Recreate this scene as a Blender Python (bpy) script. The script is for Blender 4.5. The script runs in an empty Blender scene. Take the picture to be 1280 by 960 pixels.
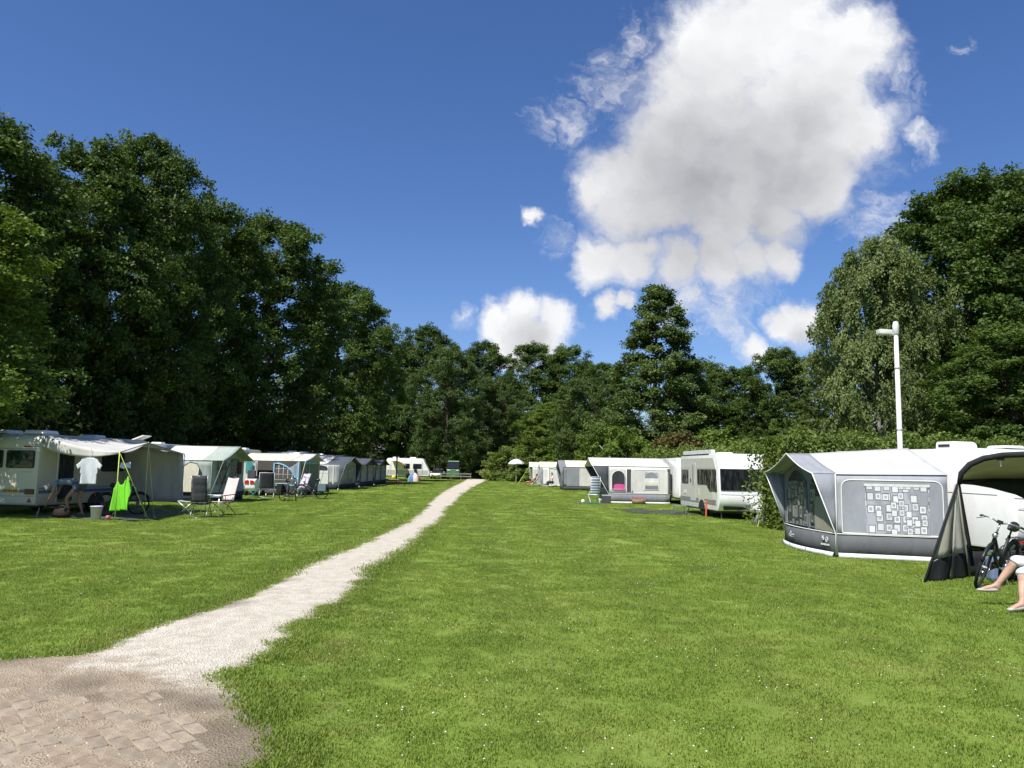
import bpy, bmesh, math, random
import numpy as np
from mathutils import Vector, Matrix

SC = bpy.context.scene
COL = SC.collection
R = math.radians
rnd = random.Random(7)

# ------------------------------------------------------------------ camera
cam_d = bpy.data.cameras.new("camera")
cam = bpy.data.objects.new("camera", cam_d)
COL.objects.link(cam)
cam_d.sensor_fit = 'HORIZONTAL'
cam_d.sensor_width = 36.0
cam_d.lens = 27.0
cam_d.clip_start = 0.05
cam_d.clip_end = 3000.0
pitch, roll = math.atan(105 / 960.0), R(1.0)
fw = Vector((0, math.cos(pitch), math.sin(pitch)))
up0 = Vector((0, -math.sin(pitch), math.cos(pitch)))
rt0 = Vector((1, 0, 0))
rt = rt0 * math.cos(roll) + up0 * math.sin(roll)
up = -rt0 * math.sin(roll) + up0 * math.cos(roll)
M = Matrix((rt, up, -fw)).transposed().to_4x4()
M.translation = Vector((0, 0, 1.7))
cam.matrix_world = M
SC.camera = cam

# ------------------------------------------------------------------ light
SUN_EL = R(57)
sun_from = Vector((-0.62, -0.78, 0)).normalized()      # the sun stands behind the camera, to the left
sdir = Vector((sun_from.x * math.cos(SUN_EL), sun_from.y * math.cos(SUN_EL), math.sin(SUN_EL)))
sun_d = bpy.data.lights.new("sun", 'SUN')
sun_d.energy = 4.6
sun_d.angle = R(0.53)
sun_d.color = (1.0, 0.955, 0.88)
sun = bpy.data.objects.new("sun", sun_d)
COL.objects.link(sun)
sun.rotation_euler = sdir.to_track_quat('Z', 'Y').to_euler()

SC.view_settings.view_transform = 'Standard'
SC.view_settings.look = 'None'
SC.view_settings.exposure = 0.64
SC.view_settings.gamma = 1.0
SC.view_settings.use_curve_mapping = False
SC.cycles.max_bounces = 6
SC.cycles.diffuse_bounces = 3
SC.cycles.glossy_bounces = 3
SC.cycles.transmission_bounces = 4
SC.cycles.transparent_max_bounces = 6
SC.cycles.caustics_reflective = False
SC.cycles.caustics_refractive = False
SC.cycles.use_denoising = True

# ------------------------------------------------------------------ world: sky with cumulus
world = bpy.data.worlds.new("World")
SC.world = world
world.use_nodes = True
world.cycles.sampling_method = 'MANUAL'
world.cycles.sample_map_resolution = 512
WT = world.node_tree
WT.nodes.clear()

class NB:
    """small helper to write node maths"""
    def __init__(s, t): s.t = t
    def n(s, typ, **kw):
        nd = s.t.nodes.new(typ)
        for k, v in kw.items(): setattr(nd, k, v)
        return nd
    def put(s, sock, v):
        if hasattr(v, 'is_output'): s.t.links.new(v, sock)
        else: sock.default_value = v
    def m(s, op, a, b=0.0, c=0.0, clamp=False):
        nd = s.n('ShaderNodeMath', operation=op, use_clamp=clamp)
        for i, v in enumerate((a, b, c)): s.put(nd.inputs[i], v)
        return nd.outputs[0]
    def v(s, op, a, b=None, c=None, scale=None):
        nd = s.n('ShaderNodeVectorMath', operation=op)
        s.put(nd.inputs[0], a)
        if b is not None: s.put(nd.inputs[1], b)
        if c is not None: s.put(nd.inputs[2], c)
        if scale is not None: s.put(nd.inputs['Scale'], scale)
        return nd.outputs['Value'] if op in ('DISTANCE', 'LENGTH', 'DOT_PRODUCT') else nd.outputs[0]
    def noise(s, vec, scale, detail=4, rough=0.5, dist=0.0, dims='3D'):
        nd = s.n('ShaderNodeTexNoise', noise_dimensions=dims)
        s.put(nd.inputs['Vector'], vec)
        nd.inputs['Scale'].default_value = scale
        nd.inputs['Detail'].default_value = detail
        nd.inputs['Roughness'].default_value = rough
        nd.inputs['Distortion'].default_value = dist
        return nd
    def smooth(s, x, a, b, lo=0.0, hi=1.0):
        nd = s.n('ShaderNodeMapRange', interpolation_type='SMOOTHSTEP')
        s.put(nd.inputs['Value'], x)
        nd.inputs['From Min'].default_value = a; nd.inputs['From Max'].default_value = b
        nd.inputs['To Min'].default_value = lo; nd.inputs['To Max'].default_value = hi
        return nd.outputs[0]
    def mixc(s, f, a, b, blend='MIX'):
        nd = s.n('ShaderNodeMix', data_type='RGBA', blend_type=blend)
        s.put(nd.inputs[0], f); s.put(nd.inputs[6], a); s.put(nd.inputs[7], b)
        return nd.outputs[2]
    def ramp(s, f, stops, interp='LINEAR'):
        nd = s.n('ShaderNodeValToRGB')
        nd.color_ramp.interpolation = interp
        e = nd.color_ramp.elements
        while len(e) < len(stops): e.new(0.5)
        for el, (p, c) in zip(e, stops):
            el.position = p; el.color = (c[0], c[1], c[2], 1.0)
        s.put(nd.inputs[0], f)
        return nd.outputs[0]

W = NB(WT)
sky = W.n('ShaderNodeTexSky', sky_type='NISHITA')
sky.sun_disc = False
sky.sun_elevation = SUN_EL
sky.sun_rotation = math.atan2(sdir.x, sdir.y)
sky.altitude = 0.0
sky.air_density = 1.0
sky.dust_density = 0.4
sky.ozone_density = 4.0
hs = W.n('ShaderNodeHueSaturation')
hs.inputs['Saturation'].default_value = 1.13
hs.inputs['Value'].default_value = 1.0
WT.links.new(sky.outputs[0], hs.inputs['Color'])
SKYC = W.mixc(1.0, hs.outputs[0], (1.0, 1.02, 1.24, 1.0), 'MULTIPLY')
geo = W.n('ShaderNodeTexCoord')
sep = W.n('ShaderNodeSeparateXYZ')
WT.links.new(geo.outputs['Generated'], sep.inputs[0])
yy = W.m('MAXIMUM', sep.outputs[1], 0.05)
cu = W.m('DIVIDE', sep.outputs[0], yy)
cv = W.m('DIVIDE', sep.outputs[2], yy)
comb = W.n('ShaderNodeCombineXYZ')
WT.links.new(cu, comb.inputs[0]); WT.links.new(cv, comb.inputs[1])
P0 = comb.outputs[0]
warp = W.noise(P0, 5.0, 5, 0.6)
wv = W.v('SUBTRACT', warp.outputs['Color'], (0.5, 0.5, 0.5))
P1 = W.v('MULTIPLY_ADD', wv, (0.09, 0.09, 0.0), P0)
warp2 = W.noise(P0, 22.0, 5, 0.62)
wv2 = W.v('SUBTRACT', warp2.outputs['Color'], (0.5, 0.5, 0.5))
P1 = W.v('MULTIPLY_ADD', wv2, (0.045, 0.045, 0.0), P1)
# tangent-plane centres (x/y, z/y), radius, weight of every puff
PUFFS = [(0.3447, 0.6041, 0.1438, 1), (0.4435, 0.5826, 0.0951, 1), (0.2673, 0.591, 0.0877, 1), (0.2608, 0.4985, 0.117, 1), (0.3753, 0.4891, 0.1523, 1), (0.4563, 0.4622, 0.0707, 1), (0.2221, 0.4183, 0.1194, 1), (0.314, 0.4088, 0.1219, 1), (0.1409, 0.381, 0.0731, 1), (0.0978, 0.3735, 0.0414, 0.95), (0.411, 0.3937, 0.0707, 0.95), (0.1733, 0.356, 0.0756, 1), (0.2756, 0.3634, 0.0902, 1), (0.3509, 0.3592, 0.0731, 0.95), (0.1091, 0.281, 0.0439, 1), (0.1571, 0.2774, 0.0463, 1), (0.2105, 0.2762, 0.0487, 1), (0.2638, 0.2772, 0.0487, 1), (0.3173, 0.2847, 0.0463, 1), (0.3602, 0.2898, 0.0366, 0.95), (0.0262, 0.3345, 0.0171, 0.9), (-0.0256, 0.1855, 0.0292, 1), (0.0091, 0.1968, 0.039, 1), (0.0567, 0.1955, 0.0366, 0.95), (-0.0115, 0.1643, 0.039, 0.95), (0.0412, 0.1653, 0.0414, 0.95), (0.1307, 0.2097, 0.0244, 0.8), (0.1519, 0.2209, 0.0219, 0.75), (0.0149, 0.1648, 0.0414, 1), (0.3794, 0.1991, 0.0414, 1), (0.3496, 0.1932, 0.0317, 0.95), (0.4113, 0.2039, 0.0341, 0.95), (0.3131, 0.1573, 0.0317, 0.9)]
WISPS = [(0.0755, 0.4609, 0.067, 1), (0.1296, 0.5363, 0.0792, 1), (0.0976, 0.4105, 0.0487, 0.9), (0.157, 0.6007, 0.0609, 0.9), (0.5481, 0.4468, 0.0609, 0.9), (0.6123, 0.5881, 0.0341, 0.85), (0.4851, 0.3505, 0.0914, 1), (0.2737, 0.2101, 0.0914, 1.1), (0.2209, 0.2307, 0.0853, 1.1), (0.3164, 0.227, 0.0609, 0.95), (-0.0702, 0.1933, 0.0244, 0.85), (0.5248, 0.5493, 0.0609, 0.9), (0.0608, 0.3042, 0.0487, 0.7)]
GREY = [(0.2542, 0.3797, 0.2072, 0.85), (0.3407, 0.3924, 0.1706, 0.8), (0.1896, 0.4177, 0.1097, 0.55), (0.3859, 0.4779, 0.1341, 0.5), (0.2323, 0.3404, 0.1097, 0.8), (0.329, 0.3421, 0.0975, 0.8), (0.221, 0.2579, 0.0731, 0.35), (0.3063, 0.2648, 0.0609, 0.35), (0.0254, 0.1628, 0.0609, 0.5), (0.3789, 0.1798, 0.0487, 0.35)]
def field(pts, P, k):
    D = None
    for (a, b, r, w) in pts:
        d = W.v('DISTANCE', P, (a, b, 0.0))
        q = W.m('MULTIPLY_ADD', d, -1.0 / r, w)
        D = q if D is None else W.m('SMOOTH_MAX', D, q, k)
    return D
D = field(PUFFS, P1, 0.14)
fb = W.noise(P1, 13.0, 8, 0.6)
fbc = W.m('SUBTRACT', fb.outputs['Fac'], 0.5)
alpha = W.smooth(W.m('MULTIPLY_ADD', fbc, 1.2, D), -0.10, 0.58)
# thin torn shreds round the big cloud
P2 = W.v('MULTIPLY_ADD', wv, (0.16, 0.16, 0.0), P1)
DW = field(WISPS, P1, 0.2)
fw2 = W.noise(P2, 17.0, 7, 0.66)
aw = W.smooth(W.m('MULTIPLY_ADD', W.m('SUBTRACT', fw2.outputs['Fac'], 0.5), 3.0, DW), 0.25, 1.5)
alpha = W.m('MAXIMUM', alpha, W.m('MULTIPLY', aw, 0.8))
front = W.smooth(sep.outputs[1], 0.1, 0.25)
alpha = W.m('MULTIPLY', alpha, front)
# relief: the density a little way towards the sun against the density here
SH = W.v('ADD', P1, (-0.012, 0.03, 0.0))
fa1 = W.noise(P1, 9.0, 4, 0.5); fa2 = W.noise(SH, 9.0, 4, 0.5)
rel = W.m('SUBTRACT', fa1.outputs['Fac'], fa2.outputs['Fac'])
G = W.m('MULTIPLY_ADD', W.m('SUBTRACT', fa1.outputs['Fac'], 0.5), 0.22, field(GREY, P1, 0.3))
grey = W.smooth(G, -0.55, 0.95)
lum = W.m('MULTIPLY_ADD', rel, 0.5, W.m('MULTIPLY_ADD', grey, -0.50, 1.0))
lum = W.m('MINIMUM', W.m('MAXIMUM', lum, 0.30), 1.0)
ccol = W.n('ShaderNodeCombineColor')
WT.links.new(lum, ccol.inputs[0])
WT.links.new(W.m('MULTIPLY', lum, 1.002), ccol.inputs[1])
WT.links.new(W.m('MULTIPLY_ADD', lum, 0.97, 0.045), ccol.inputs[2])
SKY_STRENGTH = 0.069
cl = W.v('SCALE', ccol.outputs[0], scale=0.635 / SKY_STRENGTH)
skyc = W.mixc(W.m('MULTIPLY', alpha, 0.985), SKYC, cl)
bg = W.n('ShaderNodeBackground')
bg.inputs['Strength'].default_value = SKY_STRENGTH
WT.links.new(skyc, bg.inputs['Color'])
out = W.n('ShaderNodeOutputWorld')
WT.links.new(bg.outputs[0], out.inputs['Surface'])
# ------------------------------------------------------------------ materials
MATS = {}
def new_mat(name):
    m = bpy.data.materials.new(name); m.use_nodes = True
    t = m.node_tree; t.nodes.clear()
    o = t.nodes.new('ShaderNodeOutputMaterial')
    return m, NB(t), o

def surf(name, col, rough=0.6, metal=0.0, spec=0.5, var=0.12, vscale=6.0, bump=0.0, bscale=20.0,
         transl=0.0, coat=0.0, dirt=0.0, stretch=(1, 1, 1), grime=(0.16, 0.15, 0.10)):
    """one procedural material: base colour with mottling, optional wrinkles (bump), translucency, dirt in patches"""
    if name in MATS: return MATS[name]
    m, B, o = new_mat(name)
    tc = B.n('ShaderNodeTexCoord')
    vec = B.v('MULTIPLY', tc.outputs['Object'], stretch)
    n1 = B.noise(vec, vscale, 5, 0.6)
    f = B.smooth(n1.outputs['Fac'], 0.3, 0.7, 1.0 - var, 1.0 + var * 0.5)
    c = B.v('SCALE', (col[0], col[1], col[2]), scale=f)
    if dirt > 0:
        n2 = B.noise(vec, vscale * 0.45, 6, 0.7, 0.6)
        c = B.mixc(B.smooth(n2.outputs['Fac'], 0.52, 0.78, 0.0, dirt), c, (*grime, 1))
    p = B.n('ShaderNodeBsdfPrincipled')
    B.put(p.inputs['Base Color'], c)
    p.inputs['Metallic'].default_value = metal
    p.inputs['Specular IOR Level'].default_value = spec
    p.inputs['Coat Weight'].default_value = coat
    p.inputs['Coat Roughness'].default_value = 0.12
    B.put(p.inputs['Roughness'], B.m('MULTIPLY_ADD', n1.outputs['Fac'], 0.16, max(0.02, rough - 0.08)))
    if bump > 0:
        n3 = B.noise(vec, bscale, 3, 0.55, 0.4)
        bm = B.n('ShaderNodeBump')
        bm.inputs['Strength'].default_value = bump
        bm.inputs['Distance'].default_value = 0.05
        B.put(bm.inputs['Height'], n3.outputs['Fac'])
        B.put(p.inputs['Normal'], bm.outputs[0])
    s = p.outputs[0]
    if transl > 0:
        tr = B.n('ShaderNodeBsdfTranslucent'); B.put(tr.inputs['Color'], c)
        mx = B.n('ShaderNodeMixShader'); mx.inputs[0].default_value = transl
        B.t.links.new(s, mx.inputs[1]); B.t.links.new(tr.outputs[0], mx.inputs[2]); s = mx.outputs[0]
    B.t.links.new(s, o.inputs['Surface'])
    MATS[name] = m
    return m

def cloth(name, col, transl=0.12, bump=0.75, bscale=3.2, rough=0.8, var=0.10, dirt=0.12, stretch=(1, 1, 0.35)):
    return surf(name, col, rough, 0, 0.25, var, 3.0, bump, bscale, transl, 0, dirt, stretch)
def paint(name, col, rough=0.35, dirt=0.10, var=0.05):
    return surf(name, col, rough, 0, 0.5, var, 2.5, 0.03, 9.0, 0, 0.25, dirt, (1, 1, 0.5))
def plastic(name, col, rough=0.45): return surf(name, col, rough, 0, 0.45, 0.08, 8.0)
def metal(name, col, rough=0.35): return surf(name, col, rough, 0.9, 0.5, 0.08, 12.0)

def glass_mat(name, tint=(0.012, 0.014, 0.016), curtain=None):
    """dark acrylic caravan window: glossy, with the folds of the blind or curtain showing faintly behind it"""
    if name in MATS: return MATS[name]
    m, B, o = new_mat(name)
    tc = B.n('ShaderNodeTexCoord')
    n = B.noise(B.v('MULTIPLY', tc.outputs['Object'], (7, 7, 1.4)), 1.6, 4, 0.6)
    c2 = curtain or tuple(x * 3 for x in tint)
    c = B.mixc(B.smooth(n.outputs['Fac'], 0.45, 0.68), (*tint, 1), (*c2, 1))
    p = B.n('ShaderNodeBsdfPrincipled')
    B.put(p.inputs['Base Color'], c)
    p.inputs['Roughness'].default_value = 0.07
    p.inputs['Specular IOR Level'].default_value = 0.6
    B.t.links.new(p.outputs[0], o.inputs['Surface'])
    MATS[name] = m
    return m

def squares_curtain(name, ground, ring, pale, scale=4.2, st=(1, 1, 1)):
    """printed curtain: pale squares with darker frames on grey"""
    if name in MATS: return MATS[name]
    m, B, o = new_mat(name)
    tc = B.n('ShaderNodeTexCoord')
    s0 = B.n('ShaderNodeSeparateXYZ'); B.put(s0.inputs[0], tc.outputs['Object'])
    cb = B.n('ShaderNodeCombineXYZ')
    B.put(cb.inputs[0], B.m('MULTIPLY', B.m('ADD', s0.outputs[1], B.m('MULTIPLY', s0.outputs[0], 1.0)), st[0])); B.put(cb.inputs[1], B.m('MULTIPLY', s0.outputs[2], st[1]))
    base = None
    c = (*ground, 1)
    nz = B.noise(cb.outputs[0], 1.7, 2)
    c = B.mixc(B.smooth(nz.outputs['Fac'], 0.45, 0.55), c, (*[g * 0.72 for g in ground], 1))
    for k, (sc, off) in enumerate(((scale, (0, 0, 0)), (scale * 1.15, (3.37, 1.71, 0)))):
        vo = B.n('ShaderNodeTexVoronoi', voronoi_dimensions='2D', distance='CHEBYCHEV')
        vo.inputs['Scale'].default_value = sc
        vo.inputs['Randomness'].default_value = 0.34
        B.put(vo.inputs['Vector'], B.v('ADD', cb.outputs[0], off))
        rc = B.n('ShaderNodeSeparateColor'); B.put(rc.inputs[0], vo.outputs['Color'])
        d = vo.outputs['Distance']
        on = B.m('GREATER_THAN', rc.outputs[0], 0.06 if k == 0 else 0.62)
        inner = B.m('LESS_THAN', d, 0.17); mid = B.m('LESS_THAN', d, 0.33); outer = B.m('LESS_THAN', d, 0.415)
        tone = B.mixc(rc.outputs[1], (*pale, 1), (*[p * 0.8 for p in pale], 1))
        c = B.mixc(B.m('MULTIPLY', outer, on), c, (*ring, 1))
        c = B.mixc(B.m('MULTIPLY', mid, on), c, tone)
        c = B.mixc(B.m('MULTIPLY', B.m('MULTIPLY', inner, on), B.m('GREATER_THAN', rc.outputs[2], 0.4)), c, (*[g * 0.9 for g in ground], 1))
    fold = B.noise(B.v('MULTIPLY', cb.outputs[0], (1.0, 0.08, 1)), 7.0, 2)
    p = B.n('ShaderNodeBsdfPrincipled'); B.put(p.inputs['Base Color'], c); p.inputs['Roughness'].default_value = 0.5
    bm = B.n('ShaderNodeBump'); bm.inputs['Strength'].default_value = 0.5; bm.inputs['Distance'].default_value = 0.03
    B.put(bm.inputs['Height'], fold.outputs['Fac']); B.put(p.inputs['Normal'], bm.outputs[0])
    B.t.links.new(p.outputs[0], o.inputs['Surface'])
    MATS[name] = m
    return m

def stripes(name, a, b, n=9.0, axis=2):
    if name in MATS: return MATS[name]
    m, B, o = new_mat(name)
    tc = B.n('ShaderNodeTexCoord')
    s0 = B.n('ShaderNodeSeparateXYZ'); B.put(s0.inputs[0], tc.outputs['Object'])
    f = B.m('GREATER_THAN', B.m('FRACT', B.m('MULTIPLY', s0.outputs[axis], n)), 0.6)
    p = B.n('ShaderNodeBsdfPrincipled'); B.put(p.inputs['Base Color'], B.mixc(f, (*a, 1), (*b, 1))); p.inputs['Roughness'].default_value = 0.8
    B.t.links.new(p.outputs[0], o.inputs['Surface'])
    MATS[name] = m
    return m

# ------------------------------------------------------------------ mesh building
class MB:
    def __init__(s): s.V = []; s.F = []
    def add(s, V, F):
        k = len(s.V); s.V += [tuple(v) for v in V]; s.F += [tuple(i + k for i in f) for f in F]; return s
    def box(s, c, d, M=None, taper=1.0):
        x, y, z = d[0] / 2, d[1] / 2, d[2] / 2; t = taper
        V = [(-x, -y, -z), (x, -y, -z), (x, y, -z), (-x, y, -z), (-x * t, -y * t, z), (x * t, -y * t, z), (x * t, y * t, z), (-x * t, y * t, z)]
        V = [Vector(v) for v in V]
        if M is not None: V = [M @ v for v in V]
        return s.add([v + Vector(c) for v in V], [(0, 3, 2, 1), (4, 5, 6, 7), (0, 1, 5, 4), (1, 2, 6, 5), (2, 3, 7, 6), (3, 0, 4, 7)])
    def tube(s, pts, r, n=6, cap=True):
        pts = [Vector(p) for p in pts]; rr = r if isinstance(r, (list, tuple)) else [r] * len(pts)
        V = []; F = []; ref = None
        for i, p in enumerate(pts):
            a = pts[max(i - 1, 0)]; b = pts[min(i + 1, len(pts) - 1)]; t = (b - a)
            t = t.normalized() if t.length > 1e-9 else Vector((0, 0, 1))
            if ref is None: ref = t.orthogonal().normalized()
            e = (ref - t * ref.dot(t)); e = e.normalized() if e.length > 1e-6 else t.orthogonal().normalized(); ref = e
            g = t.cross(e)
            for k in range(n):
                w = 2 * math.pi * k / n
                V.append(p + (e * math.cos(w) + g * math.sin(w)) * rr[i])
        for i in range(len(pts) - 1):
            for k in range(n): F.append((i * n + k, i * n + (k + 1) % n, (i + 1) * n + (k + 1) % n, (i + 1) * n + k))
        if cap: F += [tuple(range(n))[::-1], tuple((len(pts) - 1) * n + k for k in range(n))]
        return s.add(V, F)
    def lathe(s, prof, c=(0, 0, 0), n=16, M=None):
        V = []; F = []
        for (r, z) in prof:
            for k in range(n):
                w = 2 * math.pi * k / n
                v = Vector((r * math.cos(w), r * math.sin(w), z)); v = (M @ v) if M is not None else v
                V.append(v + Vector(c))
        for i in range(len(prof) - 1):
            for k in range(n): F.append((i * n + k, i * n + (k + 1) % n, (i + 1) * n + (k + 1) % n, (i + 1) * n + k))
        if prof[0][0] > 1e-4: F.append(tuple(range(n))[::-1])
        if prof[-1][0] > 1e-4: F.append(tuple((len(prof) - 1) * n + k for k in range(n)))
        return s.add(V, F)
    def poly(s, pts): return s.add(pts, [tuple(range(len(pts)))])
    def slab(s, pts, d):
        """polygon given thickness: moved by the vector d"""
        n = len(pts); d = Vector(d); P = [Vector(p) for p in pts]
        V = P + [p + d for p in P]
        return s.add(V, [tuple(range(n))[::-1], tuple(range(n, 2 * n))] + [(i, (i + 1) % n, n + (i + 1) % n, n + i) for i in range(n)])
    def sheet(s, a, b, c, d, nu=8, nv=8, fn=None):
        """grid from four corners a(0,0) b(1,0) c(1,1) d(0,1); fn(u,v,p) moves points"""
        a, b, c, d = map(Vector, (a, b, c, d)); V = []; F = []
        for j in range(nv + 1):
            for i in range(nu + 1):
                u, v = i / nu, j / nv
                p = (a * (1 - u) + b * u) * (1 - v) + (d * (1 - u) + c * u) * v
                if fn: p = Vector(fn(u, v, p))
                V.append(p)
        for j in range(nv):
            for i in range(nu):
                k = j * (nu + 1) + i; F.append((k, k + 1, k + nu + 2, k + nu + 1))
        return s.add(V, F)
    def xf(s, M): s.V = [tuple(M @ Vector(v)) for v in s.V]; return s
    def build(s, name, mat, parent=None, smooth=False, bevel=0.0, solid=0.0):
        me = bpy.data.meshes.new(name)
        me.from_pydata(s.V, [], s.F); me.validate(); me.update()
        if bevel > 0:
            bm = bmesh.new(); bm.from_mesh(me)
            es = [e for e in bm.edges if len(e.link_faces) == 2 and e.calc_face_angle(0) > 0.6]
            bmesh.ops.bevel(bm, geom=es, offset=bevel, segments=2, affect='EDGES', profile=0.6)
            bm.to_mesh(me); bm.free()
        if smooth:
            for p in me.polygons: p.use_smooth = True
        me.materials.append(mat)
        o = bpy.data.objects.new(name, me); COL.objects.link(o)
        if smooth == 'auto':
            try: me.set_sharp_from_angle(angle=R(35))
            except Exception: pass
        if solid:
            q = o.modifiers.new('Solidify', 'SOLIDIFY'); q.thickness = solid; q.offset = 0
        if parent is not None: o.parent = parent
        return o

def tag(o, label=None, cat=None, group=None, kind=None):
    if label: o['label'] = label
    if cat: o['category'] = cat
    if group: o['group'] = group
    if kind: o['kind'] = kind
    return o
def thing(name, label, cat, loc=(0, 0, 0), rotz=0.0, group=None):
    o = bpy.data.objects.new(name, None); COL.objects.link(o)
    o.empty_display_size = 0.2
    o.location = loc; o.rotation_euler = (0, 0, rotz)
    return tag(o, label, cat, group)
def link_mesh(name, me, parent=None, loc=(0, 0, 0), rot=(0, 0, 0), sc=(1, 1, 1)):
    o = bpy.data.objects.new(name, me); COL.objects.link(o)
    o.location = loc; o.rotation_euler = rot; o.scale = sc
    if parent is not None: o.parent = parent
    return o
def arc(c, r, a0, a1, n, f):
    return [f(c[0] + r[0] * math.cos(a0 + (a1 - a0) * i / n), c[1] + r[1] * math.sin(a0 + (a1 - a0) * i / n)) for i in range(n + 1)]
def fillet(pts, rads, n=5):
    """closed 2-D polygon with rounded corners"""
    out = []
    N = len(pts)
    for i in range(N):
        p = Vector(pts[i]); a = Vector(pts[i - 1]); b = Vector(pts[(i + 1) % N]); r = rads[i] if isinstance(rads, (list, tuple)) else rads
        if r <= 0: out.append(tuple(p)); continue
        u = (a - p); v = (b - p); r = min(r, u.length * 0.49, v.length * 0.49); u.normalize(); v.normalize()
        for k in range(n + 1):
            t = k / n
            q0 = p + u * r; q1 = p + v * r
            out.append(tuple(q0 * (1 - t) ** 2 + p * (2 * t * (1 - t)) + q1 * t * t))
    return out
# ------------------------------------------------------------------ ground
def mow(B, P, c):
    """faint passes of the mower along the field, and worn yellowish spots"""
    sp_ = B.n('ShaderNodeSeparateXYZ'); B.put(sp_.inputs[0], P)
    n_ = B.noise(P, 0.12, 3, 0.5)
    u = B.m('MULTIPLY_ADD', B.m('ADD', B.m('MULTIPLY', sp_.outputs[0], 1.0), B.m('MULTIPLY', sp_.outputs[1], 0.06)), 3.4, B.m('MULTIPLY', n_.outputs['Fac'], 5.0))
    k = B.m('MULTIPLY_ADD', B.m('SINE', u), 0.055, 1.0)
    c = B.v('SCALE', c, scale=k)
    w = B.noise(P, 0.42, 6, 0.72, 1.2)
    return B.mixc(B.smooth(w.outputs['Fac'], 0.56, 0.76, 0.0, 0.42), c, (0.31, 0.27, 0.10, 1))
def lawn_material():
    m, B, o = new_mat('lawn')
    g = B.n('ShaderNodeNewGeometry')
    P = g.outputs['Position']
    big = B.noise(P, 0.16, 4, 0.6); med = B.noise(P, 1.1, 5, 0.65); fine = B.noise(P, 22.0, 4, 0.7)
    blade = B.noise(B.v('MULTIPLY', P, (90, 34, 1)), 1.0, 3, 0.7)
    c = B.ramp(B.m('MULTIPLY_ADD', med.outputs['Fac'], 0.6, B.m('MULTIPLY', big.outputs['Fac'], 0.4)),
               [(0.30, (0.128, 0.200, 0.029)), (0.50, (0.180, 0.254, 0.042)), (0.70, (0.232, 0.290, 0.062))])
    f = B.m('MULTIPLY_ADD', fine.outputs['Fac'], 0.5, B.m('MULTIPLY', blade.outputs['Fac'], 0.5))
    c = B.mixc(1.0, c, B.ramp(f, [(0.25, (0.5, 0.55, 0.45)), (0.55, (1, 1, 1)), (0.8, (1.5, 1.35, 1.3))]), 'MULTIPLY')
    dry = B.noise(P, 0.55, 5, 0.7, 1.0)
    c = B.mixc(B.smooth(dry.outputs['Fac'], 0.60, 0.80, 0.0, 0.5), c, (0.20, 0.19, 0.06, 1))
    c = mow(B, P, c)
    p = B.n('ShaderNodeBsdfPrincipled'); B.put(p.inputs['Base Color'], c)
    p.inputs['Roughness'].default_value = 0.8; p.inputs['Specular IOR Level'].default_value = 0.15
    bm = B.n('ShaderNodeBump'); bm.inputs['Strength'].default_value = 0.7; bm.inputs['Distance'].default_value = 0.05
    B.put(bm.inputs['Height'], f); B.put(p.inputs['Normal'], bm.outputs[0])
    B.t.links.new(p.outputs[0], o.inputs['Surface'])
    return m
def gravel_material(name, lo, hi, stain):
    m, B, o = new_mat(name)
    P = B.n('ShaderNodeNewGeometry').outputs['Position']
    big = B.noise(P, 0.7, 5, 0.65, 0.5); med = B.noise(P, 6.0, 5, 0.7)
    vo = B.n('ShaderNodeTexVoronoi'); vo.inputs['Scale'].default_value = 55.0; B.put(vo.inputs['Vector'], P)
    rc = B.n('ShaderNodeSeparateColor'); B.put(rc.inputs[0], vo.outputs['Color'])
    c = B.mixc(B.smooth(med.outputs['Fac'], 0.3, 0.7), (*lo, 1), (*hi, 1))
    c = B.mixc(B.m('MULTIPLY', rc.outputs[0], 0.35), c, (*[x * 0.55 for x in hi], 1))
    c = B.mixc(B.smooth(big.outputs['Fac'], 0.52, 0.75, 0, 0.75), c, (*stain, 1))
    p = B.n('ShaderNodeBsdfPrincipled'); B.put(p.inputs['Base Color'], c); p.inputs['Roughness'].default_value = 0.9
    bm = B.n('ShaderNodeBump'); bm.inputs['Strength'].default_value = 0.8; bm.inputs['Distance'].default_value = 0.012
    B.put(bm.inputs['Height'], vo.outputs['Distance']); B.put(p.inputs['Normal'], bm.outputs[0])
    B.t.links.new(p.outputs[0], o.inputs['Surface'])
    return m

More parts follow.
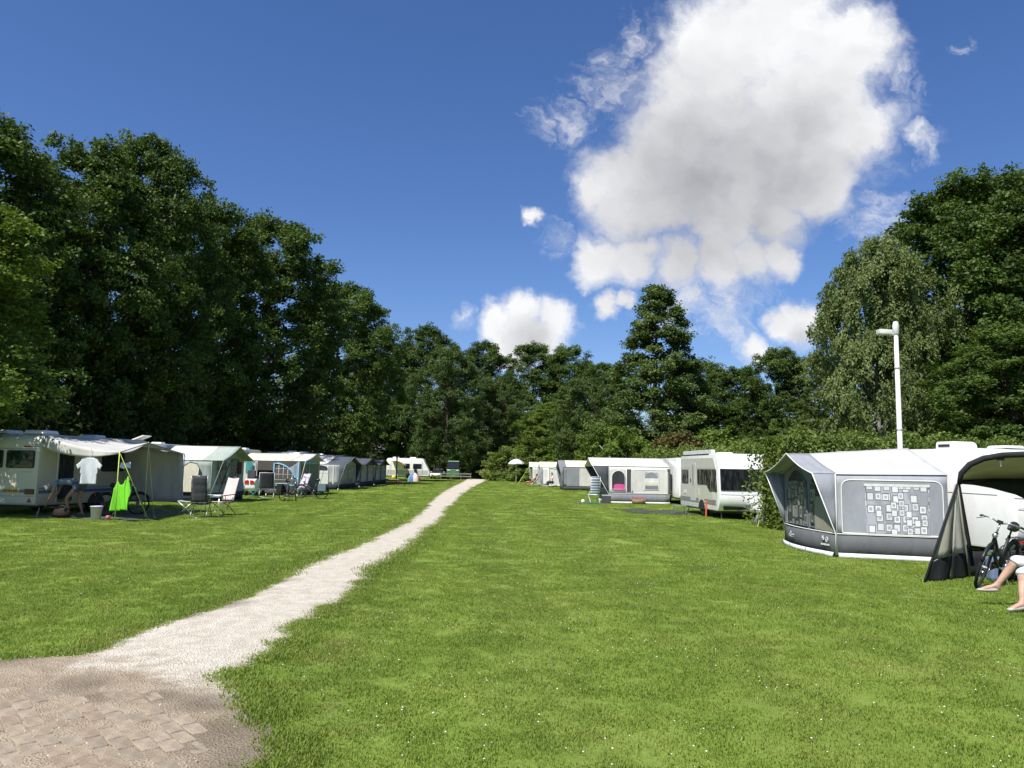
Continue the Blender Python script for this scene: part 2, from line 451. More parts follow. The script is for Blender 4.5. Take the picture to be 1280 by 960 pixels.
lawn_mat = lawn_material()
def track_material():
    """white shell gravel that turns to trodden sand over the paving, with dark soil showing in worn spots"""
    m, B, o = new_mat('track')
    P = B.n('ShaderNodeNewGeometry').outputs['Position']
    sp_ = B.n('ShaderNodeSeparateXYZ'); B.put(sp_.inputs[0], P); x, y = sp_.outputs[0], sp_.outputs[1]
    big = B.noise(P, 1.3, 6, 0.65, 0.6); med = B.noise(P, 5.0, 6, 0.7); fine = B.noise(P, 60.0, 3, 0.7)
    vo = B.n('ShaderNodeTexVoronoi'); vo.inputs['Scale'].default_value = 70.0; B.put(vo.inputs['Vector'], P)
    rc = B.n('ShaderNodeSeparateColor'); B.put(rc.inputs[0], vo.outputs['Color'])
    nz = B.m('ADD', B.m('SUBTRACT', big.outputs['Fac'], 0.5), B.m('MULTIPLY', B.m('SUBTRACT', med.outputs['Fac'], 0.5), 0.6))
    grav = B.mixc(B.smooth(med.outputs['Fac'], 0.32, 0.68), (0.47, 0.415, 0.325, 1), (0.63, 0.575, 0.475, 1))
    grav = B.mixc(B.m('MULTIPLY', B.m('POWER', rc.outputs[0], 2.0), 0.45), grav, (0.20, 0.18, 0.14, 1))
    grav = B.mixc(B.m('MULTIPLY', B.m('POWER', rc.outputs[1], 3.0), 0.5), grav, (0.66, 0.64, 0.58, 1))
    sand = B.mixc(B.smooth(med.outputs['Fac'], 0.3, 0.7), (0.27, 0.215, 0.148, 1), (0.40, 0.33, 0.24, 1))
    sand = B.mixc(B.m('MULTIPLY', B.m('POWER', rc.outputs[0], 2.0), 0.25), sand, (0.16, 0.13, 0.095, 1))
    q = B.m('ADD', B.m('ADD', y, B.m('MULTIPLY', B.m('ADD', x, 3.8), 0.65)), -6.94)
    q = B.m('MULTIPLY_ADD', nz, 1.5, q)
    c = B.mixc(B.smooth(q, -0.35, 0.45), sand, grav)
    D = None
    for (cx, cy, r) in ((-1.75, 5.05, .50), (-2.1, 5.6, .42), (-2.5, 5.75, .25), (-4.25, 6.7, .5), (-1.5, 4.5, .34), (-3.15, 6.0, .36), (-2.95, 5.72, .22), (-3.6, 8.7, .40), (-3.5, 9.5, .50), (-3.45, 10.4, .50), (-3.38, 11.4, .40), (-3.7, 7.4, .22), (-1.55, 4.7, .25)):
        d = B.v('DISTANCE', P, (cx, cy, 0.01)); k = B.m('MULTIPLY_ADD', d, -1.0 / r, 1.0)
        D = k if D is None else B.m('SMOOTH_MAX', D, k, 0.3)
    soil = B.mixc(B.smooth(fine.outputs['Fac'], 0.3, 0.7), (0.085, 0.066, 0.044, 1), (0.17, 0.138, 0.098, 1))
    c = B.mixc(B.smooth(B.m('MULTIPLY_ADD', nz, 2.4, D), 0.0, 0.85, 0, 0.66), c, soil)
    edge = B.n('ShaderNodeAttribute', attribute_name='edge', attribute_type='GEOMETRY')
    c = B.mixc(B.smooth(B.m('MULTIPLY_ADD', nz, 0.7, edge.outputs['Fac']), 0.35, 1.0, 0, 0.65), c, (0.155, 0.135, 0.082, 1))
    p = B.n('ShaderNodeBsdfPrincipled'); B.put(p.inputs['Base Color'], c); p.inputs['Roughness'].default_value = 0.92; p.inputs['Specular IOR Level'].default_value = 0.2
    h = B.m('ADD', vo.outputs['Distance'], B.m('MULTIPLY', med.outputs['Fac'], 1.4))
    bm = B.n('ShaderNodeBump'); bm.inputs['Strength'].default_value = 0.7; bm.inputs['Distance'].default_value = 0.02
    B.put(bm.inputs['Height'], h); B.put(p.inputs['Normal'], bm.outputs[0])
    B.t.links.new(p.outputs[0], o.inputs['Surface'])
    return m
gravel_mat = track_material()

g = MB(); N = 60
def stretch_axis(i): 
    t = (i / N) * 2 - 1
    return math.copysign(abs(t) ** 3, t) * 700.0
for j in range(N + 1):
    for i in range(N + 1): g.V.append((stretch_axis(i), stretch_axis(j) + 20.0, 0.0))
for j in range(N):
    for i in range(N):
        k = j * (N + 1) + i; g.F.append((k, k + 1, k + N + 2, k + N + 1))
tag(g.build('ground', lawn_mat), kind='structure')

PATH_L = [(-5.6, 3.6), (-5.6, 6.1), (-4.6, 6.55), (-4.2, 6.8), (-3.9, 6.86), (-3.8, 6.94), (-3.71, 7.58), (-3.67, 8.34), (-3.53, 9.03), (-3.46, 10.14), (-3.43, 11.41), (-3.46, 13.24), (-3.34, 16.63), (-3.23, 22.99), (-3.54, 32.01), (-4.32, 45.26), (-4.85, 60.51), (-5.34, 82.29), (-5.9, 100.0), (-6.2, 112.0)]
PATH_R = [(-1.2, 3.6), (-1.25, 4.5), (-1.40, 4.95), (-1.56, 5.3), (-1.75, 5.65), (-1.95, 6.0), (-2.21, 6.39), (-2.1, 7.21), (-2.06, 8.48), (-2.02, 9.7), (-2.08, 11.33), (-2.09, 13.11), (-1.98, 14.25), (-2.0, 19.21), (-2.04, 25.06), (-2.41, 32.39), (-2.8, 43.52), (-3.16, 64.07), (-3.05, 94.25), (-2.9, 112.0)]
def interp(P, y):
    for a, b in zip(P, P[1:]):
        if a[1] <= y <= b[1]:
            t = (y - a[1]) / max(b[1] - a[1], 1e-6); return a[0] + (b[0] - a[0]) * t
    return P[0][0] if y < P[0][1] else P[-1][0]
def wob(y, k):
    a = min(1.0, 9.0 / max(y, 1.0)) * 0.55 + 0.25
    def n1(t, q):
        i = math.floor(t); f = t - i; f = f * f * (3 - 2 * f)
        h = lambda j: (math.sin(j * 127.1 + q * 311.7) * 43758.5453) % 1.0 - 0.5
        return h(i) * (1 - f) + h(i + 1) * f
    return 0.62 * a * (0.34 * n1(y * 0.55, k) + 0.26 * n1(y * 1.7, k + 1) + 0.16 * n1(y * 4.3, k + 2) + 0.12 * n1(y * 11.0, k + 3))
def path_edges(y):
    l = interp(PATH_L, y) + wob(y, 0.4); r = interp(PATH_R, y) + wob(y, 2.9) * 1.1 - 0.07 * min(1, 8 / y)
    return l, r
def on_path(x, y, m=0.0):
    if y < 3.7 or y > 112: return False
    l, r = path_edges(y)
    return l + m < x < r - m
pb = MB(); ys = []
y = 3.7
while y < 112: ys.append(y); y += max(0.045, y * 0.007)
NX = 14; EDGE = []
for k, y in enumerate(ys):
    l, r = path_edges(y)
    for i in range(NX + 1):
        u = i / NX
        pb.V.append((l + (r - l) * u, y, 0.006 + (0.022 * math.sin(math.pi * u) if y > 6.4 else 0.010) * min(1, 8 * u * (1 - u)) + 0.006 * math.sin(x_ * 5 + y * 3) * u * (1 - u)) if False else (l + (r - l) * u, y, 0.006 + (0.015 + 0.009 * min(1, max(0, (y - 5.6)))) * min(1, 6 * u * (1 - u))))
        EDGE.append(max(0.0, 1.0 - min(u, 1 - u) * (r - l) / 0.30))
for k in range(len(ys) - 1):
    for i in range(NX):
        q = k * (NX + 1) + i; pb.F.append((q, q + 1, q + NX + 2, q + NX + 1))
gp_o = tag(pb.build('gravel_path', gravel_mat, smooth=True), kind='structure')
ea = gp_o.data.attributes.new('edge', 'FLOAT', 'POINT'); ea.data.foreach_set('value', EDGE)

def in_poly(P, x, y):
    c = False; j = len(P) - 1
    for i in range(len(P)):
        if (P[i][1] > y) != (P[j][1] > y) and x < (P[j][0] - P[i][0]) * (y - P[i][1]) / (P[j][1] - P[i][1]) + P[i][0]: c = not c
        j = i
    return c
def vnoise(x, y, q=0.0):
    i, j = math.floor(x), math.floor(y); f, g_ = x - i, y - j
    f = f * f * (3 - 2 * f); g_ = g_ * g_ * (3 - 2 * g_)
    h = lambda a, b: (math.sin(a * 127.1 + b * 311.7 + q * 74.7) * 43758.5453) % 1.0 - 0.5
    return (h(i, j) * (1 - f) + h(i + 1, j) * f) * (1 - g_) + (h(i, j + 1) * (1 - f) + h(i + 1, j + 1) * f) * g_
BED = [(-5.4, 6.35), (-4.25, 6.75), (-3.72, 6.45), (-3.2, 6.32), (-2.75, 6.0), (-2.35, 5.55), (-1.92, 5.1), (-1.72, 4.55), (-1.5, 3.7), (-5.4, 3.7)]
SOIL1 = [(-2.5, 5.75), (-2.2, 5.95), (-1.85, 5.75), (-1.62, 5.35), (-1.5, 4.75), (-1.62, 4.4), (-2.0, 4.75), (-2.3, 5.25)]
SOIL2 = [(-4.5, 6.5), (-4.3, 6.95), (-3.95, 7.0), (-3.6, 6.75), (-3.75, 6.35)]
SOIL3 = [(-3.85, 8.6), (-3.68, 9.6), (-3.62, 11.0), (-3.45, 11.2), (-3.30, 9.6), (-3.45, 8.3)]
SOIL5 = [(-3.6, 6.6), (-3.3, 7.0), (-2.9, 6.7), (-2.5, 6.4), (-2.3, 5.9), (-2.9, 5.8), (-3.4, 6.0)]
SOIL6 = [(-3.5, 5.95), (-3.1, 6.1), (-2.75, 5.75), (-3.0, 5.55), (-3.4, 5.6)]
# paving of worn concrete bricks, sinking under sand towards the path
paving = bpy.data.objects.new('brick_paving', None); COL.objects.link(paving); tag(paving, kind='structure')
brick_mats = []
for k, (c, d) in enumerate((((0.36, 0.30, 0.235), 0.8), ((0.33, 0.27, 0.21), 0.8), ((0.38, 0.325, 0.26), 0.8), ((0.31, 0.265, 0.215), 0.8), ((0.35, 0.30, 0.245), 0.85))):
    brick_mats.append(surf('worn_brick_%d' % k, [c[0] * .86, c[1] * .83, c[2] * .76], 0.9, 0, 0.2, 0.20, 9.0, 0.35, 60.0, 0, 0, d, (1, 1, 1), (0.33, 0.272, 0.195)))
bmeshes = []
for k in range(10):
    rr = random.Random(50 + k)
    V = []
    L2, W2, H = 0.103, 0.0505, 0.05
    prof = fillet([(-L2, -W2), (L2, -W2), (L2, W2), (-L2, W2)], [rr.uniform(0.004, 0.014) for _ in range(4)], 2)
    prof = [(x + rr.uniform(-0.004, 0.004), y + rr.uniform(-0.004, 0.004)) for x, y in prof]
    n = len(prof); b = MB()
    for (s, z) in ((1.0, -H), (1.0, -0.008), (0.93, 0.0)):
        for x, y in prof: b.V.append((x * (s if s == 1 else 0.955), y * (s if s == 1 else 0.91), z + (rr.uniform(-0.002, 0.002) if z == 0 else 0)))
    for q in range(2):
        for i in range(n): b.F.append((q * n + i, q * n + (i + 1) % n, (q + 1) * n + (i + 1) % n, (q + 1) * n + i))
    b.F.append(tuple(range(2 * n, 3 * n)))
    me = bpy.data.meshes.new('brick'); me.from_pydata(b.V, [], b.F); me.materials.append(brick_mats[k % 5]); bmeshes.append(me)
ang = math.atan2(-0.60, 0.52)
ux, uy = math.cos(ang), math.sin(ang)
cand = []
for i in range(-30, 31):
    for j in range(-45, 46):
        a = (i + (0.5 if j % 2 else 0.0)) * 0.216; c = j * 0.1085
        x = -2.9 + ux * a - uy * c; y = 5.0 + uy * a + ux * c
        if in_poly(BED, x, y) and y > 4.25 and x > -0.70 * y - 0.12: cand.append((math.hypot(x, y), x, y))
cand.sort(); print('brick candidates', len(cand))
brng = random.Random(5)
for k, (d, x, y) in enumerate(cand[:290]):
    edge = max(0.0, (y - 5.75) * 1.0 + max(0.0, x + 2.9) * 0.55 + 0.5 * vnoise(x * 2.2, y * 2.2, 2)); edge += max(0.0, x + 2.1) * 2
    if edge > 0.95 or (edge > .25 and brng.random() < edge * .45): continue
    z = 0.0255 + brng.uniform(-0.004, 0.0025) - min(0.008, max(0.0, edge) * 0.012) - (0.012 if brng.random() < 0.10 else 0)
    o = link_mesh('brick', bmeshes[brng.randrange(10)], paving, (x, y, z), (brng.uniform(-0.016, 0.016), brng.uniform(-0.016, 0.016), ang + brng.uniform(-0.035, 0.035) + (math.pi if brng.random() < .5 else 0)))

# loose pebbles on the path and bed
st = MB(); pr = random.Random(21)
for _ in range(5200):
    y = 4.2 + 20 * pr.random() ** 2.0
    l, r = path_edges(max(y, 5.6))
    x = pr.uniform(l - 0.05, r + 0.05)
    if y < 6.2 and pr.random() < 0.93: continue
    s = pr.uniform(0.003, 0.009) * (1 if y < 12 else 1.3)
    z = 0.020 if y > 6.2 else 0.024
    w = pr.uniform(0, 3)
    st.add([(x + s * math.cos(w), y + s * math.sin(w), z), (x - s * math.sin(w), y + s * math.cos(w), z - .002), (x - s * math.cos(w), y - s * math.sin(w), z), (x + s * math.sin(w), y - s * math.cos(w), z - .002), (x, y, z + s * 0.9)],
           [(0, 1, 4), (1, 2, 4), (2, 3, 4), (3, 0, 4)])
tag(st.build('loose_pebbles', surf('pebble', (0.56, 0.53, 0.46), 0.85, 0, 0.3, 0.5, 30.0)), kind='stuff')

# grass blades: tuft meshes set out on a point cloud (geometry nodes), thinning with distance
def grass_material():
    m, B, o = new_mat('grass_blade')
    oi = B.n('ShaderNodeObjectInfo')
    P = B.n('ShaderNodeNewGeometry').outputs['Position']
    big = B.noise(P, 0.16, 4, 0.6); med = B.noise(P, 1.1, 5, 0.65); fine = B.noise(P, 7.0, 2, 0.6)
    a = B.m('MULTIPLY_ADD', med.outputs['Fac'], 0.5, B.m('MULTIPLY_ADD', fine.outputs['Fac'], 0.25, B.m('MULTIPLY', big.outputs['Fac'], 0.25)))
    c = B.ramp(B.m('MULTIPLY_ADD', B.m('SUBTRACT', oi.outputs['Random'], 0.5), 0.10, a),
               [(0.30, (0.132, 0.204, 0.029)), (0.48, (0.196, 0.278, 0.046)), (0.60, (0.256, 0.322, 0.068)), (0.75, (0.34, 0.350, 0.115))])
    c = mow(B, P, c)
    p = B.n('ShaderNodeBsdfPrincipled'); B.put(p.inputs['Base Color'], c)
    p.inputs['Roughness'].default_value = 0.6; p.inputs['Specular IOR Level'].default_value = 0.2
    tr = B.n('ShaderNodeBsdfTranslucent'); B.put(tr.inputs['Color'], B.mixc(1.0, c, (1.15, 1.1, 0.6, 1), 'MULTIPLY'))
    mx = B.n('ShaderNodeMixShader'); mx.inputs[0].default_value = 0.35
    B.t.links.new(p.outputs[0], mx.inputs[1]); B.t.links.new(tr.outputs[0], mx.inputs[2])
    B.t.links.new(mx.outputs[0], o.inputs['Surface'])
    return m
grass_mat = grass_material()
tuft_col = bpy.data.collections.new('grass_tufts')
for k in range(5):
    tr = random.Random(300 + k); b = MB()
    for _ in range(66):
        r = 0.13 * math.sqrt(tr.random()); w = tr.uniform(0, 6.283); x, y = r * math.cos(w), r * math.sin(w)
        h = tr.uniform(0.012, 0.028); d = tr.uniform(0, 6.283); lean = tr.uniform(0.1, 0.95) * h; wd = tr.uniform(0.0018, 0.0034)
        dx, dy = math.cos(d), math.sin(d)
        b.add([(x - dy * wd, y + dx * wd, 0), (x + dy * wd, y - dx * wd, 0), (x + dx * lean * .4 + dy * wd * .8, y + dy * lean * .4 - dx * wd * .8, h * .62), (x + dx * lean * .4 - dy * wd * .8, y + dy * lean * .4 + dx * wd * .8, h * .62), (x + dx * lean, y + dy * lean, h)],
              [(0, 1, 2, 3), (3, 2, 4)])
    me = bpy.data.meshes.new('grass_tuft'); me.from_pydata(b.V, [], b.F); me.materials.append(grass_mat)
    tuft_col.objects.link(bpy.data.objects.new('grass_tuft', me))
gr = np.random.default_rng(4)
pts = []; scl = []
def scatter(y0, y1, dens, s):
    area = 0.5 * (y1 * y1 - y0 * y0) * 1.9
    n = int(area * dens)
    yy = np.sqrt(gr.uniform(y0 * y0, y1 * y1, n)); xx = gr.uniform(-0.90, 1.0, n) * yy
    for x, y in zip(xx, yy):
        f_ = 1.0
        if on_path(x, y, -0.10):
            l, r = path_edges(y); e = min(x - l, r - x)
            clump = 0.5 + vnoise(x * 2.3, y * 2.3, 9) + 0.5 * vnoise(x * 7, y * 7, 4)
            keep = 0.95 * math.exp(-max(0, e) / 0.08) if e > 0 else 1.0
            if e > 0.05 and clump > 0.80: keep = max(keep, 0.75 * math.exp(-e / (0.55 if r - x < x - l else 0.3)))
            worn = 4.4 < y < 7.2 and x > -3.3 and clump > 0.66 + 0.22 * max(0, -2.3 - x)
            if worn: keep = max(keep, 0.6)
            if y < 6.9 and r - x < 0.62:
                q_ = 1 - (r - x) / 0.62
                if clump > 1.05 - 0.95 * q_: keep = max(keep, 0.75)
            if y < 6.4: keep = max(keep, 0.006)
            if gr.random() > keep: continue
            f_ = 1.1 if e < 0.06 else 0.85
        pts.append((x, y, 0.0)); scl.append(s * f_ * gr.uniform(0.65, 1.3))
scatter(3.6, 8.0, 120, 0.9); scatter(8.0, 14, 85, 1.0); scatter(14, 26, 34, 1.25); scatter(26, 48, 11, 1.7); scatter(48, 100, 2.6, 2.4)
y = 4.3
while y < 34:
    l, r = path_edges(y)
    for sgn, x0 in ((-1, l), (1, r)):
        for _ in range(2 if y < 12 else 1):
            if vnoise(x0 * 3 + y * 1.9, y * 2.7, 6) > -0.22:
                pts.append((x0 + sgn * gr.uniform(-0.10, 0.10), y + gr.uniform(-.03, .03), 0.004)); scl.append(gr.uniform(0.9, 1.7) * (1 if y < 12 else 1.5))
    y += 0.022 if y < 12 else 0.05
me = bpy.data.meshes.new('grass'); me.from_pydata(pts, [], [])
at = me.attributes.new('size', 'FLOAT', 'POINT'); at.data.foreach_set('value', scl)
grass = bpy.data.objects.new('grass', me); COL.objects.link(grass); tag(grass, kind='stuff')
def scatter_nodes(name, coll):
    ng = bpy.data.node_groups.new(name, 'GeometryNodeTree')
    ng.interface.new_socket('Geometry', in_out='INPUT', socket_type='NodeSocketGeometry')
    ng.interface.new_socket('Geometry', in_out='OUTPUT', socket_type='NodeSocketGeometry')
    i = ng.nodes.new('NodeGroupInput'); o = ng.nodes.new('NodeGroupOutput')
    ci = ng.nodes.new('GeometryNodeCollectionInfo'); ci.inputs['Collection'].default_value = coll
    ci.inputs['Separate Children'].default_value = True; ci.inputs['Reset Children'].default_value = True
    ip = ng.nodes.new('GeometryNodeInstanceOnPoints'); ip.inputs['Pick Instance'].default_value = True
    rv = ng.nodes.new('FunctionNodeRandomValue'); rv.data_type = 'FLOAT_VECTOR'
    rv.inputs[0].default_value = (0, 0, 0); rv.inputs[1].default_value = (0, 0, 6.283)
    na = ng.nodes.new('GeometryNodeInputNamedAttribute'); na.data_type = 'FLOAT'; na.inputs['Name'].default_value = 'size'
    ng.links.new(i.outputs[0], ip.inputs['Points']); ng.links.new(ci.outputs[0], ip.inputs['Instance'])
    ng.links.new(rv.outputs[0], ip.inputs['Rotation']); ng.links.new(na.outputs[0], ip.inputs['Scale'])
    ng.links.new(ip.outputs[0], o.inputs[0])
    return ng
gm = grass.modifiers.new('scatter', 'NODES'); gm.node_group = scatter_nodes('grass_scatter', tuft_col)

# white clover heads and daisies dotted through the lawn
fl = MB(); fr = random.Random(77)
def daisy(x, y):
    s = fr.uniform(0.003, 0.0075) * (1.0 if y < 14 else 1.3); z = fr.uniform(0.022, 0.04)
    for q in range(2):
        w = fr.uniform(0, 3)
        fl.add([(x + s * math.cos(w), y + s * math.sin(w), z), (x - s * math.sin(w), y + s * math.cos(w), z), (x - s * math.cos(w), y - s * math.sin(w), z), (x + s * math.sin(w), y - s * math.cos(w), z), (x, y, z + s * .8), (x, y, z - s * .8)],
               [(0, 1, 4), (1, 2, 4), (2, 3, 4), (3, 0, 4), (1, 0, 5), (2, 1, 5), (3, 2, 5), (0, 3, 5)])
for _ in range(420):
    y = 4.5 + 30 * fr.random() ** 1.3; cx = fr.uniform(-0.2, 0.72) * y if fr.random() < .75 else fr.uniform(-.7, .2) * y
    for _k in range(fr.choice((1, 1, 2, 3, 5, 8))):
        x, yy_ = cx + fr.gauss(0, .22 * (1 + y * .03)), y + fr.gauss(0, .22 * (1 + y * .06))
        if yy_ > 4 and not on_path(x, yy_): daisy(x, yy_)
tag(fl.build('clover_flowers', surf('clover_white', (0.78, 0.77, 0.66), 0.8, 0, .2, .2, 40.)), kind='stuff')
# ------------------------------------------------------------------ trees
def leaf_material(name, dark, mid, light, transl=0.28, rough=0.5):
    m, B, o = new_mat(name)
    a = B.n('ShaderNodeAttribute', attribute_name='tint', attribute_type='GEOMETRY')
    oi = B.n('ShaderNodeObjectInfo')
    f = B.m('MULTIPLY_ADD', B.m('SUBTRACT', oi.outputs['Random'], 0.5), 0.22, a.outputs['Fac'])
    c = B.ramp(f, [(0.12, dark), (0.5, mid), (0.9, light)])
    p = B.n('ShaderNodeBsdfPrincipled'); B.put(p.inputs['Base Color'], c)
    p.inputs['Roughness'].default_value = rough; p.inputs['Specular IOR Level'].default_value = 0.18
    tr = B.n('ShaderNodeBsdfTranslucent'); B.put(tr.inputs['Color'], B.mixc(1.0, c, (1.2, 1.15, 0.5, 1), 'MULTIPLY'))
    mx = B.n('ShaderNodeMixShader'); mx.inputs[0].default_value = transl
    B.t.links.new(p.outputs[0], mx.inputs[1]); B.t.links.new(tr.outputs[0], mx.inputs[2])
    B.t.links.new(mx.outputs[0], o.inputs['Surface'])
    return m
oak_leaf = leaf_material('oak_leaf', (0.038, 0.066, 0.015), (0.070, 0.118, 0.024), (0.116, 0.180, 0.038))
maple_leaf = leaf_material('maple_leaf', (0.048, 0.082, 0.022), (0.080, 0.126, 0.034), (0.122, 0.178, 0.050))
alder_leaf = leaf_material('alder_leaf', (0.052, 0.088, 0.024), (0.090, 0.138, 0.036), (0.145, 0.195, 0.056))
birch_leaf = leaf_material('birch_leaf', (0.100, 0.140, 0.044), (0.160, 0.208, 0.072), (0.235, 0.282, 0.112))
fresh_leaf = leaf_material('fresh_leaf', (0.062, 0.110, 0.016), (0.110, 0.175, 0.028), (0.180, 0.250, 0.048))
hedge_leaf = leaf_material('hedge_leaf', (0.082, 0.128, 0.025), (0.145, 0.205, 0.045), (0.220, 0.280, 0.078))
wood_leaf = leaf_material('wood_leaf', (0.030, 0.046, 0.013), (0.050, 0.074, 0.020), (0.080, 0.110, 0.030))
bark = surf('bark', (0.085, 0.068, 0.050), 0.9, 0, 0.2, 0.35, 9.0, 0.9, 16.0, 0, 0, 0.3, (1, 1, 0.22), (0.05, 0.06, 0.035))
birch_bark = surf('birch_bark', (0.30, 0.28, 0.25), 0.85, 0, 0.2, 0.3, 7.0, 0.7, 14.0, 0, 0, 0.8, (0.5, 0.5, 2.0), (0.045, 0.04, 0.035))

def leaf_mesh(name, C, Nrm, size, tint, mat, droop=0.25, aspect=0.62, seed=0):
    """C: n x 3 leaf positions, Nrm: normals, size: n, tint: n -> one mesh of folded pointed leaves (two triangles each)"""
    r = np.random.default_rng(seed + 99)
    n = len(C)
    Nrm = Nrm / np.maximum(np.linalg.norm(Nrm, axis=1, keepdims=True), 1e-6)
    t = r.normal(size=(n, 3)); t[:, 2] -= droop
    t -= Nrm * (t * Nrm).sum(1, keepdims=True); t /= np.maximum(np.linalg.norm(t, axis=1, keepdims=True), 1e-6)
    b = np.cross(Nrm, t)
    s = size[:, None]
    V = np.empty((n, 4, 3), np.float32)
    V[:, 0] = C - t * s * 0.5
    V[:, 1] = C + b * s * aspect * 0.5 + Nrm * s * 0.10 - t * s * .05
    V[:, 2] = C + t * s * 0.5 - Nrm * s * 0.06
    V[:, 3] = C - b * s * aspect * 0.5 + Nrm * s * 0.10 - t * s * .05
    me = bpy.data.meshes.new(name)
    me.vertices.add(n * 4); me.vertices.foreach_set('co', V.reshape(-1))
    k = (np.arange(n) * 4)[:, None]
    idx = np.concatenate([k + np.array([0, 1, 2]), k + np.array([0, 2, 3])], 1).reshape(-1).astype(np.int32)
    me.loops.add(n * 6); me.loops.foreach_set('vertex_index', idx)
    me.polygons.add(n * 2)
    me.polygons.foreach_set('loop_start', (np.arange(n * 2) * 3).astype(np.int32))
    try: me.polygons.foreach_set('loop_total', np.full(n * 2, 3, np.int32))
    except Exception: pass
    a = me.attributes.new('tint', 'FLOAT', 'POINT'); a.data.foreach_set('value', np.repeat(tint, 4).astype(np.float32))
    me.update(calc_edges=True)
    me.materials.append(mat)
    return me

def unit(r, n):
    v = r.normal(size=(n, 3)); return v / np.linalg.norm(v, axis=1, keepdims=True)

def make_tree(kind, seed, H, Rr, base, nclump, ntwig, nleaf, leaf, mat, bk, trunk_r):
    r = np.random.default_rng(seed)
    # envelope radius against height 0..1 of the crown
    def env(t, ph):
        if kind == 'cone': e = (1 - t) ** 0.85 * (0.35 + 0.65 * np.minimum(1, t / 0.16)) + 0.05
        elif kind == 'round': e = np.sqrt(np.maximum(0, 1 - ((t - 0.42) / 0.60) ** 2))
        elif kind == 'birch': e = np.sqrt(np.maximum(0, 1 - ((t - 0.45) / 0.57) ** 2)) * 0.95 + 0.05
        elif kind == 'bush': e = np.sqrt(np.maximum(0, 1 - (t / 1.02) ** 2.4))
        else: e = np.minimum(1, (t + 0.12) / 0.42) ** 0.6 * np.sqrt(np.maximum(0, 1 - np.maximum(0, (t - 0.38) / 0.64) ** 2.0))
        lob = 1 + 0.16 * np.sin(2 * ph + 9 * t + seed) + 0.13 * np.sin(3 * ph - 14 * t + 2.1 * seed) + 0.08 * np.sin(5 * ph + 23 * t)
        if kind == 'birch': lob = 1 + (lob - 1) * 1.7
        return Rr * e * (lob if kind != 'cone' else 1 + (lob - 1) * 0.7)
    t = r.beta(1.15, 1.1, nclump) if kind != 'cone' else r.beta(0.95, 1.35, nclump)
    if kind == 'bush': t = r.beta(1.0, 1.1, nclump)
    ph = r.uniform(0, 2 * np.pi, nclump)
    q = np.where(r.random(nclump) < 0.72, r.uniform(0.72, 1.0, nclump), np.sqrt(r.uniform(0.05, 0.6, nclump)))
    rho = env(t, ph) * q
    C = np.stack([rho * np.cos(ph), rho * np.sin(ph), base + t * (H - base)], 1)
    if kind in ('oak', 'round'): C[:, :2] += r.normal(scale=0.12 * Rr, size=(1, 2)) * (t[:, None] - 0.2)
    cr = Rr * r.uniform(0.08, 0.24, nclump) * (0.8 + 0.35 * (1 - t)) * (0.8 if kind == 'cone' else 1.0)
    ct = r.normal(0.5, 0.13, nclump)
    out = np.stack([np.cos(ph), np.sin(ph), (t - 0.35) * 1.2], 1); out /= np.linalg.norm(out, axis=1, keepdims=True)
    # twigs in every clump, leaves round every twig
    tw = unit(r, nclump * ntwig).reshape(nclump, ntwig, 3) * (r.random((nclump, ntwig, 1)) ** 0.45)
    flat = 0.62 if kind == 'cone' else 0.90
    tw = tw * cr[:, None, None] * np.array([1, 1, flat]) + C[:, None, :] + out[:, None, :] * cr[:, None, None] * 0.15
    tt = (ct[:, None] + r.normal(0, 0.07, (nclump, ntwig)))
    TW = tw.reshape(-1, 3); TT = tt.reshape(-1)
    OUT = np.repeat(out, ntwig, 0)
    n = len(TW) * nleaf
    if kind == 'birch':
        # hanging strings of small leaves
        k = np.tile(np.arange(nleaf) / nleaf, len(TW)); L = np.repeat(r.uniform(0.35, 1.25, len(TW)) * H / 14.0, nleaf)
        sway = np.repeat(OUT[:, :2] * r.uniform(0.05, 0.3, (len(TW), 1)) + r.normal(0, .08, (len(TW), 2)), nleaf, 0)
        Lf = np.repeat(TW, nleaf, 0); Lf[:, 2] += 0.4 - k * L
        Lf[:, :2] += sway * np.sqrt(k)[:, None] + r.normal(0, 0.10, (n, 2))
        Lf[:, 2] = np.maximum(Lf[:, 2], base * 0.4 + r.random(n) * .5)
        Nn = np.repeat(OUT, nleaf, 0) * 0.7 + r.normal(size=(n, 3)) * 0.7 + np.array([0, 0, .2])
        sz = leaf * r.uniform(0.6, 1.3, n)
    else:
        off = unit(r, n) * (r.random((n, 1)) ** 0.5) * leaf * 2.3
        off[:, 2] *= 0.6
        Lf = np.repeat(TW, nleaf, 0) + off
        Nn = np.repeat(OUT, nleaf, 0) * 0.45 + np.array([0, 0, 0.55]) + r.normal(size=(n, 3)) * 0.62
        sz = leaf * r.uniform(0.65, 1.35, n)
    if kind == 'bush': Lf[:, 2] = np.maximum(Lf[:, 2], 0.03)
    tint = np.clip(np.repeat(TT, nleaf) + r.normal(0, 0.10, n), 0, 1)
    crown = leaf_mesh('crown', Lf, Nn, sz, tint, mat, seed=seed)
    # trunk and limbs
    b = MB(); lean = r.normal(0, 0.02 * H, 2)
    def trunk_pt(z):
        s = z / H; return Vector((lean[0] * s * s + 0.12 * math.sin(z * .7 + seed), lean[1] * s * s + 0.10 * math.cos(z * .6 + seed) - .1, z))
    top = 0.86 if kind == 'cone' else 0.70
